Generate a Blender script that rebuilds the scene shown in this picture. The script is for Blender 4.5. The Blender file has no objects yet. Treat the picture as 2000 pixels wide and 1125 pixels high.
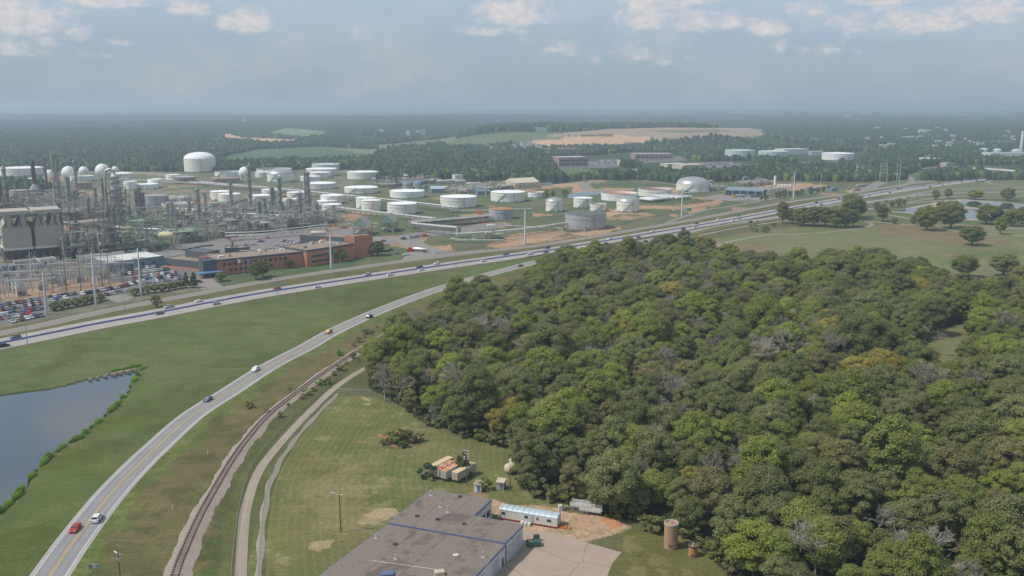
import bpy, math, random
import numpy as np
from mathutils import Vector
random.seed(7); RNG = np.random.default_rng(11)
SC = bpy.context.scene
COL = SC.collection
R = math.radians

# ------------------------------------------------------------------ camera
F, HY, H = 1800.0, 205.0, 110.0            # focal length in photo pixels, horizon row, camera height in metres
PIT = math.atan((562.5 - HY) / F)
cd = bpy.data.cameras.new('camera'); cam = bpy.data.objects.new('camera', cd); COL.objects.link(cam)
cam.location = (0, 0, H); cam.rotation_euler = (math.pi/2 - PIT, 0, 0)
cd.sensor_width = 36; cd.lens = 36 * F / 2000; cd.clip_start = 1; cd.clip_end = 120000
SC.camera = cam

# ------------------------------------------------------------------ light, sky, exposure
SUN_EL, SUN_AZ = R(54), R(-106)              # azimuth measured from +Y towards +X
sd = Vector((math.sin(SUN_AZ)*math.cos(SUN_EL), math.cos(SUN_AZ)*math.cos(SUN_EL), math.sin(SUN_EL)))
sl = bpy.data.lights.new('sun', 'SUN'); sl.energy = 3.1; sl.angle = R(0.6); sl.color = (1.0, .94, .85)
so = bpy.data.objects.new('sun', sl); COL.objects.link(so); so.rotation_euler = (-sd).to_track_quat('-Z', 'Y').to_euler()
SC.view_settings.view_transform = 'Standard'; SC.view_settings.look = 'None'
SC.view_settings.gamma = 1; SC.view_settings.exposure = 0.06
cy = SC.cycles
cy.use_denoising = True
cy.max_bounces = 5; cy.diffuse_bounces = 2; cy.glossy_bounces = 2; cy.transmission_bounces = 2
cy.volume_bounces = 1; cy.transparent_max_bounces = 8
cy.sample_clamp_indirect = 4
SC.render.film_transparent = False
try: SC.render.use_persistent_data = False
except Exception: pass

def ray(px, py):
    u = (px-1000)/F; v = -(py-562.5)/F
    return u, math.cos(PIT)+v*math.sin(PIT), -math.sin(PIT)+v*math.cos(PIT)
def G(px, py, z=0.0):
    d = ray(px, py); t = (z-H)/d[2]
    return Vector((d[0]*t, d[1]*t, z))
def PX(x, y, z):
    dep = y*math.cos(PIT) - (z-H)*math.sin(PIT)
    up = y*math.sin(PIT) + (z-H)*math.cos(PIT)
    return 1000 + F*x/dep, 562.5 - F*up/dep
def SCALE(p): return F/(p[1]*math.cos(PIT)+(H-(p[2] if len(p) > 2 else 0))*math.sin(PIT))
def ZAT(p, py):                             # height above ground point p that shows at row py
    d = ray(1000, py); return H + d[2]/d[1]*p[1]

W = bpy.data.worlds.new('World'); SC.world = W; W.use_nodes = True
nt = W.node_tree; nt.nodes.clear()
def N(nt, t, **k):
    n = nt.nodes.new(t)
    for a, b in k.items():
        if a == 'i':
            for q, w in b.items():
                if isinstance(w, bpy.types.NodeSocket): nt.links.new(w, n.inputs[q])
                else: n.inputs[q].default_value = w
        else: setattr(n, a, b)
    return n
def MA(nt, op, a, b=None, c=None, clamp=False):
    n = nt.nodes.new('ShaderNodeMath'); n.operation = op; n.use_clamp = clamp
    for i, w in enumerate((a, b, c)):
        if w is None: continue
        if isinstance(w, bpy.types.NodeSocket): nt.links.new(w, n.inputs[i])
        else: n.inputs[i].default_value = w
    return n.outputs[0]
def MIX(nt, f, a, b, mode='MIX'):
    n = nt.nodes.new('ShaderNodeMix'); n.data_type = 'RGBA'; n.blend_type = mode
    for s, w in ((0, f), (6, a), (7, b)):
        if isinstance(w, bpy.types.NodeSocket): nt.links.new(w, n.inputs[s])
        else: n.inputs[s].default_value = w
    return n.outputs[2]
sky = N(nt, 'ShaderNodeTexSky', sky_type='NISHITA', sun_disc=False, sun_elevation=SUN_EL, sun_rotation=SUN_AZ,
        altitude=100, air_density=1.0, dust_density=1.0, ozone_density=3.0)
tc = N(nt, 'ShaderNodeTexCoord'); sp = N(nt, 'ShaderNodeSeparateXYZ', i={0: tc.outputs['Generated']})
az = MA(nt, 'ARCTAN2', sp.outputs[0], sp.outputs[1]); el = MA(nt, 'ARCSINE', sp.outputs[2])
cv = N(nt, 'ShaderNodeCombineXYZ', i={0: az, 1: MA(nt, 'MULTIPLY', el, 1.5)})
n1 = N(nt, 'ShaderNodeTexNoise', i={'Vector': cv.outputs[0], 'Scale': 26.0, 'Detail': 9.0, 'Roughness': .62}).outputs[0]
n2 = N(nt, 'ShaderNodeTexNoise', i={'Vector': cv.outputs[0], 'Scale': 90.0, 'Detail': 6.0, 'Roughness': .6}).outputs[0]
n3 = N(nt, 'ShaderNodeTexNoise', i={'Vector': cv.outputs[0], 'Scale': 7.0, 'Detail': 6.0, 'Roughness': .6}).outputs[0]
CL = [(1005, 30, 75, 42, 1), (960, 62, 60, 14, .7), (478, 48, 52, 32, 1), (55, 40, 75, 45, .9), (150, 70, 34, 20, .85), (95, 85, 26, 14, .6), (237, 83, 26, 12, .6),
      (372, 22, 50, 18, .8), (200, 0, 150, 22, .7), (1265, 30, 80, 48, .8), (1390, 45, 75, 30, .9), (1500, 55, 42, 26, .95), (1340, 4, 70, 16, .8),
      (1570, 22, 40, 22, .7), (1730, 2, 60, 14, .85), (1740, 55, 85, 34, .8), (1840, 48, 55, 30, .9), (1955, 25, 75, 40, .8),
      (1120, 100, 90, 22, .4), (1250, 110, 110, 30, .42), (1600, 100, 90, 20, .35), (700, 75, 100, 18, .32), (40, 100, 110, 20, .4)]
blobs = []
for a, b, w, h, s in CL:
    d = ray(a, b); l = math.sqrt(sum(q*q for q in d))
    blobs.append((math.atan2(d[0], d[1]), math.asin(d[2]/l), w/F, h/F, s))
for a, e, w, h, s in ((-24.8, 17.4, 3.3, 1.9, 2.3), (-29.5, 21.8, 1.7, 1.8, 2.0), (-21, 14.2, 1.6, .7, 1.0), (-20, 27, 9, 4, .8), (5, 24, 12, 5, .8), (24, 20, 8, 5, .8), (-34, 35, 12, 6, .8)):
    blobs.append((R(a), R(e), R(w), R(h), s))
acc = None
for a, e, w, h, s in blobs:
    w *= 1.15; h *= 1.15
    dx = MA(nt, 'MULTIPLY', MA(nt, 'SUBTRACT', az, a), 1/w)
    dy0 = MA(nt, 'MULTIPLY', MA(nt, 'SUBTRACT', el, e), 1/h)
    dy = MA(nt, 'MAXIMUM', dy0, MA(nt, 'MULTIPLY', dy0, -1.9))
    q = MA(nt, 'ADD', MA(nt, 'MULTIPLY', dx, dx), MA(nt, 'MULTIPLY', dy, dy))
    m = MA(nt, 'MULTIPLY', MA(nt, 'SUBTRACT', 1.25, q, clamp=False), s)
    acc = m if acc is None else MA(nt, 'SMOOTH_MAX', acc, m, .15)
acc = MA(nt, 'MAXIMUM', acc, -1.2)
dn = MA(nt, 'ADD', acc, MA(nt, 'MULTIPLY', MA(nt, 'SUBTRACT', n1, .5), 3.2))
dn = MA(nt, 'ADD', dn, MA(nt, 'MULTIPLY', MA(nt, 'SUBTRACT', n2, .5), .9))
mr = N(nt, 'ShaderNodeMapRange', interpolation_type='SMOOTHSTEP', i={0: dn, 1: .1, 2: 1.35, 3: 0.0, 4: .92})
veil = N(nt, 'ShaderNodeMapRange', interpolation_type='SMOOTHSTEP', i={0: n3, 1: .42, 2: .75, 3: 0.0, 4: .3})
cov = MA(nt, 'MAXIMUM', mr.outputs[0], veil.outputs[0])
skc = MIX(nt, 1.0, N(nt, 'ShaderNodeHueSaturation', i={'Saturation': .36, 'Value': .9, 'Color': sky.outputs[0]}).outputs[0], (.86, .99, 1.16, 1), 'MULTIPLY')
csh = MIX(nt, n2, (3.3, 3.35, 3.5, 1), (5.6, 5.3, 5.3, 1))
lo = N(nt, 'ShaderNodeMapRange', interpolation_type='SMOOTHSTEP', i={0: el, 1: -.02, 2: .24, 3: .88, 4: .25})
skc = MIX(nt, lo.outputs[0], skc, (2.08, 2.64, 3.2, 1))
mixc = MIX(nt, cov, skc, csh)
bg = N(nt, 'ShaderNodeBackground', i={'Color': mixc, 'Strength': .145})
N(nt, 'ShaderNodeOutputWorld', i={0: bg.outputs[0]})

# ------------------------------------------------------------------ helpers
def lin(c): return tuple(((q/255)/12.92 if q <= 10 else ((q/255+.055)/1.055)**2.4) for q in c)
MATS = {}
def M(key, c=None, rough=.7, metal=0, var=.14, scale=.6, streak=0, sc2=None, objcol=False, bump=0, spec=.3, worn=None):
    """procedural material: base colour with noise, optional vertical streaks (rain stains) and a second worn colour"""
    if key in MATS: return MATS[key]
    m = bpy.data.materials.new(key); MATS[key] = m; m.use_nodes = True
    t = m.node_tree; b = t.nodes['Principled BSDF']
    b.inputs['Roughness'].default_value = rough; b.inputs['Metallic'].default_value = metal
    b.inputs['Specular IOR Level'].default_value = spec
    if objcol:
        oc = N(t, 'ShaderNodeObjectInfo').outputs['Color']; base = oc
    else: base = lin(c)+(1,)
    co = N(t, 'ShaderNodeTexCoord').outputs['Object']
    no = N(t, 'ShaderNodeTexNoise', i={'Vector': co, 'Scale': scale, 'Detail': 5.0, 'Roughness': .65}).outputs[0]
    fac = MA(t, 'MULTIPLY_ADD', MA(t, 'SUBTRACT', no, .5), var*4, 1.0)
    cmb = N(t, 'ShaderNodeCombineColor', i={0: fac, 1: fac, 2: fac}).outputs[0]
    out = MIX(t, 1.0, base, cmb, 'MULTIPLY')
    if streak:
        mp = N(t, 'ShaderNodeMapping', i={'Vector': co, 'Scale': (1.1, 1.1, .05)}).outputs[0]
        s = N(t, 'ShaderNodeTexNoise', i={'Vector': mp, 'Scale': 1.0, 'Detail': 4.0}).outputs[0]
        s = N(t, 'ShaderNodeMapRange', i={0: s, 1: .52, 2: .75, 3: 0.0, 4: streak}).outputs[0]
        out = MIX(t, s, out, lin(worn or (120, 105, 90))+(1,))
    if sc2:
        s = N(t, 'ShaderNodeTexNoise', i={'Vector': co, 'Scale': sc2[1], 'Detail': 6.0, 'Roughness': .7}).outputs[0]
        s = N(t, 'ShaderNodeMapRange', i={0: s, 1: sc2[2], 2: sc2[2]+.09, 3: 0.0, 4: 1.0}).outputs[0]
        out = MIX(t, s, out, lin(sc2[0])+(1,))
    t.links.new(out, b.inputs['Base Color'])
    if bump:
        bn = N(t, 'ShaderNodeBump', i={'Strength': bump, 'Distance': .15, 'Height': N(t, 'ShaderNodeTexNoise', i={'Vector': co, 'Scale': scale*6, 'Detail': 4.0}).outputs[0]})
        t.links.new(bn.outputs[0], b.inputs['Normal'])
    return m

def tag(o, label=None, cat=None, group=None, kind=None):
    if label: o['label'] = label
    if label and not kind: o['kind'] = 'thing'
    if cat: o['category'] = cat
    if group: o['group'] = group
    if kind: o['kind'] = kind
    return o
def thing(name, label, cat, loc=(0, 0, 0), rz=0.0, group=None):
    o = bpy.data.objects.new(name, None); COL.objects.link(o)
    o.location = loc; o.rotation_euler = (0, 0, rz); o.empty_display_size = .5
    return tag(o, label, cat, group)
def kids(o): return [c for c in o.children]
def dup(o, loc=None, rz=None, parent=None, s=None):
    c = o.copy(); COL.objects.link(c); c.parent = parent
    for ch in o.children: dup(ch, parent=c)
    if loc is not None: c.location = loc
    if rz is not None: c.rotation_euler = (0, 0, rz)
    if s is not None: c.scale = s if hasattr(s, '__len__') else (s, s, s)
    return c

class MB:
    def __init__(s): s.v = []; s.f = []; s.m = []; s.sm = []
    def add(s, vs, fs, mi=0, sm=False):
        o = len(s.v); s.v += [tuple(p) for p in vs]
        for f in fs: s.f.append([o+i for i in f]); s.m.append(mi); s.sm.append(sm)
        return s
    def box(s, cx, cy, z0, sx, sy, sz, rz=0, mi=0):
        c, n = math.cos(rz), math.sin(rz); P = []
        for dz in (0, sz):
            for a, b in ((-1, -1), (1, -1), (1, 1), (-1, 1)):
                x, y = a*sx/2, b*sy/2; P.append((cx+x*c-y*n, cy+x*n+y*c, z0+dz))
        return s.add(P, [(3, 2, 1, 0), (4, 5, 6, 7), (0, 1, 5, 4), (1, 2, 6, 5), (2, 3, 7, 6), (3, 0, 4, 7)], mi)
    def lathe(s, prof, x=0, y=0, n=16, mi=0, sm=True):
        P = [(x+r*math.cos(2*math.pi*i/n), y+r*math.sin(2*math.pi*i/n), z) for r, z in prof for i in range(n)]
        fs = [(k*n+i, k*n+(i+1) % n, (k+1)*n+(i+1) % n, (k+1)*n+i) for k in range(len(prof)-1) for i in range(n)]
        return s.add(P, fs, mi, sm)
    def disc(s, x, y, z, r, n=16, mi=0, zc=None):
        P = [(x+r*math.cos(2*math.pi*i/n), y+r*math.sin(2*math.pi*i/n), z) for i in range(n)]+[(x, y, z if zc is None else zc)]
        return s.add(P, [(i, (i+1) % n, n) for i in range(n)], mi, zc is not None)
    def cyl(s, x, y, z0, z1, r0, r1=None, n=12, mi=0, mt=None):
        r1 = r0 if r1 is None else r1
        s.lathe([(r0, z0), (r1, z1)], x, y, n, mi)
        return s.disc(x, y, z1, r1, n, mi if mt is None else mt)
    def dome(s, x, y, z, r, h, n=20, k=5, mi=0):
        return s.lathe([(max(r*math.cos(a), .01), z+h*math.sin(a)) for a in [math.pi/2*i/k for i in range(k+1)]], x, y, n, mi)
    def sphere(s, x, y, z, r, n=20, k=12, mi=0):
        return s.lathe([(max(r*math.cos(a), .01), z+r*math.sin(a)) for a in [-math.pi/2+math.pi*i/k for i in range(k+1)]], x, y, n, mi)
    def tube(s, a, b, r, n=6, mi=0, r1=None, cap=True):
        a = Vector(a); b = Vector(b); d = b-a
        if d.length < 1e-6: return s
        d.normalize(); u = d.orthogonal().normalized(); w = d.cross(u); r1 = r if r1 is None else r1
        P = []
        for p, q in ((a, r), (b, r1)):
            for i in range(n):
                t = 2*math.pi*(i+.5)/n; P.append(p+u*(q*math.cos(t))+w*(q*math.sin(t)))
        s.add(P, [(i, (i+1) % n, n+(i+1) % n, n+i) for i in range(n)], mi, n > 4)
        if cap: s.add(P, [tuple(range(n-1, -1, -1)), tuple(range(n, 2*n))], mi)
        return s
    def path(s, pts, r, n=6, mi=0):
        for a, b in zip(pts[:-1], pts[1:]): s.tube(a, b, r, n, mi)
        return s
    def capsule(s, a, b, r, n=12, k=3, mi=0):       # horizontal pressure vessel with round heads
        a = Vector(a); b = Vector(b); d = (b-a).normalized(); u = d.orthogonal().normalized(); w = d.cross(u)
        prof = [(r*math.cos(t), -r*.6*math.sin(t), 0) for t in [math.pi/2*(1-i/k) for i in range(k+1)]]
        prof += [(r*math.cos(t), r*.6*math.sin(t), 1) for t in [math.pi/2*i/k for i in range(k+1)]]
        P = []
        for q, h, e in prof:
            c = (b if e else a)+d*h
            for i in range(n):
                t = 2*math.pi*i/n; P.append(c+u*(max(q, .01)*math.cos(t))+w*(max(q, .01)*math.sin(t)))
        return s.add(P, [(j*n+i, j*n+(i+1) % n, (j+1)*n+(i+1) % n, (j+1)*n+i) for j in range(len(prof)-1) for i in range(n)], mi, True)
    def prism(s, poly, z0, z1, mi=0, mt=None, bottom=False):
        n = len(poly); P = [(p[0], p[1], z0) for p in poly]+[(p[0], p[1], z1) for p in poly]
        ar = sum(poly[i][0]*poly[(i+1) % n][1]-poly[(i+1) % n][0]*poly[i][1] for i in range(n))
        idx = list(range(n)) if ar > 0 else list(range(n-1, -1, -1))
        for k in range(n):
            i, j = idx[k], idx[(k+1) % n]; s.add([P[i], P[j], P[n+j], P[n+i]], [(0, 1, 2, 3)], mi)
        s.add([P[n+i] for i in idx], [tuple(range(n))], mi if mt is None else mt)
        if bottom: s.add([P[i] for i in idx], [tuple(range(n-1, -1, -1))], mi)
        return s
    def quad(s, a, b, c, d, mi=0): return s.add([a, b, c, d], [(0, 1, 2, 3)], mi)
    def build(s, name, mats, parent=None, loc=None, rz=None):
        me = bpy.data.meshes.new(name); me.from_pydata(s.v, [], s.f)
        if not isinstance(mats, (list, tuple)): mats = [mats]
        for q in mats: me.materials.append(q)
        me.polygons.foreach_set('material_index', np.minimum(np.array(s.m, dtype=np.int32), len(mats)-1))
        me.polygons.foreach_set('use_smooth', np.array(s.sm, dtype=bool)); me.update()
        o = bpy.data.objects.new(name, me); COL.objects.link(o)
        if parent: o.parent = parent
        if loc is not None: o.location = loc
        if rz is not None: o.rotation_euler = (0, 0, rz)
        return o

def npmesh(name, V, Q, mats, mi=None, smooth=False):
    me = bpy.data.meshes.new(name); V = np.asarray(V, np.float32); Q = np.asarray(Q, np.int32); k = Q.shape[1]
    me.vertices.add(len(V)); me.vertices.foreach_set('co', V.ravel())
    me.loops.add(Q.size); me.loops.foreach_set('vertex_index', Q.ravel())
    me.polygons.add(len(Q)); me.polygons.foreach_set('loop_start', np.arange(len(Q), dtype=np.int32)*k)
    for q in (mats if isinstance(mats, (list, tuple)) else [mats]): me.materials.append(q)
    if mi is not None: me.polygons.foreach_set('material_index', np.asarray(mi, np.int32))
    me.polygons.foreach_set('use_smooth', np.full(len(Q), smooth)); me.update(calc_edges=True); me.validate()
    return me

# smooth curve through ground points given as photo pixels
def curve(pxs, step=6.0, world=False):
    P = [Vector(q) for q in pxs] if world else [G(*q) for q in pxs]
    P = [P[0]*2-P[1]]+P+[P[-1]*2-P[-2]]; out = []
    for i in range(1, len(P)-2):
        a, b, c, d = P[i-1:i+3]; n = max(2, int((c-b).length/step))
        for k in range(n):
            t = k/n
            out.append(.5*((2*b)+(c-a)*t+(2*a-5*b+4*c-d)*t*t+(3*b-a-3*c+d)*t**3))
    out.append(P[-2]); return out
def offs(pts, i):
    a = pts[max(i-1, 0)]; b = pts[min(i+1, len(pts)-1)]; t = (b-a); t.z = 0; t.normalize()
    return Vector((t.y, -t.x, 0))            # to the right of travel
def ribbon(name, pts, o0, o1, z, mat, parent=None, dash=None, label=None, cols=1):
    """flat strip between two offsets from a centre line, with a UV of metres along and across"""
    V = []; Fc = []; UV = []; L = 0; n = len(pts); f = lambda q, i: q(i/(n-1)) if callable(q) else q
    seg = []
    for i, p in enumerate(pts):
        if i: L += (pts[i]-pts[i-1]).length
        w = offs(pts, i); seg.append(L)
        for c in range(cols+1):
            o = f(o0, i)+(f(o1, i)-f(o0, i))*c/cols
            q = p+w*o; V.append((q.x, q.y, p.z+z)); UV.append((L, o))
    for i in range(n-1):
        if dash and (seg[i] % dash[0]) > dash[1]: continue
        for c in range(cols):
            k = i*(cols+1)+c; Fc.append((k, k+1, k+cols+2, k+cols+1))
    me = bpy.data.meshes.new(name); me.from_pydata(V, [], Fc); me.materials.append(mat)
    ul = me.uv_layers.new(name='UVMap')
    li = np.empty(len(me.loops), np.int32); me.loops.foreach_get('vertex_index', li)
    ul.data.foreach_set('uv', np.array(UV, np.float32)[li].ravel())
    if me.polygons and me.polygons[0].normal.z < 0: me.flip_normals()
    o = bpy.data.objects.new(name, me); COL.objects.link(o)
    if parent: o.parent = parent
    else: o['kind'] = 'structure'
    return o
def sheet(name, poly, z, mat, world=False):
    P = [Vector(q) for q in poly] if world else [G(*q) for q in poly]
    me = bpy.data.meshes.new(name); me.from_pydata([(p.x, p.y, z) for p in P], [], [tuple(range(len(P)))])
    me.materials.append(mat); me.update()
    if me.polygons[0].normal.z < 0: me.flip_normals()
    o = bpy.data.objects.new(name, me); COL.objects.link(o); o['kind'] = 'structure'
    return o
# ------------------------------------------------------------------ terrain
def vnoise(x, y, s):
    x = x/s; y = y/s; i = np.floor(x).astype(np.int64); j = np.floor(y).astype(np.int64); u = x-i; v = y-j
    u = u*u*(3-2*u); v = v*v*(3-2*v)
    h = lambda a, b: (np.sin(a*127.1+b*311.7+s*.37)*43758.5453) % 1.0
    return (h(i, j)*(1-u)+h(i+1, j)*u)*(1-v)+(h(i, j+1)*(1-u)+h(i+1, j+1)*u)*v
def fbm(x, y, s, k=4):
    r = 0; a = .5; t = 0
    for q in range(k): r = r+a*vnoise(x+q*17.3, y-q*9.1, s); t += a; s /= 2.03; a *= .55
    return r/t
def sstep(a, b, x): t = np.clip((x-a)/(b-a), 0, 1); return t*t*(3-2*t)
def hgt(x, y):
    d = np.hypot(x, y); r = sstep(2100, 5500, d)
    z = r*(fbm(x, y, 2600)-.40)*36+sstep(5000, 12000, d)*(fbm(x+900, y, 3000, 4)-.47)*105
    q = np.clip(np.abs((x-330)/560)**3+np.abs((y-3030)/620)**3, 0, 1.5)
    z = np.maximum(z*(1-np.clip(1.2-q, 0, 1)), z)+34*(1-sstep(.25, 1.0, q))*(1+.25*(fbm(x, y, 300)-.5))
    q = np.clip(((x+1050)/900)**2+((y-6400)/700)**2, 0, 1); z = z+17*(1-sstep(0, 1, q))
    q = np.clip(((x+380)/900)**2+((y-7300)/600)**2, 0, 1); z = z+15*(1-sstep(0, 1, q))
    return np.minimum(z, 92)
def inside(px, py, poly):
    c = np.zeros(px.shape, bool); n = len(poly)
    for i in range(n):
        (x0, y0), (x1, y1) = poly[i][:2], poly[(i+1) % n][:2]
        if y0 == y1: continue
        m = (y0 > py) != (y1 > py); c ^= m & (px < (x1-x0)*(py-y0)/(y1-y0)+x0)
    return c
POND = [(-420, 800), (0, 772), (50, 765), (110, 755), (171, 740), (220, 729), (270, 721.7), (271, 726), (253, 748), (250, 767), (229, 789), (200, 812), (179, 830.5),
        (154, 852.5), (121, 869), (91, 891), (64, 927), (50, 954), (24, 975), (0, 996), (-70, 1050), (-420, 1050)]
FOREST = [(712, 700), (722, 752), (770, 785), (830, 830), (900, 850), (1008, 878), (1012, 955), (1060, 975), (1130, 985), (1180, 1003), (1235, 1018), (1262, 1036), (1330, 1045), (1385, 1085),
          (1420, 1118), (1500, 1180), (2600, 1300), (2600, 600), (2060, 566), (1990, 566), (1930, 578), (1880, 582), (1838, 566), (1805, 540), (1700, 525), (1600, 525), (1530, 530), (1440, 522), (1395, 505), (1340, 492), (1200, 512), (1100, 528), (1010, 585), (900, 612), (800, 655), (740, 690)]
CLEAR = [[(1785, 712), (1826, 645), (1892, 628), (1900, 690), (1872, 732), (1806, 738)], [(1502, 590), (1520, 560), (1562, 556), (1562, 592)], [(1060, 640), (1075, 640), (1080, 668), (1064, 668)], [(1420, 742), (1436, 742), (1440, 776), (1424, 776)]]
LAWN = [(478, 1140), (497, 1040), (514, 980), (530, 930), (570, 866), (612, 815), (662, 772), (725, 775), (800, 800), (860, 845), (1010, 878), (1012, 955), (985, 985), (960, 975), (840, 958), (640, 1140)]
TWO = [(-45, 1330), (97, 1125), (137, 1067), (187.5, 1000), (232, 947), (277.5, 900), (300, 879), (375, 812), (450, 764), (525, 716), (600, 677), (647, 650), (720, 616), (800, 584), (880, 557), (950, 537), (1050, 511), (1110, 500), (1190, 483),
       (1250, 472), (1330, 456), (1400, 440), (1500, 427), (1640, 405), (1700, 394.5), (1800, 381), (1860, 377), (2000, 374.5), (2200, 372)]
HWY = [(-320, 733), (0, 671), (100, 651), (200, 631), (300, 613), (400, 593.5), (500, 575), (600, 559), (700, 543.5), (800, 528.5), (900, 514), (1000, 500), (1100, 485), (1200, 468), (1300, 451), (1400, 434), (1500, 416), (1600, 397), (1700, 380), (1775, 368), (1851, 358), (1927, 348.7), (2000, 339.5), (2150, 324)]
FRONT = [(-300, 711), (0, 651.6), (100, 631), (200, 609), (300, 589.5), (400, 571), (500, 552.5), (600, 536.5), (700, 522.5), (800, 508.5), (900, 496), (1000, 485.5), (1050, 479.5), (1150, 464), (1250, 447), (1350, 430), (1450, 411), (1550, 393), (1640, 381), (1720, 368), (1790, 357), (1840, 351)]
RAIL = [(300, 1290), (343, 1125), (365, 1068), (390, 1012), (420, 957), (454, 900), (485, 857), (525, 812), (575, 772), (625, 735), (675, 702), (712, 679), (790, 636), (880, 600), (980, 572), (1100, 529), (1240, 489), (1360, 460), (1440, 444), (1500, 435), (1600, 421), (1700, 407), (1800, 394), (2000, 383)]
PATHW = [(466, 1290), (470, 1125), (476, 1025), (482, 987), (496, 942), (511, 912), (537, 878), (575, 835), (612, 797), (650, 761), (687, 735), (712, 720), (800, 672), (920, 620), (1060, 575), (1200, 545), (1330, 515), (1405, 478), (1450, 467), (1500, 459), (1550, 457), (1600, 454.5), (1650, 450), (1690, 443.5), (1703, 438), (1690, 432)]
FENCE = [(500, 1290), (505, 1125), (512, 1030), (521, 968), (533, 930), (560, 880), (600, 830), (640, 788), (660, 768)]
def pdist(x, y, pts):
    """signed distance to a ground polyline, + to its right"""
    best = np.full(x.shape, 1e9); sg = np.ones(x.shape)
    for a, b in zip(pts[:-1], pts[1:]):
        dx, dy = b[0]-a[0], b[1]-a[1]; l2 = dx*dx+dy*dy
        t = np.clip(((x-a[0])*dx+(y-a[1])*dy)/l2, 0, 1); ex = x-a[0]-t*dx; ey = y-a[1]-t*dy
        d = ex*ex+ey*ey; m = d < best; best = np.where(m, d, best); sg = np.where(m, np.sign(ex*dy-ey*dx), sg)
    return np.sqrt(best)*sg
Ctwo, Chwy, Cfront, Crail, Cpath, Cfence = (curve(q, 8) for q in (TWO, HWY, FRONT, RAIL, PATHW, FENCE))
ang = np.concatenate([np.linspace(-180, -36, 40)[:-1], np.linspace(-36, 36, 1030), np.linspace(36, 180, 40)[1:-1]])
rows = np.concatenate([np.linspace(4, 190, 14)[:-1], [110*1800/(p-205)*(1+((p-562.5)/1800)*0) for p in np.concatenate([np.arange(1180, 300, -2.2), np.arange(300, 216, -.9), np.arange(216, 207.2, -.45)])], [120000]])
rows = np.unique(rows); na, nr = len(ang), len(rows)
A, D = np.meshgrid(np.radians(ang), rows); gx = (D*np.sin(A)).ravel(); gy = (D*np.cos(A)).ravel()
gz = hgt(gx, gy)
with np.errstate(all='ignore'):
    dep = gy*math.cos(PIT)-(gz-H)*math.sin(PIT); up = gy*math.sin(PIT)+(gz-H)*math.cos(PIT)
    ok = dep > 1; qx = np.where(ok, 1000+F*gx/np.where(ok, dep, 1), -9999); qy = np.where(ok, 562.5-F*up/np.where(ok, dep, 1), 9999)
gD = D.ravel()
wob = lambda s, k=2: (fbm(gx, gy, s, k)-.5)*2
sm_m = 9.0                                         # edge wobble in metres, turned to photo pixels with distance
jx = wob(14, 4); jy = (fbm(gx+333, gy-71, 14, 4)-.5)*2
jx2 = wob(3, 3); jy2 = (fbm(gx+33, gy-171, 3, 3)-.5)*2
scl = F/np.maximum(dep, 50)
def zone(poly, am=4.0, fine=.8):
    ax = qx+(jx*am+jx2*fine)*scl; ay = qy+(jy*am+jy2*fine)*scl*np.clip((qy-205)/1500, .02, .5)
    return inside(ax, ay, poly) & ok
C = np.empty((len(gx), 3)); C[:] = lin((98, 97, 64))
def paint(mask, c, w=1.0):
    global C
    if not np.any(mask): return
    C[mask] = C[mask]*(1-w)+np.array(lin(c))*w
far = gD > 1500
paint(far, (62, 80, 52)); paint(gD > 9000, (44, 60, 44))  # farthest ground darkened to stand in for the shade among trees
big = fbm(gx, gy, 60, 5)
# wide grass between the roads, mottled
paint(zone([(-700, 830), (0, 688), (200, 645), (400, 607), (600, 571), (800, 541), (1000, 511), (1180, 483), (1050, 512), (800, 586), (640, 654), (450, 766), (300, 882), (97, 1130), (-60, 1330), (-900, 1330)], .5), (90, 102, 55))
m = zone([(-700, 830), (0, 690), (400, 608), (800, 542), (1000, 511), (640, 654), (300, 882), (60, 1130), (-900, 1330)], .5)
paint(m & (fbm(gx*.5+gy*.9, gy*.25-gx*.1, 26, 5) > .54), (99, 104, 62), .6); paint(m & (fbm(gx+50, gy, 35, 5) > .6), (84, 93, 46), .8); paint(m & (fbm(gx, gy, 9, 5) > .63), (108, 104, 70), .35)
# strip between road and railway
paint(zone([(140, 1140), (300, 900), (450, 775), (640, 658), (800, 590), (950, 543), (1100, 510), (1250, 480), (1400, 448), (1400, 470), (1200, 510), (1100, 532), (950, 590), (730, 690), (700, 725), (640, 768), (560, 850), (500, 935), (475, 1140)], 2), (105, 99, 63))
m = (qx < 1500) & (qy > 400)
dr = pdist(gx, gy, Ctwo)
dl = pdist(gx, gy, Crail)
w = (dr > 4) & (dr < 11+wob(7, 3)*7) & m; paint(w, (92, 105, 52), .85); paint(w & (fbm(gx, gy, 3, 3) > .55), (112, 120, 66), .6)
strip = (dr > 9) & (dl < -2) & m & (gD < 800)
paint(strip & (fbm(gx, gy, 9, 5) > .54), (88, 90, 54), .7); paint(strip & (fbm(gx+9, gy+70, 5, 5) > .6), (118, 104, 70), .5)
dpth = pdist(gx, gy, Cpath)
w = (dpth > -7) & (dpth < 5) & (gD < 700); paint(w, (92, 98, 56), .7)
w = (dl > 3) & (dpth < -5) & (gD < 480) & (qy > 600); paint(w & (fbm(gx, gy, 6, 4) > .5), (86, 88, 58), .7); paint(w & (fbm(gx+70, gy, 4, 4) > .57), (78, 92, 46), .7)
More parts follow.
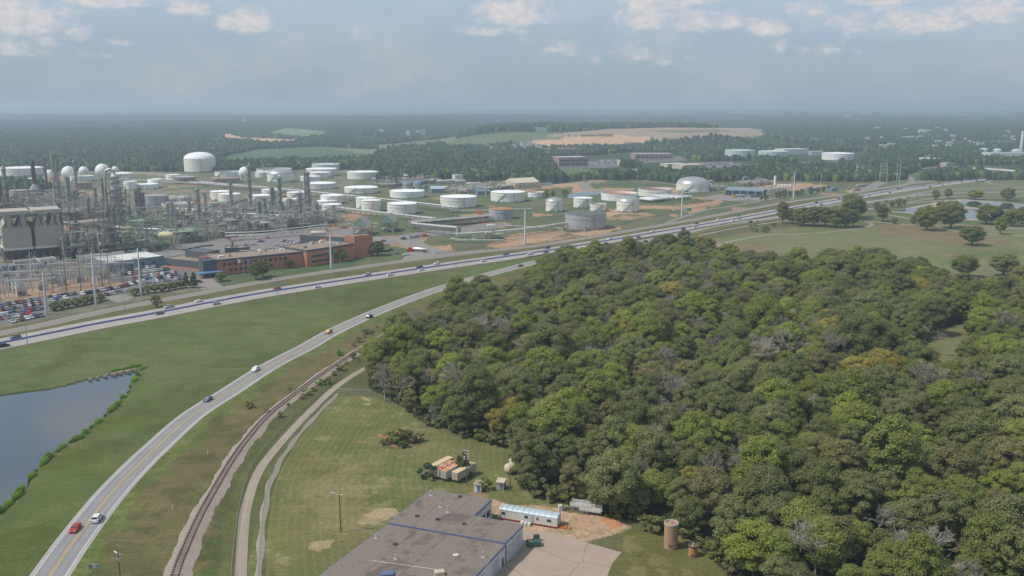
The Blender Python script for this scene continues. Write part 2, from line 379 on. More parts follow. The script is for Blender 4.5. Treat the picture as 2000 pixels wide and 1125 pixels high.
# mown lawn
dfe = pdist(gx, gy, Cfence)
lawn = zone(LAWN, .2, .2); lawn |= zone([(640, 1140), (840, 955), (960, 975), (985, 985), (1012, 955), (1130, 985), (1000, 1010), (700, 1140)], .2)
paint(lawn, (103, 106, 62))
paint(lawn & (fbm(gx, gy, 24, 4) > .52), (94, 104, 55), .6)
dryz = np.exp(-(((qx-660)/85)**2+((qy-975)/70)**2))*.34
for th, w_ in ((.56, .16), (.62, .2), (.68, .25), (.75, .3)): paint(lawn & (fbm(gx, gy, 7, 6)*.6+fbm(gx, gy, 1.6, 4)*.4+dryz*.8 > th+.03), (156, 142, 112), w_)
for th, w_ in ((.52, .15), (.58, .2), (.64, .25)): paint(lawn & (fbm(gx+5, gy, 18, 6)+dryz*.5 > th), (120, 110, 72), w_)
for p in ([(700, 1020), (738, 993), (772, 996), (790, 1004), (770, 1022), (757, 1026), (735, 1028), (705, 1030)], [(700, 775), (722, 776), (720, 782), (702, 780)], [(706, 785), (722, 785), (722, 789), (706, 788)], [(600, 1060), (640, 1050), (655, 1060), (620, 1080)]):
    for w_, th in ((.3, .35), (.3, .45), (.3, .55)): paint(zone(p, 2.2, 1.6) & (fbm(gx, gy, 3.5, 5) > th), (182, 160, 132), w_)
# ground under the wood and its clearings
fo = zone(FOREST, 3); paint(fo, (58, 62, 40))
w = zone([(742, 850), (775, 835), (830, 850), (838, 868), (800, 876), (760, 878), (742, 868)], 1.5); paint(w, (96, 94, 62)); paint(w & (fbm(gx, gy, 2.4, 3) > .6), (176, 118, 84), .85)
for p in CLEAR: paint(zone(p, 3), (112, 112, 72))
# dirt yard round the trailer, the little tracks
w = zone([(935, 968), (975, 978), (1005, 985), (1060, 985), (1110, 1000), (1190, 1012), (1232, 1030), (1213, 1040), (1150, 1055), (1133, 1062), (1090, 1050), (1020, 1040), (985, 1020)], 1.6)
paint(w, (176, 146, 118)); paint(w & (fbm(gx, gy, 7, 4) > .55), (150, 130, 100), .7); paint(w & (fbm(gx, gy+40, 2.5, 4) > .58), (190, 160, 132), .6)
paint(zone([(1168, 1020), (1185, 1009), (1212, 1020), (1216, 1027), (1190, 1032)], 1), (190, 128, 86), .7)
paint(zone([(1205, 1040), (1230, 1028), (1230, 1034), (1140, 1062), (1133, 1060)], .3), (150, 132, 108))
paint(zone([(910, 962), (935, 957), (958, 966), (950, 974), (925, 968)], 1), (150, 120, 92), .8)
w = zone([(1215, 1045), (1262, 1036), (1330, 1045), (1385, 1085), (1420, 1118), (1440, 1160), (1180, 1160), (1190, 1110), (1214, 1080)], .6); paint(w, (100, 98, 56)); paint(w & (fbm(gx, gy, 6, 5) > .58), (128, 116, 82), .6)
# prairie and park on the right
pr = zone([(1330, 492), (1380, 470), (1450, 455), (1540, 445), (1700, 440), (1760, 437), (2100, 440), (2300, 600), (2060, 566), (1900, 584), (1838, 566), (1805, 540), (1700, 525), (1530, 530), (1395, 505)], 3)
paint(pr, (116, 116, 80)); paint(pr & (fbm(gx, gy, 90, 5) > .52), (124, 106, 80), .8); paint(pr & (fbm(gx+300, gy, 70, 5) > .58), (108, 118, 72), .8)
paint(zone([(1830, 520), (1860, 500), (1920, 490), (1990, 487), (2040, 492), (1900, 505)], 4), (92, 108, 56), .8)
paint(zone([(1490, 470), (1560, 475), (1580, 490), (1540, 500), (1480, 490)], 6), (120, 116, 82), .7)
pk = zone([(1690, 437), (1660, 412), (1760, 395), (1850, 380), (2100, 378), (2200, 440), (1760, 437)], 2); paint(pk, (94, 102, 66))
# verges of the highway
w = zone([(-200, 690), (0, 655), (400, 573), (700, 524), (1000, 488), (1350, 433), (1640, 383), (1720, 372), (1700, 378), (1400, 428), (1000, 495), (700, 538), (400, 585), (0, 662), (-300, 720)], .4); paint(w, (96, 98, 62)); paint(w & (fbm(gx, gy, 12, 4) > .55), (112, 102, 70), .6)
# works ground: grass with bare soil
wk = zone([(-900, 640), (0, 640), (400, 565), (700, 518), (1000, 482), (1350, 428), (1640, 378), (1700, 362), (1480, 352), (1330, 356), (1180, 348), (1060, 350), (760, 340), (600, 318), (360, 330), (0, 318), (-900, 318)], 6)
paint(wk, (112, 110, 92)); paint(wk & (qx > 690), (92, 102, 70)); paint(wk & (qy < 372) & (qx < 700), (102, 108, 80))
paint(wk & (qx > 690) & (fbm(gx, gy, 60, 5) > .56), (108, 106, 78), .8)
paint(wk & (qx < 690) & (fbm(gx, gy, 40, 4) > .56), (132, 124, 108), .7); paint(wk & (fbm(gx+200, gy, 55, 4) > .70), (170, 134, 108), .8)
ORS = (184, 146, 116)
for p in ([(950, 480), (1000, 458), (1100, 448), (1108, 456), (1060, 470), (985, 486)], [(1185, 410), (1240, 402), (1250, 414), (1200, 420), (1185, 424)], [(1248, 400), (1330, 402), (1400, 392), (1340, 386), (1370, 384), (1415, 393), (1400, 402), (1340, 410), (1250, 408)],
          [(1330, 412), (1370, 404), (1380, 410), (1350, 416)], [(1180, 452), (1212, 440), (1210, 448)], [(1108, 456), (1210, 443), (1190, 455), (1150, 462)], [(1300, 364), (1330, 362), (1325, 378), (1300, 378)], [(1500, 360), (1570, 358), (1620, 362), (1560, 372), (1450, 370)],
          [(1650, 372), (1705, 365), (1700, 372), (1660, 379)], [(1120, 365), (1240, 366), (1236, 372), (1115, 378)], [(1040, 415), (1080, 420), (1040, 424)], [(900, 420), (955, 415), (950, 430), (890, 434)], [(0, 560), (60, 550), (240, 535), (250, 553), (100, 578), (0, 592)], [(1060, 358), (1140, 356), (1145, 362), (1055, 369)],
          [(830, 484), (880, 478), (890, 490), (840, 494)], [(945, 432), (1000, 436), (985, 444), (890, 452)]):
    paint(zone(p, 3), ORS, .8)
for p in ([(0, 300), (62, 297), (110, 310), (200, 330), (320, 340), (320, 344), (180, 331), (60, 302), (0, 304)], [(180, 325), (178, 319), (200, 330), (260, 333), (370, 342), (360, 346), (240, 338)]): paint(zone(p, 3), (150, 142, 118), .8)
w = zone([(500, 480), (700, 450), (720, 500), (690, 520), (500, 550), (430, 560), (420, 545)], 1); paint(w, (84, 98, 66))
# mid-distance green banks near the offices
for p, c in (([(1000, 350), (1040, 330), (1130, 325), (1190, 340), (1140, 355)], (98, 108, 76)), ([(1150, 362), (1200, 350), (1320, 358), (1320, 366), (1230, 368), (1160, 368)], (88, 100, 70)), ([(1200, 348), (1255, 342), (1320, 357), (1250, 358)], (104, 104, 78)), ([(1172, 338), (1250, 332), (1256, 342), (1222, 342)], (186, 140, 110)),
             ([(1800, 340), (1850, 333), (1960, 335), (1940, 346), (1820, 358), (1780, 360)], (98, 106, 74)), ([(1700, 372), (1775, 356), (1800, 340), (1780, 330), (1720, 345)], (98, 106, 76)), ([(1740, 372), (1900, 356), (2050, 345), (2050, 378), (1720, 392)], (106, 110, 80))):
    paint(zone(p, 3), c)
# far fields, quarry, landfill
FARC = [([(420, 318), (440, 305), (500, 292), (620, 286), (705, 290), (752, 299), (715, 314), (660, 316), (470, 322)], (84, 104, 78)), ([(640, 290), (760, 292), (820, 297), (720, 301)], (120, 128, 92)),
        ([(400, 264), (460, 260), (470, 268), (520, 270), (580, 273), (578, 280), (530, 284), (500, 280), (480, 272)], (200, 164, 132)), ([(500, 262), (560, 250), (640, 256), (650, 266), (590, 272)], (112, 128, 92)),
        ([(720, 284), (800, 278), (860, 272), (900, 264), (880, 280), (820, 290), (740, 292)], (118, 116, 90)), ([(860, 290), (900, 268), (1000, 258), (1090, 259), (1100, 270), (1000, 280), (960, 290)], (96, 110, 78)), ([(960, 292), (1027, 276), (1100, 269), (1210, 263), (1277, 273), (1245, 281), (1130, 283), (1120, 292)], (196, 160, 128)),
        ([(1060, 266), (1087, 261), (1187, 252), (1300, 249), (1462, 250), (1515, 257), (1475, 267), (1375, 269), (1282, 273), (1210, 263)], (160, 142, 122)), ([(1250, 256), (1390, 252), (1440, 256), (1340, 260)], (118, 118, 84)), ([(1000, 284), (1030, 275), (1056, 283), (1030, 288)], (116, 116, 116)),
        ([(1000, 253), (1040, 247), (1100, 252), (1060, 258)], (92, 112, 84)), ([(1740, 268), (1800, 264), (1830, 270), (1760, 276)], (150, 152, 116)), ([(0, 292), (110, 300), (120, 322), (0, 322)], (96, 116, 82))]
for p, c in FARC: paint(zone(p, 14, 4), c)
w = zone([(880, 290), (1500, 254), (1480, 268), (1280, 276), (1120, 292)], 8) & (fbm(gx*.4+gy*.6, gy*.3, 110, 5) > .53); paint(w, (120, 110, 90), .6); paint(w & (fbm(gx, gy, 60, 4) > .56), (106, 112, 84), .7)
paint(zone([(840, 300), (980, 290), (1100, 292), (1090, 298), (960, 304)], 8), (120, 108, 88), .9)
pw = zone(POND, .7, .3); gz = np.where(pw, -1.3, gz)
paint(pw, (60, 66, 50))
V = np.stack([gx, gy, gz], 1); V = np.vstack([V, [[0, 0, 0]]])
I = np.arange(nr*na).reshape(nr, na); In = np.roll(I, -1, 1)
Q = np.stack([I[:-1].ravel(), I[1:].ravel(), In[1:].ravel(), In[:-1].ravel()], 1)[:, ::-1]
gm = bpy.data.materials.new('grass_and_soil'); gm.use_nodes = True; t = gm.node_tree; b = t.nodes['Principled BSDF']
b.inputs['Roughness'].default_value = .95; b.inputs['Specular IOR Level'].default_value = .1
at = N(t, 'ShaderNodeAttribute', attribute_name='Col').outputs['Color']; ma = N(t, 'ShaderNodeAttribute', attribute_name='mow').outputs['Vector']
ms = N(t, 'ShaderNodeSeparateXYZ', i={0: ma})
po = N(t, 'ShaderNodeNewGeometry').outputs['Position']
def tn(sc, de=5, ro=.7): return N(t, 'ShaderNodeTexNoise', i={'Vector': po, 'Scale': sc, 'Detail': float(de), 'Roughness': ro}).outputs[0]
k = MA(t, 'MULTIPLY_ADD', MA(t, 'SUBTRACT', tn(.9, 7, .75), .5), 1.5, 1.0)
k = MA(t, 'MULTIPLY', k, MA(t, 'MULTIPLY_ADD', MA(t, 'SUBTRACT', tn(.06, 5), .5), .9, 1.0))
k = MA(t, 'MULTIPLY', k, MA(t, 'MULTIPLY_ADD', MA(t, 'SUBTRACT', tn(.006, 4), .5), .6, 1.0))
sk = N(t, 'ShaderNodeTexNoise', i={'Vector': N(t, 'ShaderNodeMapping', i={'Vector': po, 'Rotation': (0, 0, -.62), 'Scale': (.025, .55, 1)}).outputs[0], 'Scale': 1.0, 'Detail': 5.0, 'Roughness': .6}).outputs[0]
k = MA(t, 'MULTIPLY', k, MA(t, 'MULTIPLY_ADD', MA(t, 'SUBTRACT', sk, .5), .42, 1.0))
st = MA(t, 'SINE', MA(t, 'ADD', MA(t, 'MULTIPLY', ms.outputs[0], 2.9), MA(t, 'MULTIPLY', tn(.05, 2), 3.0)))
st = MA(t, 'MULTIPLY', MA(t, 'MULTIPLY', MA(t, 'POWER', MA(t, 'MAXIMUM', st, 0.0), 1.5), MA(t, 'MULTIPLY', tn(.12, 5), .3)), ms.outputs[1])
kc = N(t, 'ShaderNodeCombineColor', i={0: k, 1: k, 2: k}).outputs[0]
c = MIX(t, 1.0, at, kc, 'MULTIPLY')
hs = N(t, 'ShaderNodeHueSaturation', i={'Hue': MA(t, 'MULTIPLY_ADD', MA(t, 'SUBTRACT', tn(.15, 4), .5), .07, .5), 'Color': c}).outputs[0]
c = MIX(t, st, hs, lin((150, 142, 92))+(1,))
t.links.new(c, b.inputs['Base Color'])
bn = N(t, 'ShaderNodeBump', i={'Strength': .5, 'Distance': .5, 'Height': tn(1.3, 6)}); t.links.new(bn.outputs[0], b.inputs['Normal'])
me = npmesh('ground', V, Q, gm)
inner = np.stack([I[0], In[0], np.full(na, nr*na)], 1)
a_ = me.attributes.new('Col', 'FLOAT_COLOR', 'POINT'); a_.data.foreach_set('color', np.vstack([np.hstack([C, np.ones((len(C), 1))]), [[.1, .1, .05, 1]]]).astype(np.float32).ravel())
a_ = me.attributes.new('mow', 'FLOAT_VECTOR', 'POINT'); mv = np.zeros((len(V), 3), np.float32); mv[:-1, 0] = np.clip(dfe, -500, 500); mv[:-1, 1] = lawn*1.0; a_.data.foreach_set('vector', mv.ravel())
ground = bpy.data.objects.new('ground', me); COL.objects.link(ground); ground['kind'] = 'structure'
del Q, I, In

# ------------------------------------------------------------------ haze
hz = MB(); hz.box(0, 30000, -3, 130000, 70000, 133); hm = bpy.data.materials.new('haze'); hm.use_nodes = True; t = hm.node_tree; t.nodes.clear()
pv = N(t, 'ShaderNodeVolumePrincipled', i={'Color': (.72, .86, 1.0, 1), 'Density': 1.62e-4, 'Anisotropy': .25}); N(t, 'ShaderNodeOutputMaterial', i={'Volume': pv.outputs[0]})
tag(hz.build('haze', hm), kind='stuff')

# ------------------------------------------------------------------ water
wm = bpy.data.materials.new('water'); wm.use_nodes = True; t = wm.node_tree; b = t.nodes['Principled BSDF']
b.inputs['Base Color'].default_value = lin((40, 54, 62))+(1,); b.inputs['Roughness'].default_value = .04; b.inputs['IOR'].default_value = 1.8; b.inputs['Specular IOR Level'].default_value = 1.0
po = N(t, 'ShaderNodeTexCoord').outputs['Object']
wn = N(t, 'ShaderNodeTexNoise', i={'Vector': N(t, 'ShaderNodeMapping', i={'Vector': po, 'Scale': (.5, 1.6, 1), 'Rotation': (0, 0, .3)}).outputs[0], 'Scale': .7, 'Detail': 4.0}).outputs[0]
bn = N(t, 'ShaderNodeBump', i={'Strength': .07, 'Distance': .25, 'Height': wn}); t.links.new(bn.outputs[0], b.inputs['Normal'])
wp = [(G(a, c, -.5)) for a, c in POND]; cx = sum((p.x for p in wp))/len(wp); cyy = sum((p.y for p in wp))/len(wp)
sheet('pond_water', [Vector((p.x+(p.x-cx)*.03, p.y+(p.y-cyy)*.03, 0)) for p in wp], -.5, wm, True)
RP = M('riprap', (170, 156, 140), .9, var=.3, scale=1.2, bump=.6)
def loop(poly, dx): 
    cx = sum(p[0] for p in poly)/len(poly); cy_ = sum(p[1] for p in poly)/len(poly)
    return [(cx+(a-cx)*(1+dx), cy_+(b-cy_)*(1+dx*1.6)) for a, b in poly]
Wa = [(1858, 395), (1880, 391), (1920, 393), (2000, 399.5), (2100, 402), (2100, 411), (1990, 410), (1940, 409), (1880, 403)]
Wb = [(1742, 412), (1790, 405), (1840, 404), (1900, 408), (1960, 411), (1985, 416), (1975, 422), (1900, 428), (1840, 421), (1790, 416)]
sheet('pond_bank', loop(Wa+[], .13), .03, RP); sheet('pond_bank', [(1738, 413), (1795, 402), (1850, 390), (1862, 393), (1885, 404), (1975, 411), (2010, 415), (1985, 424), (1900, 431), (1835, 424), (1785, 418)], .04, RP)
sheet('pond_water', Wa, .08, wm); sheet('pond_water', Wb, .09, wm)

# ------------------------------------------------------------------ roads, railway, path
def roadmat(key, c, lane=0, joints=0, var=.1, width=4.0, crack=0, edge=None):
    m = bpy.data.materials.new(key); m.use_nodes = True; t = m.node_tree; b = t.nodes['Principled BSDF']; b.inputs['Roughness'].default_value = .85; b.inputs['Specular IOR Level'].default_value = .25
    po = N(t, 'ShaderNodeNewGeometry').outputs['Position']; uv = N(t, 'ShaderNodeUVMap').outputs[0]; s = N(t, 'ShaderNodeSeparateXYZ', i={0: uv})
    a = N(t, 'ShaderNodeTexNoise', i={'Vector': po, 'Scale': 3.0, 'Detail': 5.0, 'Roughness': .7}).outputs[0]
    st = N(t, 'ShaderNodeTexNoise', i={'Vector': N(t, 'ShaderNodeMapping', i={'Vector': uv, 'Scale': (.012, 1.0, 1)}).outputs[0], 'Scale': 1.6, 'Detail': 5.0}).outputs[0]
    k = MA(t, 'ADD', MA(t, 'MULTIPLY_ADD', MA(t, 'SUBTRACT', a, .5), var*4, 1.0), MA(t, 'MULTIPLY', MA(t, 'SUBTRACT', st, .5), .55))
    pt = N(t, 'ShaderNodeTexNoise', i={'Vector': po, 'Scale': .12, 'Detail': 6.0, 'Roughness': .7}).outputs[0]; k = MA(t, 'ADD', k, MA(t, 'MULTIPLY', MA(t, 'SUBTRACT', pt, .5), .5))
    if lane:
        tr = MA(t, 'COSINE', MA(t, 'MULTIPLY', s.outputs[1], 4*math.pi/lane)); k = MA(t, 'ADD', k, MA(t, 'MULTIPLY', tr, .06))
    if joints:
        j = MA(t, 'LESS_THAN', MA(t, 'MODULO', s.outputs[0], joints), .22); k = MA(t, 'SUBTRACT', k, MA(t, 'MULTIPLY', j, .16))
        pn = N(t, 'ShaderNodeTexWhiteNoise', noise_dimensions='2D', i={'Vector': N(t, 'ShaderNodeCombineXYZ', i={0: MA(t, 'FLOOR', MA(t, 'DIVIDE', s.outputs[0], joints*3)), 1: MA(t, 'FLOOR', MA(t, 'DIVIDE', s.outputs[1], width))}).outputs[0]}).outputs[0]
        k = MA(t, 'ADD', k, MA(t, 'MULTIPLY', MA(t, 'SUBTRACT', pn, .5), .09))
    col = MIX(t, 1.0, lin(c)+(1,), N(t, 'ShaderNodeCombineColor', i={0: k, 1: k, 2: k}).outputs[0], 'MULTIPLY')
    if crack:
        vo = N(t, 'ShaderNodeTexVoronoi', feature='DISTANCE_TO_EDGE', i={'Vector': MIX(t, .12, po, N(t, 'ShaderNodeVectorMath', operation='SCALE', i={0: N(t, 'ShaderNodeTexNoise', i={'Vector': po, 'Scale': .25, 'Detail': 6.0}).outputs[1], 'Scale': 26.0}).outputs[0], 'ADD'), 'Scale': crack}).outputs[0]
        col = MIX(t, MA(t, 'MULTIPLY', MA(t, 'LESS_THAN', vo, .007), .6), col, lin((86, 92, 62))+(1,))
    t.links.new(col, b.inputs['Base Color']); return m
CONC = roadmat('concrete_lanes', (163, 158, 148), 3.6, 5.0, .05); ASPH = roadmat('old_asphalt', (140, 138, 136), 3.6, 0, .06)
SHLD = roadmat('shoulder_asphalt', (168, 160, 156), 0, 0, .07); PATHM = roadmat('path_asphalt', (156, 143, 128), 0, 0, .06)
FRM = roadmat('frontage_asphalt', (136, 130, 122), 3.4, 0, .08); YARD = roadmat('yard_asphalt', (132, 126, 122), 0, 0, .1); LOTM = roadmat('lot_asphalt', (112, 110, 108), 0, 0, .1)
WHT = M('road_paint_white', (215, 213, 210), .7, var=.08, scale=1.5); YEL = M('road_paint_yellow', (205, 160, 52), .7, var=.08, scale=1.5)
near = curve(TWO, 4)
sh = ribbon('two_lane_road', near, -4.85, 4.85, .03, SHLD, cols=2)
ribbon('lane', near, -3.95, 3.75, .045, ASPH, sh, cols=2)
for o in (-3.85, 3.6): ribbon('edge_line', near, o, o+.17, .06, WHT, sh)
for o in (-.3, .13): ribbon('centre_line', near, o, o+.17, .06, YEL, sh)
hw = ribbon('highway', curve(HWY, 8), -9.6, lambda s: 11.2+2.2*min(1, max(0, (s-.25)*3)), .03, SHLD, cols=4)
hc = curve(HWY, 8)
ribbon('lane', hc, -7.6, -.95, .05, CONC, hw, cols=2); ribbon('lane', hc, .95, 8.3, .05, CONC, hw, cols=2)
for o in (-7.6, -1.45, 1.25, 8.1): ribbon('edge_line', hc, o, o+.14, .065, M('worn_paint', (196, 192, 186), .7), hw)
for o in (-4.5, 4.6): ribbon('dash_line', curve(HWY, 3), o, o+.14, .065, M('worn_paint', (196, 192, 186), .7), hw, dash=(12, 3.2))
BAR = M('barrier_shade_blue', (116, 118, 164), .8, var=.1)  # blue-violet tint of the median's shadow put into the barrier colour
ribbon('median_strip', hc, -.95, .95, .055, M('median_shade_blue', (108, 108, 162), .9, var=.08), hw)  # flat strip whose colour paints the blue shadow stripe along the median
def wall(name, pts, o, w, h, mat, z0=0, parent=None):
    b = MB(); n = len(pts); ring = []
    for i, p in enumerate(pts):
        r = offs(pts, i); a, c = p+r*(o-w/2), p+r*(o+w/2)
        ring.append([(a.x, a.y, p.z+z0), (a.x, a.y, p.z+z0+h), (c.x, c.y, p.z+z0+h), (c.x, c.y, p.z+z0)])
    for a, c in zip(ring[:-1], ring[1:]): b.add(a+c, [(0, 4, 5, 1), (1, 5, 6, 2), (2, 6, 7, 3)])
    b.add(ring[0]+ring[-1], [(0, 1, 2, 3), (7, 6, 5, 4)]); return b.build(name, mat, parent)
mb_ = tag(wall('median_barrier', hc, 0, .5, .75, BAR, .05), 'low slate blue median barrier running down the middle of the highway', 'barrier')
hs = [p for p in curve([(a, b) for a, b in HWY if 990 <= a <= 1510], 8)]
gr = thing('guardrail', 'rusty brown guardrail along the near edge of the highway above the woodland', 'guardrail', (0, 0, 0))
wall('rail', hs, 14.0, .12, .55, M('rusty_rail', (98, 66, 48), .8), .35, gr)
pb = MB()
for i in range(0, len(hs), 2): q = hs[i]+offs(hs, i)*14.2; pb.box(q.x, q.y, 0, .18, .18, .85)
pb.build('posts', M('rusty_rail'), gr)['kind'] = 'stuff'
fr = ribbon('frontage_road', curve(FRONT, 8), -5.2, 4.8, .03, M('gravel_edge', (160, 142, 122), .9, var=.2), cols=1)
fc = curve(FRONT, 8); ribbon('lane', fc, -4.4, 4.0, .045, FRM, fr)
for o in (-3.9, 3.5): ribbon('edge_line', fc, o, o+.13, .06, M('worn_paint'), fr)
ribbon('centre_line', fc, -.2, .0, .06, M('worn_yellow', (170, 150, 90), .8), fr)
def rd(pxs, w, z=.034, m=None, name='side_road'): return ribbon(name, curve(pxs, 8), -w/2, w/2, z, m or FRM)
# ramps and side roads on the right and in the middle distance
rd([(1640, 384), (1700, 371), (1752, 365), (1776, 358), (1781, 350), (1772, 340), (1785, 332), (1830, 327), (1900, 325), (1960, 328)], 9, .04)
rd([(1560, 413), (1640, 399), (1740, 388), (1830, 372), (1900, 368.5), (2000, 366), (2150, 364)], 8, .038)
rd([(2020, 341), (1975, 346), (1938, 352), (1930, 357), (1960, 361), (1990, 361)], 8, .04)
rd([(1400, 473), (1420, 478)], 2, .03, PATHM)
rd([(1700, 432), (1760, 438), (1830, 441), (1900, 446), (1980, 447), (2100, 446)], 5, .032, PATHM, 'park_path'); rd([(1676, 415), (1735, 420), (1776, 427), (1850, 436), (1940, 443), (2100, 442)], 4, .034, PATHM, 'park_path'); rd([(1810, 449), (1880, 452), (1930, 457), (2100, 466)], 3.2, .036, PATHM, 'park_path')
rd([(1690, 410), (1760, 397), (1830, 387), (1900, 383), (2100, 380)], 3.5, .036, PATHM, 'park_path')
rd([(1145, 371), (1143, 360), (1160, 353), (1180, 345), (1195, 338), (1230, 332), (1262, 328)], 12, .05); rd([(1150, 353), (1230, 350), (1290, 357), (1330, 362)], 6, .045); rd([(930, 362), (1040, 363), (1100, 358), (1145, 358)], 7, .04)
rd([(1300, 436), (1370, 412), (1420, 404), (1470, 395), (1530, 384)], 5, .032); rd([(1740, 318), (1780, 326), (1760, 318), (1720, 311)], 14, .05); rd([(1690, 372), (1712, 360), (1732, 350), (1727, 342), (1700, 335), (1660, 322), (1640, 316), (1560, 318)], 16, .05)
for a in ([(250, 588), (262, 580), (215, 568), (196, 575), (228, 592)], [(395, 566), (440, 562), (412, 545), (388, 541), (360, 545), (385, 552)], [(785, 508), (800, 490), (775, 470), (700, 470), (690, 462), (800, 462), (840, 480), (880, 492), (980, 486), (900, 494)]): sheet('driveway', a, .042, FRM)
# works yards and parking lots
sheet('works_yard', [(180, 500), (250, 497), (330, 480), (440, 464), (560, 452), (700, 444), (730, 458), (600, 462), (590, 478), (520, 488), (420, 500), (330, 502), (320, 512), (270, 508)], .03, YARD)
sheet('works_yard', [(715, 474), (800, 455), (880, 446), (900, 444), (970, 434), (1000, 438), (955, 447), (890, 458), (830, 462), (810, 470), (740, 478)], .034, YARD)
sheet('parking_lot', [(190, 545), (330, 516), (372, 519), (395, 548), (360, 549), (300, 558), (240, 552)], .03, LOTM); sheet('parking_lot', [(-200, 660), (-200, 612), (0, 590), (150, 570), (270, 553), (290, 558), (258, 577), (205, 578), (160, 582), (90, 610), (60, 620), (0, 637)], .034, LOTM)
sheet('parking_lot', [(-100, 548), (0, 528), (80, 520), (82, 538), (40, 542), (0, 552), (-100, 570)], .03, LOTM); sheet('parking_lot', [(1090, 327), (1170, 312), (1225, 310), (1330, 305), (1345, 314), (1260, 318), (1210, 326), (1160, 329)], .05, LOTM)
sheet('parking_lot', [(1370, 386), (1400, 380), (1460, 383), (1500, 390), (1450, 394), (1390, 390)], .04, FRM); sheet('parking_lot', [(1330, 318), (1420, 316), (1470, 322), (1380, 330)], .05, LOTM); sheet('parking_lot', [(1500, 322), (1600, 320), (1620, 326), (1520, 332)], .05, LOTM)
sheet('reservoir_water', [(1040, 356), (1060, 349), (1140, 352), (1120, 356), (1080, 360)], .05, wm); sheet('reservoir_water', [(1108, 380), (1140, 374), (1180, 371), (1180, 378), (1110, 388)], .05, wm)
# railway
rc = curve(RAIL, 1.6); rgb_ = random.Random(2); wl = wr = 0
bal = M('ballast', (158, 143, 131), .95, var=.3, scale=2.2, bump=.8, sc2=((190, 174, 160), 3.0, .58)); TIE = M('ties', (104, 92, 82), .9, var=.2)
bb = ribbon('railway', rc, lambda s: -3.5-.4*math.sin(s*90), -1.35, .0, bal)
me = bb.data
b = MB(); n = len(rc)
for i, p in enumerate(rc):
    w = offs(rc, i); wl = .6*wl+rgb_.uniform(-.35, .35); wr = .6*wr+rgb_.uniform(-.45, .45)
    for o, z in ((-2.7-wl, .02), (-1.45, .42), (1.45, .42), (3.3+wr, .02)): q = p+w*o; b.v.append((q.x, q.y, z))
for i in range(n-1):
    for c in range(3): b.f.append([i*4+c, i*4+c+1, i*4+c+5, i*4+c+4]); b.m.append(0); b.sm.append(False)
bpy.data.objects.remove(bb)
rail_root = b.build('railway', bal); rail_root['kind'] = 'structure'; rail_root.data.flip_normals() if rail_root.data.polygons[0].normal.z < 0 else None
b = MB(); acc_ = 0; fine = curve(RAIL, .8)
for i, p in enumerate(fine[:-1]):
    if p.y > 900: break
    d = fine[i+1]-p; b.box(p.x, p.y, .40, 2.5, .24, .1, math.atan2(d.y, d.x)-math.pi/2)
b.build('ties', TIE, rail_root)['kind'] = 'stuff'
for o in (-.76, .76): wall('rail', rc, o, .1, .17, M('rail_steel', (92, 76, 66), .6, .3), .48, rail_root)
# path
ribbon('bike_path', curve(PATHW, 4), -1.45, 1.4, .03, PATHM, cols=2)
ribbon('rock_strip', curve(FENCE, 3), lambda s: -.8+.3*math.sin(s*60), lambda s: .9+.3*math.sin(s*47+1), .025, M('fence_rock', (158, 148, 132), .95, var=.3, scale=2, sc2=((100, 100, 66), 1.4, .58)))
# ------------------------------------------------------------------ vegetation
def leafmat(key, c, c2, transl=.46):
    m = bpy.data.materials.new(key); m.use_nodes = True; t = m.node_tree; b = t.nodes['Principled BSDF']; out = t.nodes['Material Output']
    b.inputs['Roughness'].default_value = .55; b.inputs['Specular IOR Level'].default_value = .25
    co = N(t, 'ShaderNodeTexCoord').outputs['Object']; rn = N(t, 'ShaderNodeObjectInfo').outputs['Random']
    no = N(t, 'ShaderNodeTexNoise', i={'Vector': co, 'Scale': .45, 'Detail': 3.0}).outputs[0]
    fine = N(t, 'ShaderNodeTexWhiteNoise', noise_dimensions='3D', i={'Vector': N(t, 'ShaderNodeVectorMath', operation='SNAP', i={0: co, 1: (.35, .35, .35)}).outputs[0]}).outputs[0]
    f = N(t, 'ShaderNodeMapRange', i={0: no, 1: .3, 2: .7}).outputs[0]
    col = MIX(t, f, lin(c)+(1,), lin(c2)+(1,))
    k = MA(t, 'ADD', MA(t, 'MULTIPLY_ADD', rn, .36, .82), MA(t, 'MULTIPLY', MA(t, 'SUBTRACT', fine, .5), .5))
    col = MIX(t, 1.0, col, N(t, 'ShaderNodeCombineColor', i={0: k, 1: k, 2: k}).outputs[0], 'MULTIPLY')
    t.links.new(col, b.inputs['Base Color'])
    tr = N(t, 'ShaderNodeBsdfTranslucent', i={'Color': col}); mx = N(t, 'ShaderNodeMixShader', i={0: transl, 1: b.outputs[0], 2: tr.outputs[0]})
    t.links.new(mx.outputs[0], out.inputs['Surface']); return m
TONES = {'dark green': ((127, 134, 79), (141, 146, 86)), 'mid green': ((140, 150, 77), (151, 157, 81)), 'yellow green': ((149, 161, 73), (159, 167, 77)), 'grey green': ((133, 139, 88), (149, 152, 98)),
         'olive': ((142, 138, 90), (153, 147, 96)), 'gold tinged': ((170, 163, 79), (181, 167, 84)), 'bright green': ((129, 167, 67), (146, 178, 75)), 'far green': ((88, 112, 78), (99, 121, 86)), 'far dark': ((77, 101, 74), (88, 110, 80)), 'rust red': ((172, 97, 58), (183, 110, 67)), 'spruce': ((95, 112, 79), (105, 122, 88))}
LM = {k: leafmat('leaves_'+k.replace(' ', '_'), *v) for k, v in TONES.items()}
BARK = M('bark', (92, 82, 70), .95, var=.25, scale=3); DEADB = M('dead_wood', (152, 146, 132), .95, var=.2, scale=3)
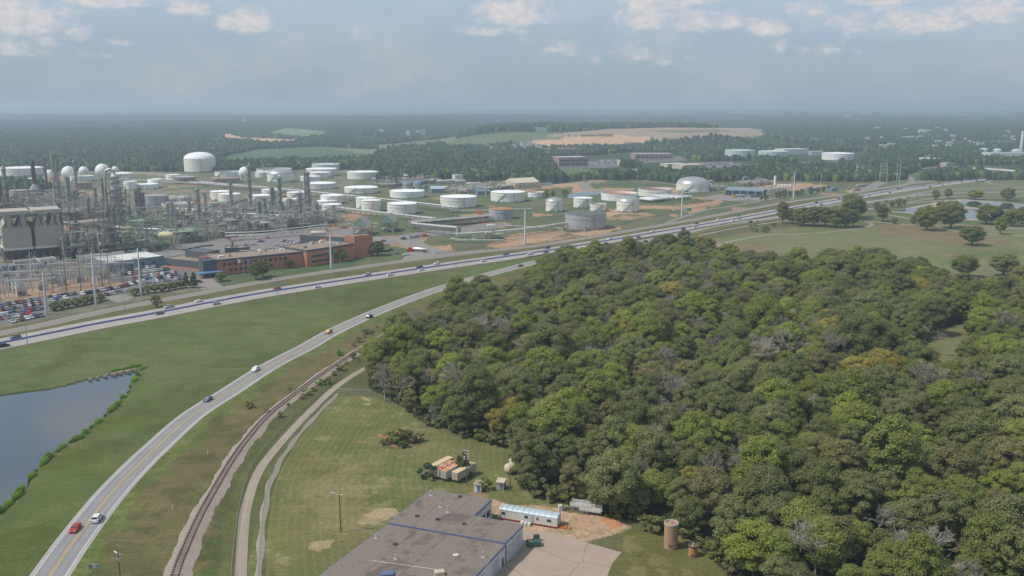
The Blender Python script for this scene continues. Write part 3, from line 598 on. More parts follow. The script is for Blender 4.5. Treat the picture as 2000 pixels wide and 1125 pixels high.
def quads(P, Nn, size, rng):
    """leaf-cluster quads at P facing Nn"""
    n = len(P); a = rng.normal(size=(n, 3)); u = np.cross(Nn, a); u /= np.linalg.norm(u, axis=1)[:, None]+1e-9; w = np.cross(Nn, u)
    s = (size*(.6+.8*rng.random(n)))[:, None]/2; asp = (.65+.5*rng.random(n))[:, None]
    bend = Nn*s*.35
    V = np.stack([P-u*s*asp-bend, P-w*s, P+u*s*asp-bend, P+w*s], 1).reshape(-1, 3)
    return V, np.arange(4*n).reshape(n, 4)
def unit(v): return v/(np.linalg.norm(v, axis=-1)[..., None]+1e-9)
def crown_mesh(name, mat, seed, rad, z0, z1, lobes, leaves, size, shape='round', core=True):
    rng = np.random.default_rng(seed); cz = (z0+z1)/2; hz_ = (z1-z0)/2
    C_ = []; Rr = []
    for i in range(lobes):
        t = (i+.5)/lobes; h = 1-2*t; ph = i*2.39996+rng.random()*.9; q = math.sqrt(max(0, 1-h*h))
        rr = .48+.5*rng.random()**.6
        if shape == 'cone': q = (1-(h+1)/2)**.8*.95
        if shape == 'tall': q *= .85
        C_.append((rad*q*rr*math.cos(ph)*.9, rad*q*rr*math.sin(ph)*.9, cz+hz_*h*.78+rng.normal()*.25)); Rr.append(rad*(.17+.2*rng.random()**1.3)*(1.1 if h > .2 else 1) if shape != 'cone' else rad*(.16+.26*q))
    C_ = np.array(C_); Rr = np.array(Rr)
    pick = rng.choice(lobes, leaves, p=Rr**2/np.sum(Rr**2)); d = unit(rng.normal(size=(leaves, 3))); d[:, 2] = np.where(d[:, 2] < -.3, -d[:, 2]*.6, d[:, 2]); d = unit(d)
    r = Rr[pick]*(.62+.62*rng.random(leaves)**1.4); P = C_[pick]+d*r[:, None]*np.array([1, 1, .8])
    out = unit((P-np.array([0, 0, cz-hz_*.3]))/np.array([rad, rad, hz_]))
    nn = unit(d*.6+out*.35+np.array([0, 0, .38])+rng.normal(size=(leaves, 3))*.45)
    V, Q = quads(P, nn, np.full(leaves, size), rng)
    if core:
        b = MB()
        for c, r_ in zip(C_, Rr): b.sphere(c[0], c[1], c[2], r_*.66, 7, 5)
        q4 = [f for f in b.f]; V2 = np.array(b.v); Q = np.vstack([Q, np.array(q4)+len(V)]); V = np.vstack([V, V2])
    return npmesh(name, V, Q, mat)
def trunk_mb(h, r, rad, seed, limbs=5, dead=0):
    rg = random.Random(seed); b = MB(); b.tube((0, 0, -.2), (rg.uniform(-.2, .2), rg.uniform(-.2, .2), h*.55), r, 7, 0, r*.65); top = Vector((0, 0, h*.55))
    for i in range(limbs):
        a = i*2.4+rg.random(); z = h*(.3+.3*rg.random()); e = Vector((math.cos(a)*rad*.6, math.sin(a)*rad*.6, h*(.7+.2*rg.random())))
        b.tube((0, 0, z), e*.5+Vector((0, 0, z*.5+h*.06)), r*.45, 5, 0, r*.3); b.tube(e*.5+Vector((0, 0, z*.5+h*.06)), e, r*.3, 5, 0, r*.1)
    return b
def dead_mesh(seed, h, rad):
    rg = random.Random(seed); b = MB()
    def br(p, d, l, r, k):
        q = p+d*l; b.tube(p, q, r, 4 if k < 3 else 3, 0, r*.62, cap=False)
        if k >= 7: return
        for i in range(rg.choice((2, 3, 3)) if k < 5 else 2):
            e = (d+Vector((rg.gauss(0, .55), rg.gauss(0, .55), rg.gauss(.06, .3)))).normalized(); br(q if i else p+d*l*rg.uniform(.6, 1), e, l*rg.uniform(.62, .85), max(r*.6, .03), k+1)
    br(Vector((0, 0, -.2)), Vector((0, 0, 1)), h*.27, .24, 0); return b
MESH = {}
# (crown radius, bottom, top, lobes, leaves, leaf size)
SHP = [(4.6, 1.6, 13.5, 34, 10500, .37), (5.6, 1.4, 12.5, 46, 13500, .38), (4.0, 1.2, 12.0, 27, 8500, .37), (5.2, 1.8, 15.5, 42, 13500, .38), (3.6, 1.0, 10.0, 22, 6500, .36), (6.6, 1.6, 15.0, 56, 17000, .4)]
def crown(i, tone):
    k = (i, tone)
    if k not in MESH: s = SHP[i]; MESH[k] = crown_mesh('crown', LM[tone], 40+i*7+len(tone), *s[:5], s[5])
    return MESH[k]
TRK = [trunk_mb(s[2], .16+s[0]*.045, s[0], 5+i).build('trunk', BARK) for i, s in enumerate(SHP)]
for o in TRK: COL.objects.unlink(o)
TRK = [o.data for o in TRK]
def obj(name, me, parent=None, loc=None, rz=None, s=None):
    o = bpy.data.objects.new(name, me); COL.objects.link(o); o.parent = parent
    if loc is not None: o.location = loc
    if rz is not None: o.rotation_euler = (0, 0, rz)
    if s is not None: o.scale = s if hasattr(s, '__len__') else (s, s, s)
    return o
def tree(p, i, tone, s, label, group=None, rz=None, name='broadleaf_tree', sz=None):
    o = thing(name, label, 'tree', (p[0], p[1], p[2] if len(p) > 2 else 0), random.random()*6.28 if rz is None else rz, group); o.scale = (s, s, sz or s)
    obj('crown', crown(i, tone), o); obj('trunk', TRK[i], o); return o
DEAD = [dead_mesh(i, 11, 4).build('branches', DEADB) for i in (3, 8, 21)]
for o in DEAD: COL.objects.unlink(o)
DEAD = [o.data for o in DEAD]
# --- the wood: sites on a jittered lattice, the nearest built one by one, the rest as one mass
def in_poly(x, y, poly):
    c = False; n = len(poly)
    for i in range(n):
        (x0, y0), (x1, y1) = poly[i][:2], poly[(i+1) % n][:2]
        if (y0 > y) != (y1 > y) and x < (x1-x0)*(y-y0)/(y1-y0)+x0: c = not c
    return c
sites = []
rg = random.Random(5); st_ = 7.3
for iy in range(int(165/st_), int(760/st_)):
    for ix in range(int(-90/st_), int(520/st_)):
        x = (ix+.5*(iy % 2)+rg.uniform(-.42, .42))*st_; y = (iy+rg.uniform(-.42, .42))*st_
        qx_, qy_ = PX(x, y, 0)
        if qx_ > 2110 or qy_ > 1400 or not in_poly(qx_, qy_, FOREST): continue
        if any(in_poly(qx_, qy_, c) for c in CLEAR): continue
        sites.append((x, y, qx_, qy_))
def clump(x, y, s): return float(fbm(np.array([x]), np.array([y]), s, 3)[0])
def pick_tone(x, y, r):
    c = clump(x+70, y, 42)*.42+clump(x, y+90, 16)*.25+r*.33
    if r > .994: return 'gold tinged'
    return 'grey green' if c < .39 else 'dark green' if c < .50 else 'olive' if c < .54 else 'mid green' if c < .62 else 'yellow green' if c < .705 else 'gold tinged'
sites.sort(key=lambda q: math.hypot(q[0], q[1]))
NEAR, mass = [], []
for x, y, a, b_ in sites:
    r = rg.random(); tone = pick_tone(x, y, r); i = rg.choice((0, 1, 1, 2, 3, 4, 5)); s = (.62+.62*rg.random()**1.3)*(1.28 if rg.random() < .1 else 1)*(.97 if y < 270 else 1.0)
    vis = (b_-14*SCALE((x, y, 0))*.95 < 1140)
    dead = rg.random() < (.24 if clump(x-300, y, 38) > .55 else .055) and a > 730
    if vis and len(NEAR) < 245: NEAR.append((x, y, a, b_, tone, i, s, dead))
    elif vis: mass.append((x, y, tone, i, s, dead))
def near_label(a, b, tone, i, s, dead):
    where = ('overhanging the parked trailer and dirt yard' if a < 1180 and b > 930 else 'at the woodland edge facing the mown lawn' if a < 1030 else 'behind the tall brown silo' if a < 1420 and b > 960 else
             'near the bottom right corner of the photo' if a > 1700 and b > 960 else 'along the bottom edge of the wood' if b > 1020 else 'on the right hand side of the wood' if a > 1700 else 'in the middle of the wood' if a > 1250 else 'in the left part of the wood')
    sz = 'tall' if i == 3 else 'small' if i == 4 else 'spreading' if i in (1, 5) else 'rounded'
    return ('bare grey dead tree standing '+where) if dead else f'{sz} {tone} broadleaf tree '+where
for x, y, a, b_, tone, i, s, dead in NEAR:
    if dead:
        o = thing('dead_tree', near_label(a, b_, tone, i, s, 1), 'tree', (x, y, 0), rg.random()*6.28, 'dead trees in the wood'); o.scale = (max(s, .9)*1.2, max(s, .9)*1.2, max(s, .95)*1.4); obj('branches', rg.choice(DEAD), o)
    else: tree((x, y, 0), i, tone, s, near_label(a, b_, tone, i, s, 0), 'trees of the wood', rg.random()*6.28, sz=s*rg.uniform(.92, 1.15))
PC = bpy.data.collections.new('tree_shapes'); PIDX = {}
def proto(kind, me):
    if kind not in PIDX: o = bpy.data.objects.new('shape_%03d' % len(PIDX), me); PC.objects.link(o); PIDX[kind] = len(PIDX)
    return PIDX[kind]
def scatter(name, pts, coll):
    """pts: x, y, z, scale, rotation, shape index -> one mass of trees"""
    a = np.array(pts, np.float32); me = bpy.data.meshes.new(name); me.vertices.add(len(a)); me.vertices.foreach_set('co', np.ascontiguousarray(a[:, :3]).ravel())
    for nm, ty, k in (('sc', 'FLOAT', 3), ('rz', 'FLOAT', 4)):
        q = me.attributes.new(nm, ty, 'POINT'); q.data.foreach_set('value', np.ascontiguousarray(a[:, k]))
    q = me.attributes.new('ix', 'INT', 'POINT'); q.data.foreach_set('value', a[:, 5].astype(np.int32)); me.update()
    o = bpy.data.objects.new(name, me); COL.objects.link(o); o['kind'] = 'stuff'
    g = bpy.data.node_groups.new(name, 'GeometryNodeTree'); g.interface.new_socket('Geometry', in_out='INPUT', socket_type='NodeSocketGeometry'); g.interface.new_socket('Geometry', in_out='OUTPUT', socket_type='NodeSocketGeometry')
    gi = g.nodes.new('NodeGroupInput'); go = g.nodes.new('NodeGroupOutput'); ci = g.nodes.new('GeometryNodeCollectionInfo'); ci.inputs[0].default_value = coll; ci.inputs[1].default_value = True; ci.inputs[2].default_value = True
    ip = g.nodes.new('GeometryNodeInstanceOnPoints'); ip.inputs['Pick Instance'].default_value = True
    def na(n, ty):
        q = g.nodes.new('GeometryNodeInputNamedAttribute'); q.data_type = ty; q.inputs[0].default_value = n; return q.outputs[0]
    cx = g.nodes.new('ShaderNodeCombineXYZ'); g.links.new(na('rz', 'FLOAT'), cx.inputs[2])
    g.links.new(gi.outputs[0], ip.inputs['Points']); g.links.new(ci.outputs[0], ip.inputs['Instance']); g.links.new(na('ix', 'INT'), ip.inputs['Instance Index'])
    e2r = g.nodes.new('FunctionNodeEulerToRotation'); g.links.new(cx.outputs[0], e2r.inputs[0]); g.links.new(e2r.outputs[0], ip.inputs['Rotation']); g.links.new(na('sc', 'FLOAT'), ip.inputs['Scale']); g.links.new(ip.outputs[0], go.inputs[0])
    md = o.modifiers.new('scatter', 'NODES'); md.node_group = g; return o
pts = [(x, y, 0, max(s, .95)*1.35 if dead else s, rg.random()*6.28, proto('dead%d' % (i % 3), DEAD[i % 3]) if dead else proto((i, tone), crown(i, tone))) for x, y, tone, i, s, dead in mass]
tag(scatter('woodland', pts, PC), 'dense mixed wood of broadleaf trees stretching back toward the highway', kind='stuff')
print('forest', len(sites), 'near', len(NEAR), 'mass', len(mass))
# --- far-off woods: clumps of trees beyond the works
FC = bpy.data.collections.new('far_tree_shapes')
def clump_mesh(seed, n, rad, size, leaves, tone, th=12):
    rng = np.random.default_rng(seed); Vs = []; Qs = []; o = 0
    for i in range(n):
        a = rng.random()*6.28; r = rad*math.sqrt(rng.random()); h = th*(.65+.55*rng.random()); w = 3.6+2.4*rng.random()
        d = unit(rng.normal(size=(leaves, 3))); d[:, 2] = np.abs(d[:, 2]); P = np.array([r*math.cos(a), r*math.sin(a), h*.45])+d*np.array([w, w, h*.55])*(.8+.25*rng.random((leaves, 1)))
        V, Q = quads(P, unit(d+rng.normal(size=(leaves, 3))*.35), np.full(leaves, size), rng); Vs.append(V); Qs.append(Q+o); o += len(V)
        b = MB(); b.lathe([(w*.9, 0), (w*1.0, h*.4), (w*.9, h*.68), (w*.5, h*.9), (w*.1, h*.97)], r*math.cos(a), r*math.sin(a), 7); Vs.append(np.array(b.v)); Qs.append(np.array(b.f)+o); o += len(b.v)
    return npmesh('far_clump', np.vstack(Vs), np.vstack(Qs), LM[tone])
k = 0
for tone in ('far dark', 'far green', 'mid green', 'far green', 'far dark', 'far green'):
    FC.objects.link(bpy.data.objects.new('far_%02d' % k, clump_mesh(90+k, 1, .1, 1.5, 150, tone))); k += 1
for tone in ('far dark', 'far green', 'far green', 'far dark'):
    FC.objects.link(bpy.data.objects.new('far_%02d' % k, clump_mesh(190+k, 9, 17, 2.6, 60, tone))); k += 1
WOODS = [[(745, 356), (700, 335), (860, 300), (880, 291), (1000, 292), (1090, 300), (1085, 322), (1040, 332), (1000, 349), (930, 356), (850, 350)], [(1255, 341), (1262, 352), (1330, 360), (1390, 357), (1480, 352), (1700, 356), (1700, 347), (1560, 338), (1420, 340), (1340, 345)],
         [(430, 326), (640, 319), (665, 330), (580, 332), (480, 335), (425, 338)], [(0, 285), (0, 322), (90, 322), (330, 333), (358, 330), (420, 320), (440, 290)], [(640, 318), (700, 335), (745, 352), (720, 320)], [(1800, 352), (1810, 345), (1920, 340), (1930, 347), (1850, 354)], [(1740, 336), (1690, 352), (1730, 356), (1770, 342), (1800, 330)],
         [(0, 360), (60, 360), (110, 372), (60, 378), (0, 376)], [(1210, 326), (1250, 330), (1245, 322), (1215, 320)]]
NOT = [p for p, c in FARC] + [[(-900, 324), (360, 336), (440, 336), (600, 330), (680, 332), (760, 352), (1060, 362), (1250, 362), (1400, 362), (1700, 362), (2300, 362), (2300, 700), (-900, 700)],
       [(1085, 310), (1160, 303), (1240, 296), (1320, 298), (1345, 312), (1380, 316), (1345, 332), (1255, 328), (1255, 345), (1100, 350), (1080, 328)], [(1085, 327), (1345, 320), (1345, 334), (1085, 345)], [(1250, 316), (1480, 314), (1480, 336), (1384, 341), (1330, 343), (1250, 339)], [(1410, 296), (1690, 296), (1690, 318), (1600, 321), (1500, 314), (1410, 313)], [(1500, 318), (1640, 318), (1640, 328), (1510, 334)],
       [(1640, 312), (1700, 322), (1740, 348), (1700, 362), (1660, 362), (1690, 345), (1650, 325)], [(1780, 330), (1830, 322), (2000, 322), (2000, 345), (1880, 356), (1760, 362), (1770, 345)], [(1890, 300), (2000, 300), (2000, 316), (1920, 314)], [(1790, 312), (1860, 312), (1860, 320), (1790, 322)], [(1040, 298), (1130, 298), (1130, 304), (1050, 306)], [(970, 300), (1040, 298), (1040, 306), (975, 308)]]
fp = []
def occupied(a, b): return any(in_poly(a, b, q) for q in NOT)
rg = random.Random(9)
def far_set(st, x, y, big, extra):
    """keep the lattice points that carry woodland"""
    nr_ = np.random.default_rng(int(y[0])); x = x+nr_.uniform(-.45, .45, x.shape)*st; y = y+nr_.uniform(-.45, .45, y.shape)*st; z = hgt(x, y)
    dep_ = y*math.cos(PIT)-(z-H)*math.sin(PIT); a = 1000+F*x/dep_; b_ = 562.5-F*(y*math.sin(PIT)+(z-H)*math.cos(PIT))/dep_
    bad = b_ > 352
    for q in NOT: bad |= inside(a, b_, q)
    good = np.zeros(a.shape, bool)
    for q in WOODS: good |= inside(a, b_, q)
    k_ = (~bad | good) & (a > -180) & (a < 2180)
    if extra: k_ &= fbm(x, y, 420, 3) < .66
    for i in np.nonzero(k_)[0]: fp.append((x[i], y[i], z[i]-.5, rg.uniform(.75, 1.25), rg.random()*6.28, rg.choice((6, 7, 8, 9, 6, 7)) if big else rg.choice((0, 1, 2, 3, 4, 5))))
y = 1150.0
while y < 3300:
    st = 8.2+max(0, y-1800)*.0035; q = np.arange(-.62*y, .62*y, st); far_set(st, q, np.full(q.shape, y), False, y > 2400); y += st
while y < 15500:
    st = 25+(y-3300)*.0085; q = np.arange(-.62*y, .62*y, st); far_set(st, q, np.full(q.shape, y), True, True); y += st*.8
print('far', len(fp)); tag(scatter('distant_woodland', fp, FC), 'far off woodland rolling away to the hazy horizon', kind='stuff')
# ------------------------------------------------------------------ storage tanks
WH = M('tank_white', (236, 235, 230), .55, var=.05, scale=.25, streak=.25, worn=(196, 186, 172)); WHR = M('tank_roof_white', (242, 242, 238), .6, var=.06, scale=.3, streak=0)
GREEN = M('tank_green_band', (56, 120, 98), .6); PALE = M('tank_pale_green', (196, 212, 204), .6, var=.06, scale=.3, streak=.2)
GRY = M('tank_grey', (172, 174, 176), .55, .1, var=.12, scale=.2, streak=.6, worn=(140, 128, 112)); DGR = M('tank_dark_roof', (104, 104, 102), .8, var=.15)
RUST = M('tank_rust', (150, 134, 118), .75, var=.2, scale=.3, streak=.8, worn=(168, 104, 66)); RUR = M('rust_roof', (186, 122, 78), .85, var=.2, scale=.4, sc2=((150, 96, 66), .6, .52)); RED = M('red_roof', (140, 62, 48), .8, var=.2)
STEEL = M('steel_grey', (150, 146, 140), .65, .2, var=.15, scale=.5); DSTEEL = M('steel_dark', (104, 99, 93), .75, .1, var=.2, scale=.5); LSTEEL = M('steel_light', (186, 183, 176), .55, .2, var=.12, scale=.5)
GSTEEL = M('steel_green', (138, 154, 132), .7, var=.15, scale=.5); TAN = M('concrete_tan', (172, 162, 148), .85, var=.12, scale=.4, streak=.4); ALU = M('aluminium_jacket', (190, 190, 186), .4, .5, var=.12, scale=.8)
BLUE = M('blue_paint', (92, 130, 166), .6); TEAL = M('teal_cladding', (128, 158, 146), .7, var=.08, streak=.2); STAIR = M('stair_galvanised', (150, 152, 150), .6, .2)
BRICK = M('brick', (190, 128, 98), .9, var=.14, scale=.8, streak=.2, worn=(140, 84, 62)); DCLAD = M('dark_cladding', (88, 92, 96), .6, var=.1, streak=.2, worn=(90, 92, 94)); GRAVEL = M('roof_gravel', (150, 132, 116), .95, var=.2, scale=.8, sc2=((122, 108, 96), .15, .55))
GLASS = M('window_glass', (58, 70, 76), .12, var=.25, scale=.3, spec=.7); TRIM = M('grey_trim', (86, 92, 98), .6); BEIGE = M('beige_cladding', (196, 184, 160), .8, var=.08, streak=.3); WHC = M('white_cladding', (214, 212, 206), .7, var=.07, streak=.3); BLC = M('blue_cladding', (112, 136, 152), .65, var=.08, streak=.2)
def base_at(cx, bot, w):
    f = G(cx, bot); d = Vector((f.x, f.y, 0)).normalized(); r = w/2/SCALE(f)
    for _ in range(3): c = f+d*r; r = w/2/SCALE(c)
    return c, r
WHITES = [WH, M('tank_white_streaked', (230, 226, 216), .6, var=.06, scale=.2, streak=.6, worn=(176, 158, 138)), M('tank_cream', (230, 228, 216), .55, var=.05, scale=.3, streak=.35, worn=(190, 170, 150))]
def tank(cx, top, bot, w, style, label, sm=None, rm=None, band=True, stair=1.0, rise=.06, group='storage tanks of the works'):
    c, r = base_at(cx, bot, w); h = max(3, ZAT(c, top)); sm = sm or WHITES[int(cx*7) % 3]; rm = rm or WHR; n = 40
    o = thing('storage_tank', label, 'storage tank', c, group=group)
    b = MB(); prof = [(r, -.2), (r, h)]
    b.lathe(prof, n=n)
    for z in (h*.995, h*.72): b.lathe([(r, z-.22), (r+.35, z-.2), (r+.35, z), (r, z+.05)], n=n, sm=False)
    if style == 'float':
        b.lathe([(r-.15, h), (r-.15, h*.72)], n=n); b.lathe([(r, h), (r-.15, h)], n=n)
    b.build('shell', sm, o); b = MB()
    if style == 'float': b.disc(0, 0, h*.72, r-.15, n); b.lathe([(r-.2, h*.73), (r-1.2, h*.74), (r-1.2, h*.72)], n=n)
    elif style == 'dome': b.dome(0, 0, h, r*1.0, r*rise*5.5, n, 6); [b.lathe([(r*q, h+r*rise*5.5*math.sqrt(1-q*q)+.1), (r*q-.3, h+r*rise*5.5*math.sqrt(1-q*q)+.16)], n=n) for q in (.35, .7)]
    else: b.disc(0, 0, h+.02, r+.1, n, zc=h+r*rise); b.cyl(r*.5, r*.2, h, h+r*rise*.6+.9, .5, n=8); b.cyl(-r*.3, -r*.4, h, h+r*rise*.6+.8, .4, n=8)
    b.build('roof', rm, o)
    if band: MB().lathe([(r+.12, -.1), (r+.12, .05+h*.07), (r, h*.075)], n=n).build('base_band', GREEN, o)
    if stair:                                  # winding stair with its handrail
        b = MB(); k = 22; a0 = -1.9*stair-.35; sw = .95*min(1.4, 12/r)*stair
        for i in range(k):
            a = a0+sw*i/k; a2 = a0+sw*(i+1)/k; z = h*i/k; z2 = h*(i+1)/k
            P = [((r+.1)*math.cos(a), (r+.1)*math.sin(a), z), ((r+1.0)*math.cos(a), (r+1.0)*math.sin(a), z), ((r+1.0)*math.cos(a2), (r+1.0)*math.sin(a2), z2), ((r+.1)*math.cos(a2), (r+.1)*math.sin(a2), z2)]
            b.add(P+[(x, y, z_+.25) for x, y, z_ in P], [(0, 1, 2, 3), (7, 6, 5, 4), (1, 5, 6, 2), (0, 4, 5, 1), (2, 6, 7, 3)]); b.tube((P[1][0], P[1][1], z+1.2), (P[2][0], P[2][1], z2+1.2), .07, 4)
        b.build('stair', STAIR, o)
    b = MB()
    for i in range(4): a = -2.6+i*.7+cx % 1.3; b.box((r+.1)*math.cos(a), (r+.1)*math.sin(a), .8, .3, 1.1, 1.1, a)
    b.tube((r*math.cos(-1.2), r*math.sin(-1.2)-.3, .2), (r*math.cos(-1.2), r*math.sin(-1.2)-.3, h+1), .14, 5); b.build('fittings', DSTEEL, o)
    return o
T = [ # cx, top, bottom, width, style, what it is
 (43, 327, 345, 76, 'flat', 'wide white tank at the far left edge behind the dark stacks'), (56, 349.5, 362, 46, 'flat', 'white tank low in front of the wide far left tank'), (160.5, 343, 355, 43, 'float', 'open white tank with a dark rim under the small sphere'),
 (161, 356, 370, 36, 'flat', 'rust stained tan tank below the open white tank', RUST, RUST, 0), (238, 338, 349.5, 42, 'cone', 'white tank with a low crumpled cone roof beside the biggest sphere'), (255.5, 354, 371.5, 25, 'flat', 'white upright tank just right of the reactor tower'),
 (288, 359, 370, 41, 'flat', 'low white tank in front of a taller white one'), (303.5, 350, 367, 27, 'flat', 'taller white tank behind the low one right of the reactor'), (391.5, 309, 337.5, 59, 'dome', 'huge white domed tank standing alone in front of far trees'),
 (339, 341, 355, 28, 'flat', 'white tank half hidden by a streaked grey tank'), (361, 345, 359.5, 42, 'flat', 'streaked brownish grey flat tank left of the rusty one', RUST, GRY, 0), (305, 381, 402, 45, 'cone', 'grey cone roofed tank among the pipes', GRY, TAN, 0),
 (337, 388, 400, 33, 'dome', 'small grey domed tank with rust on its dome', GRY, TAN, 0), (361, 386, 400, 26, 'dome', 'second small grey domed tank behind the ring wall', GRY, TAN, 0), (346, 396, 407, 56, 'float', 'low white ring wall tank in front of two grey domes', None, TAN, 0), (38, 371, 389, 33, 'flat', 'tan flat tank behind the furnace at the far left', TAN, TAN, 0),
 (444, 334.5, 345.5, 46, 'float', 'open white tank with dark roof left of the lone sphere', None, DGR), (440, 347, 358, 56, 'flat', 'rusty orange streaked low tank below the lone sphere', RUST, RUST, 0), (536, 329, 340, 67, 'float', 'wide open white tank with a dark rim behind the domed tank', None, DGR), (515, 335.5, 347.5, 31, 'flat', 'white tank left of the aluminium domed tank'),
 (548, 339, 356.5, 50, 'dome', 'white tank with a grey aluminium dome near the lone sphere', None, ALU), (637.5, 320, 333.5, 55, 'flat', 'pale greenish tank at the very back of the tank row', PALE, PALE), (628, 329, 345, 60, 'flat', 'wide white tank in front of the pale greenish one'), (626, 336, 348.5, 40, 'flat', 'low white tank with a seam below the back row'),
 (606, 344, 355.5, 37, 'flat', 'white tank in the gap left of the back row'), (709, 335, 351.5, 60, 'flat', 'wide white tank at the right end of the back row'), (625, 357, 370, 62, 'cone', 'broad white cone roof tank behind the tallest grey column'), (706, 365, 379, 65, 'cone', 'broad white tank behind the long pipe rack'),
 (433, 373, 391.5, 42, 'flat', 'white tank tucked behind its twin left of the thin columns'), (449, 378, 396, 42, 'flat', 'white tank in front of its twin left of the thin columns'), (417, 396, 413, 20, 'flat', 'plain grey upright tank beside the green pipe column', GRY, GRY, 0), (415.5, 411, 420, 17, 'flat', 'little white tank at the foot of the grey upright tank'),
 (529.5, 370, 386, 35, 'flat', 'white tank half behind the grey fractionator column'), (508, 381, 399, 44, 'flat', 'white tank between the slim grey and green columns'), (580.5, 375, 391, 38, 'flat', 'white tank peeking left of the tallest column'), (568, 388, 404, 32, 'flat', 'white tank behind the pale green column'),
 (648.5, 381, 399, 43, 'flat', 'white tank rearmost of the three beside the tall columns'), (639, 391.5, 401, 38, 'flat', 'low white tank middle of the three beside the tall columns'), (648.5, 398.5, 415, 37, 'flat', 'white tank foremost of the three beside the tall columns'), (714.5, 386, 409, 37, 'flat', 'white tank rear one of the close upright pair'), (725, 390.5, 414, 38, 'flat', 'white tank front one of the close upright pair'),
 (795.5, 372, 388, 67, 'cone', 'broad white tank crossed by the long pipe rack'), (895.5, 383, 407, 71, 'cone', 'big white cone roof tank with a diagonal stair behind pipework'), (785.5, 396.5, 420, 57, 'flat', 'white tank with a downpipe above the grassy mound'), (992, 374, 396, 67, 'cone', 'big white cone roof tank alone on the grass by the tan warehouse'),
 (1047, 374.5, 386.5, 32, 'float', 'small open white tank with a rusty roof near the trees', None, RUR), (979, 407, 429, 47, 'cone', 'grey tank with an orange rusted roof', GRY, RUR, 0), (1082.5, 392, 414.5, 33, 'dome', 'slim white tank with a grey dome and diagonal stair', None, ALU), (1138.5, 386, 407, 37, 'flat', 'plain white upright tank behind the big grey tank'),
 (1168, 397.5, 414, 32, 'float', 'small open white tank squeezed behind the big grey tank', None, DGR), (1143, 415.5, 450, 78, 'flat', 'big weathered grey flat tank nearest the highway', GRY, DGR, 0), (1209, 376, 394, 70, 'float', 'wide open white tank with a rusty inner rim', None, RUR), (1279, 368, 385.5, 66, 'float', 'wide open white tank with a dark red roof', None, RED),
 (1226, 392, 415.5, 44, 'dome', 'white tank with a grey dome and broad green foot band', None, ALU), (1352.5, 358, 375, 63, 'dome', 'large white tank with a silver dome near the gas bullets', None, ALU)]
for a in T:
    cx, top, bot, w, st, lb = a[:6]; sm = a[6] if len(a) > 6 else None; rm = a[7] if len(a) > 7 else None
    tank(cx, top, bot, w, st, lb, sm, rm, band=not (len(a) > 8), stair=(1.0 if cx % 2 < 1 else -1.0) if w > 30 else 0, rise=.1 if st == 'cone' else .075 if st == 'dome' else .03)
def sphere_tank(cx, cy_, r, bot, label):
    p = G(cx, bot); R_ = r/SCALE(p); z = ZAT(p, cy_); o = thing('gas_sphere', label, 'gas sphere', p, group='gas spheres'); MB().sphere(0, 0, z, R_, 28, 16).build('shell', WH, o)
    for i in range(8):
        a = i*math.pi/4+.3; MB().tube((R_*.97*math.cos(a), R_*.97*math.sin(a), 0), (R_*.97*math.cos(a), R_*.97*math.sin(a), z), .45, 6).build('leg', WH, o)
    b = MB(); pts_ = [(R_*1.5, -R_*.6, 0), (R_*.9, -R_*.75, z+R_*.1), (R_*.4, -R_*.5, z+R_*.8), (0, 0, z+R_)]; b.path(pts_, .35, 4); b.cyl(0, 0, z+R_-.2, z+R_+1.2, .8, n=8); b.build('stair', STAIR, o)
for a in ((98, 341, 9.6, 352, 'white gas sphere behind the thin ribbed chimney, leftmost of the spheres'), (135, 337, 12.6, 352, 'big white gas sphere right of the tall latticed column'), (164.5, 334, 9, 347, 'smaller white gas sphere behind the open tank'), (201, 333, 13.2, 349, 'biggest white gas sphere with a diagonal ladder'),
          (226, 331, 6.5, 345, 'smallest white gas sphere peeping over a crumpled roof tank'), (479, 337, 11.5, 352, 'lone white gas sphere beside the open dark roofed tank')): sphere_tank(*a)
# ------------------------------------------------------------------ columns and chimneys
def column(cx, top, bot, w, mat, label, rings=5, lean=0, two=False, group='distillation columns'):
    p = G(cx, bot); r = w/2/SCALE(p); h = ZAT(p, top); o = thing('distillation_tower', label, 'column', p, group=group); rg = random.Random(cx)
    b = MB(); zs = h*(.55 if two else .8)
    b.lathe([(r*1.25, -.2), (r*1.1, h*.06), (r, h*.1), (r, zs), (r*(.7 if two else .96), zs+r), (r*(.68 if two else .96), h-r*.6), (r*.6, h-.1), (.01, h)], n=14); b.build('shell', mat, o)
    b = MB()
    for i in range(rings):
        z = h*(.22+.74*i/max(1, rings-1)); rr = (r*.7 if two and z > zs else r)+1.0; b.lathe([(rr-1.0, z), (rr, z), (rr, z+.2), (rr-1.0, z+.2)], n=12, sm=False)
        for k in range(12): a = k*math.pi/6; b.box(rr*math.cos(a), rr*math.sin(a), z+.2, .1, .1, 1.0)
        b.lathe([(rr, z+1.1), (rr+.08, z+1.16)], n=12)
    b.build('platform', DSTEEL, o); b = MB()
    a = rg.uniform(3.3, 6); q = r+.55; b.path([(0, 0, h), (0, 0, h+1.5), (q*math.cos(a), q*math.sin(a), h+1.2), (q*math.cos(a), q*math.sin(a), h*.1)], max(.3, r*.22), 6)
    a += 1.3; b.tube((q*math.cos(a), q*math.sin(a), 0), (q*math.cos(a), q*math.sin(a), h*.9), .25, 5); b.build('riser_pipe', ALU if mat is not DSTEEL else STEEL, o)
    a += 1.0; q = r+.9; b = MB()
    for s in (-.25, .25): b.tube((q*math.cos(a)+s, q*math.sin(a), 0), (q*math.cos(a)+s, q*math.sin(a), h*.96), .07, 4)
    for k in range(int(h/1.2)): b.box(q*math.cos(a), q*math.sin(a), k*1.2+.5, .5, .08, .08)
    b.build('ladder', DSTEEL, o); return o
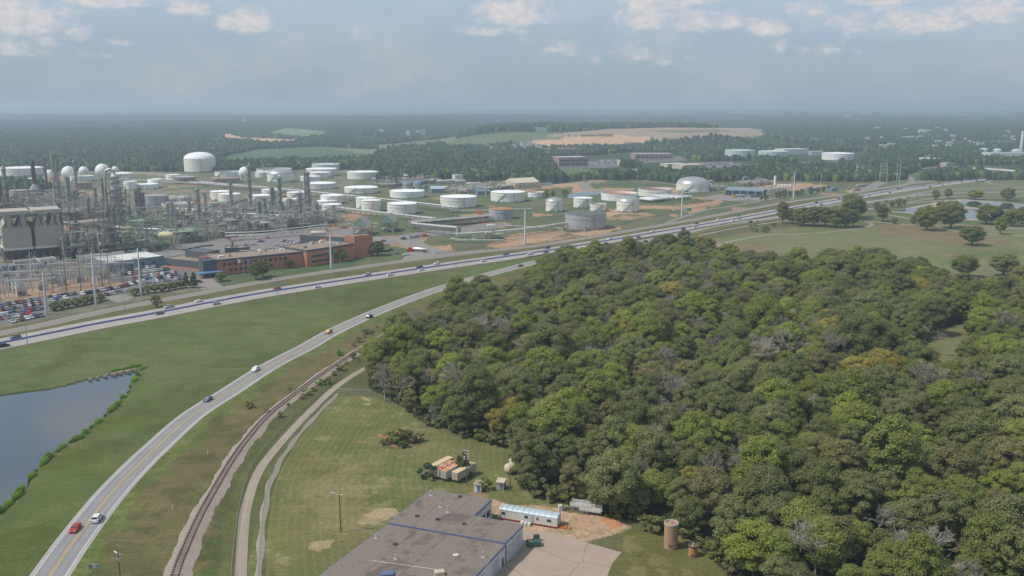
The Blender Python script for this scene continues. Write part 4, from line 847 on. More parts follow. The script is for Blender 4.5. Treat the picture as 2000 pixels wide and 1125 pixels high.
for a in ((117, 300, 420, 11, STEEL, 'tallest grey tower with ringed platforms at the far left', 7, 0, True), (136, 345, 412, 8, GSTEEL, 'greenish column right of the ringed tower', 4), (175, 388, 440, 6, STEEL, 'plain grey column in the middle of the left pipework', 3), (205, 346, 418, 6.5, STEEL, 'slender grey column below the biggest sphere', 5), (389, 369, 450, 8, STEEL, 'grey column alone at the front above the tan vessel', 4),
          (402.5, 376, 430, 5, GSTEEL, 'thin green pipe column beside the white twin tanks', 2), (453, 357, 404, 5, STEEL, 'thin grey column in front of the white twin tanks', 3), (490, 323, 416, 7, STEEL, 'tall grey column right of the lone sphere', 6), (548, 346, 426, 7.5, GSTEEL, 'tall green column in the middle of the works', 5), (603, 335, 431, 9.5, STEEL, 'tallest and thickest grey column right of the green one', 5),
          (533.5, 366, 418, 10, STEEL, 'fat grey fractionator column left of the tall green one', 5), (518.5, 386, 440, 6, GSTEEL, 'greenish slim column in the front row', 4), (507, 394, 438, 7, GSTEEL, 'bare green column at the front with no top platform', 2), (567, 388, 424, 6, GSTEEL, 'short pale green column before a white tank', 3), (587.5, 376, 436, 8.5, STEEL, 'grey column left of the thickest one', 5), (437, 400, 448, 7, LSTEEL, 'light grey fat column without platforms', 2), (461, 394, 426, 5.5, STEEL, 'short grey column behind the light grey one', 3),
          (150, 372, 430, 5, DSTEEL, 'dark thin column in the left pipework', 4), (190, 366, 425, 5, STEEL, 'grey thin column left of the slender one', 4), (255, 400, 455, 5, STEEL, 'grey column in front of the reactor structure', 4), (120, 396, 452, 5, DSTEEL, 'dark column rising behind the white filter house', 4), (225, 405, 462, 5, DSTEEL, 'dark column among the left pipes below the reactor', 4), (330, 398, 440, 4.5, GSTEEL, 'green column before the grey cone roofed tank', 3), (372, 392, 436, 5, STEEL, 'grey column right of the grey domes', 3), (553, 396, 440, 5, DSTEEL, 'dark column between the two green columns', 3), (619, 400, 436, 5, STEEL, 'short grey column right of the thickest one', 3)):
    column(*a)
rgc = random.Random(12)
for k in range(22):
    x = rgc.uniform(132, 345) if k < 14 else rgc.uniform(420, 640); y = rgc.uniform(425, 478) if k < 14 else rgc.uniform(425, 450); column(x, y-rgc.uniform(28, 62)*(1 if k < 14 else .8), y, rgc.uniform(2.6, 4.4), rgc.choice((STEEL, LSTEEL, GSTEEL, DSTEEL)), 'short slim steel column rising from the '+('left' if k < 14 else 'middle')+' pipework', 3, group='slim columns in the '+('left' if k < 14 else 'middle')+' pipework')
# cluster of three tall vertical drums
for i, (dx, tp) in enumerate(((270, 372), (276, 366), (282, 376))): column(dx, tp, 434, 6, (DSTEEL, STEEL, DSTEEL)[i], ('dark left drum of the three tight vertical drums', 'middle and tallest of the three tight vertical drums', 'dark right drum of the three tight vertical drums')[i], 4, group='tight vertical drums')
def chimney(cx, top, bot, w, mat, label, box=None, spiral=False):
    p = G(cx, bot); r = w/2/SCALE(p); h = ZAT(p, top); o = thing('chimney', label, 'chimney', p, group='dark chimneys'); b = MB(); z0 = 0
    b.lathe([(r*1.15, z0), (r, h*.9), (r, h), (r*.8, h), (r*.8, h-2)], n=14); b.build('stack', mat, o); b = MB()
    for k in range(4): b.lathe([(r, h*(.4+.17*k)), (r+.7, h*(.4+.17*k)), (r+.7, h*(.4+.17*k)+.9), (r, h*(.4+.17*k)+.9)], n=12, sm=False)
    if spiral: b.path([((r*1.1)*math.cos(t*.8), (r*1.1)*math.sin(t*.8), h*.62+t*h*.38/30) for t in range(31)], .4, 5)
    b.tube((r+.2, 0, h*.1), (r+.2, 0, h), .15, 4)
    b.build('ring', STEEL if spiral else DSTEEL, o)
    if box: b = MB(); s = box/SCALE(p); hb = h*.40; b.box(0, 0, 0, s, s, hb); b.lathe([(s*.6, hb), (r*1.1, hb*1.3)], n=8, sm=False); [b.box(s/2+.2, -s/2+s*k/4, 0, .4, .4, hb) for k in range(5)]; [b.box(-s/2+s*k/4, -s/2-.2, 0, .4, .4, hb) for k in range(5)]; b.build('furnace', STEEL, o)
BRN = M('dark_brown_stack', (86, 76, 78), .8, var=.15, streak=.3)
for a in ((4, 316, 420, 6.5, DSTEEL, 'dark chimney at the very left edge of the photo'), (16, 324, 420, 7, STEEL, 'plain grey blue chimney second from the left edge'), (72, 313, 408, 7, BRN, 'dark brown chimney on a square furnace', 19), (93, 309, 380, 4.5, BRN, 'thin ribbed brown chimney in front of the leftmost sphere', None, True), (152.5, 309, 400, 4.5, STEEL, 'thin spiral straked chimney between two spheres', None, True)): chimney(*a)
# reactor with swan neck pipe, in its steel frame
p = G(232, 452); o = thing('reactor_tower', 'big grey reactor vessel with a swan neck pipe over its top', 'reactor', p); s = 1/SCALE(p); zt = ZAT(p, 339); r = 8.5*s
MB().lathe([(r*.5, 0), (r*.5, zt*.3), (r*.85, zt*.42), (r, zt*.5), (r, zt*.93), (r*.7, zt*.98), (.01, zt)], n=20).build('vessel', LSTEEL, o)
b = MB(); b.path([(0, 0, zt-1), (0, 0, zt+2.5), (-r*.8, 0, zt+4), (-r*1.8, 0, zt+2.5), (-r*2.2, 0, zt*.9), (-r*2.2, 0, zt*.35)], r*.32, 10); b.build('swan_neck_pipe', ALU, o); b = MB()
for z in (.3, .45, .6, .72, .85, .94):
    b.lathe([(r, zt*z), (r+1.8, zt*z), (r+1.8, zt*z+.25), (r, zt*z+.25)], n=16, sm=False); b.lathe([(r+1.8, zt*z+1.1), (r+1.88, zt*z+1.2)], n=16)
b.build('platform', DSTEEL, o); b = MB()
for sx in (-1.7, 1.7):
    for sy in (-1.3, 1.3): b.tube((sx*r, sy*r, 0), (sx*r, sy*r, zt*.78), .45, 4)
for k in range(7):
    z = zt*.11*k
    for sy in (-1.3, 1.3): b.tube((-1.7*r, sy*r, z), (1.7*r, sy*r, z), .3, 4); b.tube((-1.7*r*(-1)**k, sy*r, z), (1.7*r*(-1)**k, sy*r, z+zt*.11), .2, 4)
    for sx in (-1.7, 1.7): b.tube((sx*r, -1.3*r, z), (sx*r, 1.3*r, z), .3, 4)
b.build('frame', DSTEEL, o)
# ------------------------------------------------------------------ process units: steel frame, pipework, vessels, each a thing
PK = [STEEL, LSTEEL, ALU, GSTEEL, LSTEEL, RUST]
def proc_unit(x0, x1, bot, depth, h, label, seed, fm, dens=1.0, cols=None):
    A = G(x0, bot+.05*(x1-x0)); B = G(x1, bot-.05*(x1-x0)); L = (B-A).length; rz = math.atan2((B-A).y, (B-A).x); rg = random.Random(seed)
    o = thing('process_unit', label, 'process unit', A, rz, 'process units'); b = MB(); bay = 7.0; nx = max(2, int(L/bay)); ny = max(1, int(depth/9)); lv = 4.6; H_ = {}
    for i in range(nx+1):
        for j in range(ny+1):
            H_[i, j] = max(1, round(h/lv*rg.choice((.35, .5, .7, .9, 1.0))))*lv; b.tube((i*L/nx, j*depth/ny, 0), (i*L/nx, j*depth/ny, H_[i, j]+rg.choice((0, 1, 3))), .24, 4)
    for i in range(nx+1):
        for j in range(ny+1):
            for di, dj in ((1, 0), (0, 1)):
                if (i+di, j+dj) not in H_: continue
                t = min(H_[i, j], H_[i+di, j+dj]); z = lv
                while z <= t+.1:
                    p = (i*L/nx, j*depth/ny); q = ((i+di)*L/nx, (j+dj)*depth/ny); b.tube((*p, z), (*q, z), .2, 4)
                    if rg.random() < .5: b.tube((*p, z+1.1), (*q, z+1.1), .06, 3)
                    if rg.random() < .28: b.tube((*p, z-lv), (*q, z), .14, 4)
                    z += lv
            if (i+1, j+1) in H_:
                t = min(H_[i, j], H_[i+1, j], H_[i, j+1], H_[i+1, j+1])
                for z in range(1, int(t/lv)+1):
                    if rg.random() < .4: b.box((i+.5)*L/nx, (j+.5)*depth/ny, z*lv, L/nx*.98, depth/ny*.98, .12)
    b.build('frame', fm, o); b = MB()
    for k in range(int(L*depth*.05*dens)):
        x, y, z = rg.uniform(0, L), rg.uniform(0, depth), rg.choice((1, 2, 3, 4, 5))*lv*rg.uniform(.2, 1)*min(1, h/20); r = rg.choice((.16, .2, .25, .35, .5)); mi = rg.randrange(6); l = rg.uniform(4, 26)
        t = rg.random()
        if t < .45: e = (min(L, x+l), y, z); b.path([(x, y, max(0, z-rg.uniform(1, 6))), (x, y, z), e, (e[0], e[1], max(0, z-rg.uniform(0, 8)))], r, 5, mi)
        elif t < .7: e = (x, min(depth, y+l*.6), z); b.path([(x, y, z), e, (e[0], e[1], max(0, z-5))], r, 5, mi)
        else: b.tube((x, y, 0), (x, y, z+rg.uniform(2, 9)), r, 5, mi)
    for k in range(int(L*depth*.018*dens)): b.box(rg.uniform(0, L), rg.uniform(0, depth), rg.choice((0, 0, lv, 2*lv, 3*lv))*min(1, h/16), rg.uniform(1, 3.5), rg.uniform(1, 3.5), rg.uniform(1, 3.5), 0, rg.randrange(6))
    b.build('pipework', PK, o)['kind'] = 'stuff'; v = 0
    while v < max(2, int(L*depth/230*dens)):
        x, y = rg.uniform(1, L-1), rg.uniform(0, depth); z = rg.choice((1.5, 1.5, lv+1.3, 2*lv+1.3)); r = rg.uniform(.8, 1.6)
        if rg.random() < .6: MB().capsule((x-rg.uniform(2, 5), y, z+r*.2), (x+rg.uniform(2, 5), y, z+r*.2), r, 10).build('vessel', rg.choice((LSTEEL, ALU, STEEL, WH, GSTEEL)), o)
        else: MB().lathe([(r*.9, 0), (r, .5), (r, h*.3+rg.uniform(0, 5)), (.01, h*.3+r+5)], x, y, 10).build('vessel', rg.choice((LSTEEL, ALU, STEEL)), o)
        v += 1
    return o
U = [(128, 186, 508, 40, 36, 'dense dark pipe structure right against the white filter house', 1, DSTEEL, 1.5), (186, 248, 502, 34, 30, 'dark pipe structure below the reactor tower', 2, DSTEEL, 1.4), (246, 300, 494, 30, 28, 'green steel lattice structure in front of the three drums', 3, GSTEEL, 1.1), (300, 346, 487, 28, 18, 'green pipe structure beside the pale yellow vessel', 4, GSTEEL, 1.2), (346, 402, 474, 28, 20, 'pipe structure around the front grey column', 5, GSTEEL, 1.3),
     (400, 452, 466, 26, 15, 'pipe structure behind the low black walled office', 6, STEEL, 1.2), (450, 502, 460, 24, 18, 'pipe structure left of the bare green column', 7, STEEL, 1.2), (500, 560, 455, 28, 16, 'pipe structure with pale frames facing the yard', 8, LSTEEL, 1.2), (560, 640, 447, 30, 19, 'pipe structure under the thickest column', 9, STEEL, 1.3), (0, 62, 424, 40, 28, 'pipe structure around the leftmost chimneys', 10, DSTEEL, 1.1), (60, 130, 420, 40, 24, 'pipe structure around the furnace and ringed tower', 11, STEEL, 1.2),
     (130, 200, 440, 44, 24, 'pipe structure behind the tan horizontal duct', 12, STEEL, 1.2), (200, 268, 448, 40, 28, 'pipe structure at the foot of the slender column', 13, DSTEEL, 1.2), (268, 346, 448, 40, 18, 'low green pipe structure right of the three drums', 14, GSTEEL, 1.1), (346, 432, 440, 46, 13, 'low pipe structure around the thin green pipe column', 15, STEEL, 1.1), (430, 520, 434, 46, 14, 'low pipe structure in front of white tanks', 16, STEEL, 1.1), (520, 622, 430, 46, 14, 'low pipe structure between the green and thick columns', 17, GSTEEL, 1.1), (-60, 4, 440, 60, 34, 'pipe structure cut off by the left edge', 18, DSTEEL, 1.0),
     (95, 180, 398, 40, 16, 'far pipe structure under the spheres', 19, STEEL, .9), (630, 668, 436, 24, 10, 'small pipe structure behind the dark clad hall', 20, STEEL, 1.1), (758, 860, 362, 40, 8, 'grey pipe structure between blue topped silos and trees', 21, STEEL, .8), (905, 1000, 374, 40, 7, 'low grey plant beside the beige warehouse', 22, LSTEEL, .8), (1384, 1420, 372, 20, 7, 'white pipe structure between the silver domed tank and loading rack', 23, LSTEEL, 1.0), (1472, 1512, 362, 30, 7, 'small gas plant behind the loading rack', 24, LSTEEL, .8), (1490, 1530, 376, 14, 5, 'pale fenced pipe skid right of the loading rack', 25, LSTEEL, 1.2), (935, 985, 470, 14, 5, 'green pipe manifold near the tanker truck', 26, GSTEEL, 1.0)]
for a in U: proc_unit(*a)
# ------------------------------------------------------------------ pipe racks
def rack(pxs, w, h, npipe, label, fm=None, big=0, mats=None, roof=False):
    pts_ = curve(pxs, 8); o = thing('pipe_rack', label, 'pipe rack', pts_[0], group='pipe racks'); q0 = pts_[0]; b = MB(); rg = random.Random(len(label))
    P = [(p-q0, offs(pts_, i)) for i, p in enumerate(pts_)]
    for p, r_ in P:
        for s in (-1, 1): q = p+r_*(s*w/2); b.tube((q.x, q.y, 0), (q.x, q.y, h+rg.choice((.3, .3, 3.0))), .2, 4)
        for z in (h, h*.6): a = p+r_*(w/2); c = p-r_*(w/2); b.tube((a.x, a.y, z), (c.x, c.y, z), .18, 4)
    b.build('frame', fm or STEEL, o); b = MB()
    for k in range(npipe):
        off = -w/2+w*(k+.5)/npipe; z = (h+.4) if k % 3 else h*.6+.4; r = big or rg.choice((.16, .22, .3)); mi = rg.randrange(4)
        b.path([(p.x+r_.x*off, p.y+r_.y*off, z) for p, r_ in P], r, 6, mi)
    b.build('pipes', mats or [LSTEEL, ALU, WH, GSTEEL], o)
    if roof:
        b = MB()
        for (p, r_), (p2, r2) in zip(P[:-1], P[1:]): a = p+r_*w*.6; c = p-r_*w*.6; d = p2-r2*w*.6; e = p2+r2*w*.6; b.quad((a.x, a.y, h+2), (e.x, e.y, h+2.6), (d.x, d.y, h+2.6), (c.x, c.y, h+2))
        b.build('roof', STEEL, o)
RK = [([(890, 470), (985, 463), (1045, 456), (1110, 446)], 5, 5.5, 8, 'long pipe rack beside red soil in front of the highway fence', GSTEEL), ([(806, 452), (850, 457), (897, 461)], 4, 7, 2, 'fat white overhead pipe crossing the yard to a tower leg', STEEL, 1.2), ([(800, 446), (880, 440), (958, 432)], 10, 4, 10, 'roofed pipe rack running to the grey rusted roof tank', STEEL, 0, True),
      ([(390, 364), (540, 377), (700, 394), (800, 405), (895, 417)], 7, 6, 9, 'longest pipe rack crossing in front of the white tanks', STEEL), ([(300, 352), (420, 364), (590, 380)], 6, 3, 8, 'low band of white pipes behind the thin columns'), ([(640, 412), (740, 424), (850, 437)], 7, 5, 8, 'pipe rack behind the two gabled sheds'), ([(345, 420), (440, 428), (560, 436)], 8, 7, 8, 'pipe rack inside the works before the low units', GSTEEL),
      ([(200, 350), (300, 357), (390, 362)], 6, 3, 6, 'low pipe band left of the streaked grey tank'), ([(985, 446), (1100, 452)], 3, 2.5, 3, 'low green pipe run across grass to the big grey tank', GSTEEL), ([(880, 416), (955, 414), (1040, 411)], 4, 2, 5, 'white pipe run on the grass left of the slim domed tank'), ([(1110, 452), (1180, 448)], 3, 1.6, 3, 'white pipes at the foot of the big grey tank'), ([(1385, 376), (1310, 383), (1290, 386)], 4, 2, 5, 'white pipe run between gas bullets and silver dome'),
      ([(130, 455), (200, 462), (290, 468), (340, 470)], 7, 9, 7, 'high pipe rack behind the front left structures', DSTEEL), ([(440, 470), (520, 466), (640, 452)], 5, 6, 7, 'pipe rack along the back of the asphalt yard', GSTEEL), ([(880, 470), (900, 474), (985, 474)], 4, 2, 4, 'short pipe rack by the parked cars and truck', GSTEEL)]
for a in RK: rack(a[0], a[1], a[2], a[3], a[4], a[5] if len(a) > 5 else None, a[6] if len(a) > 6 else 0, [WH, WH, LSTEEL, WH] if len(a) > 6 and a[6] else None, len(a) > 7)
# ------------------------------------------------------------------ filter house (twin white hopper building)
A = G(11, 513); B = G(127, 503.5); L = (B-A).length; o = thing('filter_house', 'massive grey white twin filter house on hopper legs at the left edge', 'filter house', A, math.atan2((B-A).y, (B-A).x)); zz = lambda y: ZAT(A, y); Dp = 22
PAN = M('panel_white', (176, 168, 155), .8, var=.08, scale=.2, streak=.4, worn=(150, 140, 128)); PND = M('panel_dark', (112, 108, 104), .85, var=.12, scale=.3)
for s, (u0, u1) in enumerate(((0, .47), (.53, 1.0))):
    x0, x1 = u0*L, u1*L; w = x1-x0; b = MB(); b.box((x0+x1)/2, Dp/2, zz(488), w, Dp, zz(447)-zz(488)); b.build('body', PAN, o)
    b = MB()
    for c, hw in ((.25, .25), (.75, .25)):
        cx = x0+w*c; P = []
        for z, q in ((zz(447), hw*w), (zz(432), hw*w*.42)): P += [(cx-q, 0, z), (cx+q, 0, z), (cx+q, Dp, z), (cx-q, Dp, z)]
        b.add(P, [(0, 1, 5, 4), (1, 2, 6, 5), (2, 3, 7, 6), (3, 0, 4, 7)]); b.box(cx, Dp/2, zz(432), hw*w*.84, Dp, zz(421)-zz(432))
    b.build('tapered_duct', PAN, o); MB().box((x0+x1)/2, Dp/2-.3, zz(421), w*1.02, Dp*1.05, zz(414)-zz(421)).build('roof_duct', PAN, o)
    MB().box((x0+x1)/2, Dp/2-.5, zz(488)-.8, w+1.2, Dp+1.2, 1.6).build('ledge', WHC, o); b = MB()
    for k in range(4):
        cx = x0+w*(k+.5)/4; q = w/8*.8; P = [(cx-q, 1, zz(489)), (cx+q, 1, zz(489)), (cx+q, Dp-1, zz(489)), (cx-q, Dp-1, zz(489)), (cx, Dp/2-1, zz(502)), (cx, Dp/2+1, zz(502))]; b.add(P, [(0, 1, 4), (1, 2, 5, 4), (2, 3, 5), (3, 0, 4, 5)])
    b.build('hopper', PND, o); b = MB()
    for k in range(5):
        for y in (0, Dp): b.tube((x0+w*k/4, y, 0), (x0+w*k/4, y, zz(488)), .4, 4)
        if k < 4: b.tube((x0+w*k/4, 0, 0), (x0+w*(k+.5)/4, 0, zz(488)), .22, 4); b.tube((x0+w*(k+1)/4, 0, 0), (x0+w*(k+.5)/4, 0, zz(488)), .22, 4)
    b.box((x0+x1)/2, Dp*.75, 0, w, Dp*.4, zz(496)); b.build('legs', PND, o)
b = MB(); b.box(L*.5, Dp/2, 0, L*.05, Dp*.6, zz(440)); b.build('gap_wall', DSTEEL, o)
b = MB()
for k in range(9): b.box(-1.5+k*(L+3)/8, -1.2, zz(488)+.9, .15, .15, 1.1)
for s in (0, .47): 
    for k in range(4): q = (s+.03+.12*k)*L; b.tube((q, -.6, zz(446)), (q+.06*L, -.6, zz(424)), .25, 4); b.tube((q+.06*L, -.6, zz(446)), (q, -.6, zz(424)), .25, 4)
b.build('bracing', DSTEEL, o)
for k in range(3):
    b = MB(); z = zz(512)+k*9; b.tube((-5, 4, z), (-.5, 4, z+9), .4, 4); b.box(-4, 4, z+9, 8, 5, .3); b.build('stair', STEEL, o)
p = G(142, 470); b = MB(); z = ZAT(p, 440); q = G(219, 462)-p; b.capsule((0, 0, z), (q.x, q.y, z), 3.3, 14); [b.tube((q.x*t, q.y*t, 0), (q.x*t, q.y*t, z), .6, 4) for t in (.1, .4, .7, .95)]
tag(b.build('horizontal_duct', TAN, loc=p), 'fat tan horizontal duct on legs right of the filter house', 'duct')
p = G(327, 488); z = ZAT(p, 459.5); b = MB(); b.capsule((-4.5, 0, z), (4.5, 0, z), 2.6, 14); o = thing('horizontal_vessel', 'pale yellow horizontal vessel on green legs', 'vessel', p); b.build('drum', M('pale_yellow', (206, 200, 150), .6), o); b = MB(); [b.tube((s*3.5, y, 0), (s*3.5, y, z), .3, 4) for s in (-1, 1) for y in (-1.5, 1.5)]; b.build('legs', GSTEEL, o)
p = G(246, 470); z = ZAT(p, 449); tag(MB().capsule((-3, -3, z+1), (3, 2, z-1), 2.2, 12).tube((0, 0, 0), (0, 0, z), .5, 5).build('orange_drum', M('orange_paint', (206, 120, 76), .6), loc=p), 'orange ended drum sticking out below the reactor', 'vessel')
# gas bullets: a row of long white horizontal tanks
bx = thing  # each bullet is its own thing
a0, a1 = G(1243, 401), G(1200+162, 388.5)
dv = G(1352, 392)-G(1292, 399)
for i in range(13):
    t = i/12; f = G(1250+42*t, 393.5+5*t) if i < 7 else G(1262+58*(t-.5)*2, 388+4*(t-.5)*2)
    e = f+dv.normalized()*(34 if i < 7 else 30); o = thing('gas_bullet', 'long white horizontal gas bullet, '+('in the front bank of seven' if i < 7 else 'in the rear bank behind the front seven'), 'gas bullet', f, 0, 'front bank of gas bullets' if i < 7 else 'rear bank of gas bullets'); q = e-f
    MB().capsule((0, 0, 3.2), (q.x, q.y, 3.2), 1.45, 14).build('shell', WH, o); b = MB(); n_ = q.normalized(); w_ = Vector((-n_.y, n_.x, 0))
    for s in (.15, .5, .85): c = q*s; b.box(c.x, c.y, 0, 1.0, 2.6, 1.8, math.atan2(n_.y, n_.x))
    b.build('saddle', TAN, o); MB().cyl(q.x*.5, q.y*.5, 4.7, 6.2, .3, n=6).tube((q.x*.3, q.y*.3, 5.3), (q.x*.7, q.y*.7, 5.3), .12, 4).build('valve', LSTEEL, o)
def silo(cx, top, bot, w, mat, label, name='silo', rise=.3, legs=0, rm=None, cat='silo', group=None):
    c, r = base_at(cx, bot, w); h = ZAT(c, top); o = thing(name, label, cat, c, group=group); b = MB(); b.lathe([(r, h*.25 if legs else -.1), (r, h)], n=20); b.lathe([(r, h*.9), (r+.2, h*.9), (r+.2, h*.93), (r, h*.93)], n=20); b.build('shell', mat, o); MB().lathe([(r+.1, h), (r*.6, h+r*rise*.7), (.3, h+r*rise), (.01, h+r*rise+.4)], n=20).build('roof', rm or mat, o)
    b = MB(); b.tube((r+.2, -.4, 0), (r+.2, -.4, h), .12, 4); [b.box(r+.2, -.2, k*1.0, .3, .5, .08) for k in range(int(h))]; b.build('ladder', STEEL, o)
    if legs:
        for i in range(legs): a = i*6.283/legs; MB().tube((r*.85*math.cos(a), r*.85*math.sin(a), 0), (r*.85*math.cos(a), r*.85*math.sin(a), h*.3), .25, 4).build('leg', STEEL, o)
BTOP = M('blue_top', (112, 142, 168), .6)
silo(795, 358, 369, 17, GRY, 'grey silo with blue domed top, left of a matching pair', rm=BTOP, rise=.5, group='blue topped silos'); silo(815, 357, 368, 17, GRY, 'grey silo with blue domed top, right of a matching pair', rm=BTOP, rise=.5, group='blue topped silos'); silo(1366, 353, 372.5, 12.5, M('silo_grey', (190, 188, 182), .5, .2, streak=.2), 'slim grey silo standing against the silver domed tank', rise=.6)
silo(830, 362, 373, 9, BLC, 'short blue grey silo right of the blue topped pair'); silo(774, 352, 364, 7, DSTEEL, 'dark small silo beside the flare stack'); silo(885.5, 341, 353, 5, LSTEEL, 'thin pale cylinder beside a white block house'); silo(949, 370, 383, 4, TAN, 'tan standpipe in front of the grey plant')
for i in range(5): silo(1522+i*5.4, 361, 369.5-.3*i, 4.6, WH, ('leftmost', 'second', 'middle', 'fourth', 'rightmost')[i]+' of five white upright tanks right of the loading rack', 'upright_tank', .3, cat='tank', group='five upright tanks')
silo(1513, 342.5, 362, 4.4, WH, 'tall slim white column with dark cap near the loading rack', 'white_tower', .2, rm=DSTEEL, cat='column')
silo(895, 442, 464, 8, TAN, 'short tan tower at the end of the fat white pipe', 'pipe_tower', .1, cat='tower')
for i, (x, y, l) in enumerate(((850, 357, 20), (866, 359, 22), (884, 358, 20), (900, 359, 18), (925, 364, 24))):
    p = G(x, y); b = MB(); q = l/SCALE(p); b.capsule((-q/2, 0, 3.6), (q/2, 0, 3.6), 2.3, 12); o = thing('storage_bullet', 'horizontal grey white vessel, %s in the row by the block house' % ('first', 'second', 'third', 'fourth', 'last')[i], 'vessel', p, .2); b.build('shell', LSTEEL, o); MB().box(-q*.3, 0, 0, 1, 3, 2).box(q*.3, 0, 0, 1, 3, 2).build('saddle', TAN, o)
# flare stack beyond the rack
p = G(773, 362); o = thing('flare_tower', 'dark tapering lattice tower beside the dark small silo', 'flare tower', p); b = MB(); z = ZAT(p, 335); [b.tube((s*4, t*4, 0), (s*.5, t*.5, z), .35, 4) for s in (-1, 1) for t in (-1, 1)]; b.tube((0, 0, 0), (0, 0, z+3), .8, 8)
for k in range(7): q = 4-3.5*k/7; b.tube((-q, -q, z*k/7), (q, -q, z*(k+1)/7), .2, 4); b.tube((q, -q, z*k/7), (-q, -q, z*(k+1)/7), .2, 4)
b.build('lattice', DSTEEL, o)
# ------------------------------------------------------------------ buildings
def building(label, a, b, depth, top, wall, roof, wins=(), name='building', cat='building', style='flat', parapet=None, skew=0, extras=None, group=None, hh=None):
    """a, b: photo pixels of the front wall's left and right foot; depth runs away from the camera"""
    A = G(*a); B = G(*b); L = (B-A).length; rz = math.atan2((B-A).y, (B-A).x); h = hh or ZAT(A, top)
    o = thing(name, label, cat, A, rz, group); o['L'] = L; o['h'] = h
    MB().box(L/2, depth/2, -.2, L, depth, h+.2).build('wall', wall, o)
    if style == 'flat':
        b_ = MB()
        for x, y, sx, sy in ((L/2, .2, L+.1, .4), (L/2, depth-.2, L+.1, .4), (.2, depth/2, .4, depth-.8), (L-.2, depth/2, .4, depth-.8)): b_.box(x, y, h-.1 if parapet is None else h-1.0, sx+.1, sy+.1, .55 if parapet is None else 1.5)
        b_.build('parapet', parapet or wall, o); MB().box(L/2, depth/2, h-.05, L-1, depth-1, .2).build('roof', roof, o)
    elif style == 'gable':
        r = depth*.22; P = [(-.4, -.5, h), (L+.4, -.5, h), (L+.4, depth+.5, h), (-.4, depth+.5, h), (-.4, depth/2, h+r), (L+.4, depth/2, h+r)]
        MB().add(P, [(0, 1, 5, 4), (2, 3, 4, 5), (1, 2, 5), (3, 0, 4), (3, 2, 1, 0)]).build('roof', roof, o)
    elif style == 'shed': MB().add([(-.5, -.6, h), (L+.5, -.6, h), (L+.5, depth+.6, h+depth*.08), (-.5, depth+.6, h+depth*.08), (-.5, -.6, h-.3), (L+.5, -.6, h-.3)], [(0, 1, 2, 3), (4, 5, 1, 0)]).build('roof', roof, o)
    for z0, z1, n, w, f0, f1 in wins:
        me = None
        for k in range(n):
            x = L*(f0+(f1-f0)*(k+.5)/n)
            if me is None:
                q = MB().box(0, 0, 0, w, .12, (z1-z0)*h); wo = q.build('window', GLASS, o); me = wo.data
            else: wo = obj('window', me, o)
            wo.location = (x, -.04, z0*h)
    return o
def units(o, n, seed, mat=None, zmax=2.0, y0=.2, y1=.85, dp=20):
    rg = random.Random(seed); L = o['L']; h = o['h']
    for k in range(n): s = rg.uniform(.8, 3); MB().box(L*rg.uniform(.08, .92), dp*rg.uniform(y0, y1), h+.1, s*1.3, s, rg.uniform(.5, zmax)).build('roof_unit', mat or rg.choice((LSTEEL, STEEL, WHC)), o)
# brick offices
b1 = building('long two storey brick office with grey roof facing the highway', (424, 538), (600, 519), 26, 509, BRICK, GRAVEL, [(.18, .38, 9, 2.2, .12, .62), (.58, .8, 13, 2.2, .06, .78)], 'brick_office', parapet=TRIM); units(b1, 14, 3, dp=26)
b2 = building('plain brick office wing with a strip of windows beside the young trees', (600, 521), (692, 506), 30, 490, BRICK, GRAVEL, [(.2, .32, 3, 5, .1, .45), (.55, .66, 3, 5, .1, .45)], 'brick_office', parapet=TRIM); units(b2, 4, 5, dp=30)
b3 = building('dark glazed entrance tower of the brick office with blue canopy', (398, 541), (425, 538), 9, 511, DCLAD, TRIM, [(.1, .4, 2, 4.0, .05, .95)], 'entrance_tower', parapet=DCLAD); MB().box(b3['L']*.3, -3, b3['h']*.28, b3['L']*1.7, 7, .7).build('canopy', BLUE, b3); [MB().box(x, -6, 0, .3, .3, b3['h']*.28).build('canopy_post', STEEL, b3) for x in (-3, 2, 8)]
b4 = building('low dark clad office with brick foot and a raised dark roof box', (322, 521), (392, 529), 26, 505, DCLAD, GRAVEL, [(.2, .45, 2, 2.6, .03, .2)], 'dark_office', parapet=DCLAD); MB().box(b4['L']/2, 13, -.1, b4['L']+.3, 26.3, b4['h']*.22).build('brick_base', BRICK, b4); MB().box(b4['L']*.55, 17, b4['h'], b4['L']*.6, 12, 5.0).build('roof_box', DCLAD, b4)
b5 = building('small brick cube block between dark office and long brick office', (392, 530), (424, 530), 16, 503, BRICK, GRAVEL, [(.4, .55, 1, 1.2, .2, .8)], 'brick_block', parapet=BRICK); units(b5, 2, 1, dp=16)
b6 = building('dark clad plant room with stacks behind the brick office', (440, 505), (489, 503), 14, 486, DCLAD, GRAVEL, (), 'plant_room', parapet=DCLAD); units(b6, 5, 8, zmax=4, dp=14); MB().box(b6['L']*.8, -1.5, 0, 8, 3, b6['h']*.8).build('tan_louvre', TAN, b6); MB().cyl(b6['L']*.3, 6, b6['h'], b6['h']+4, .7).build('flue', DSTEEL, b6)
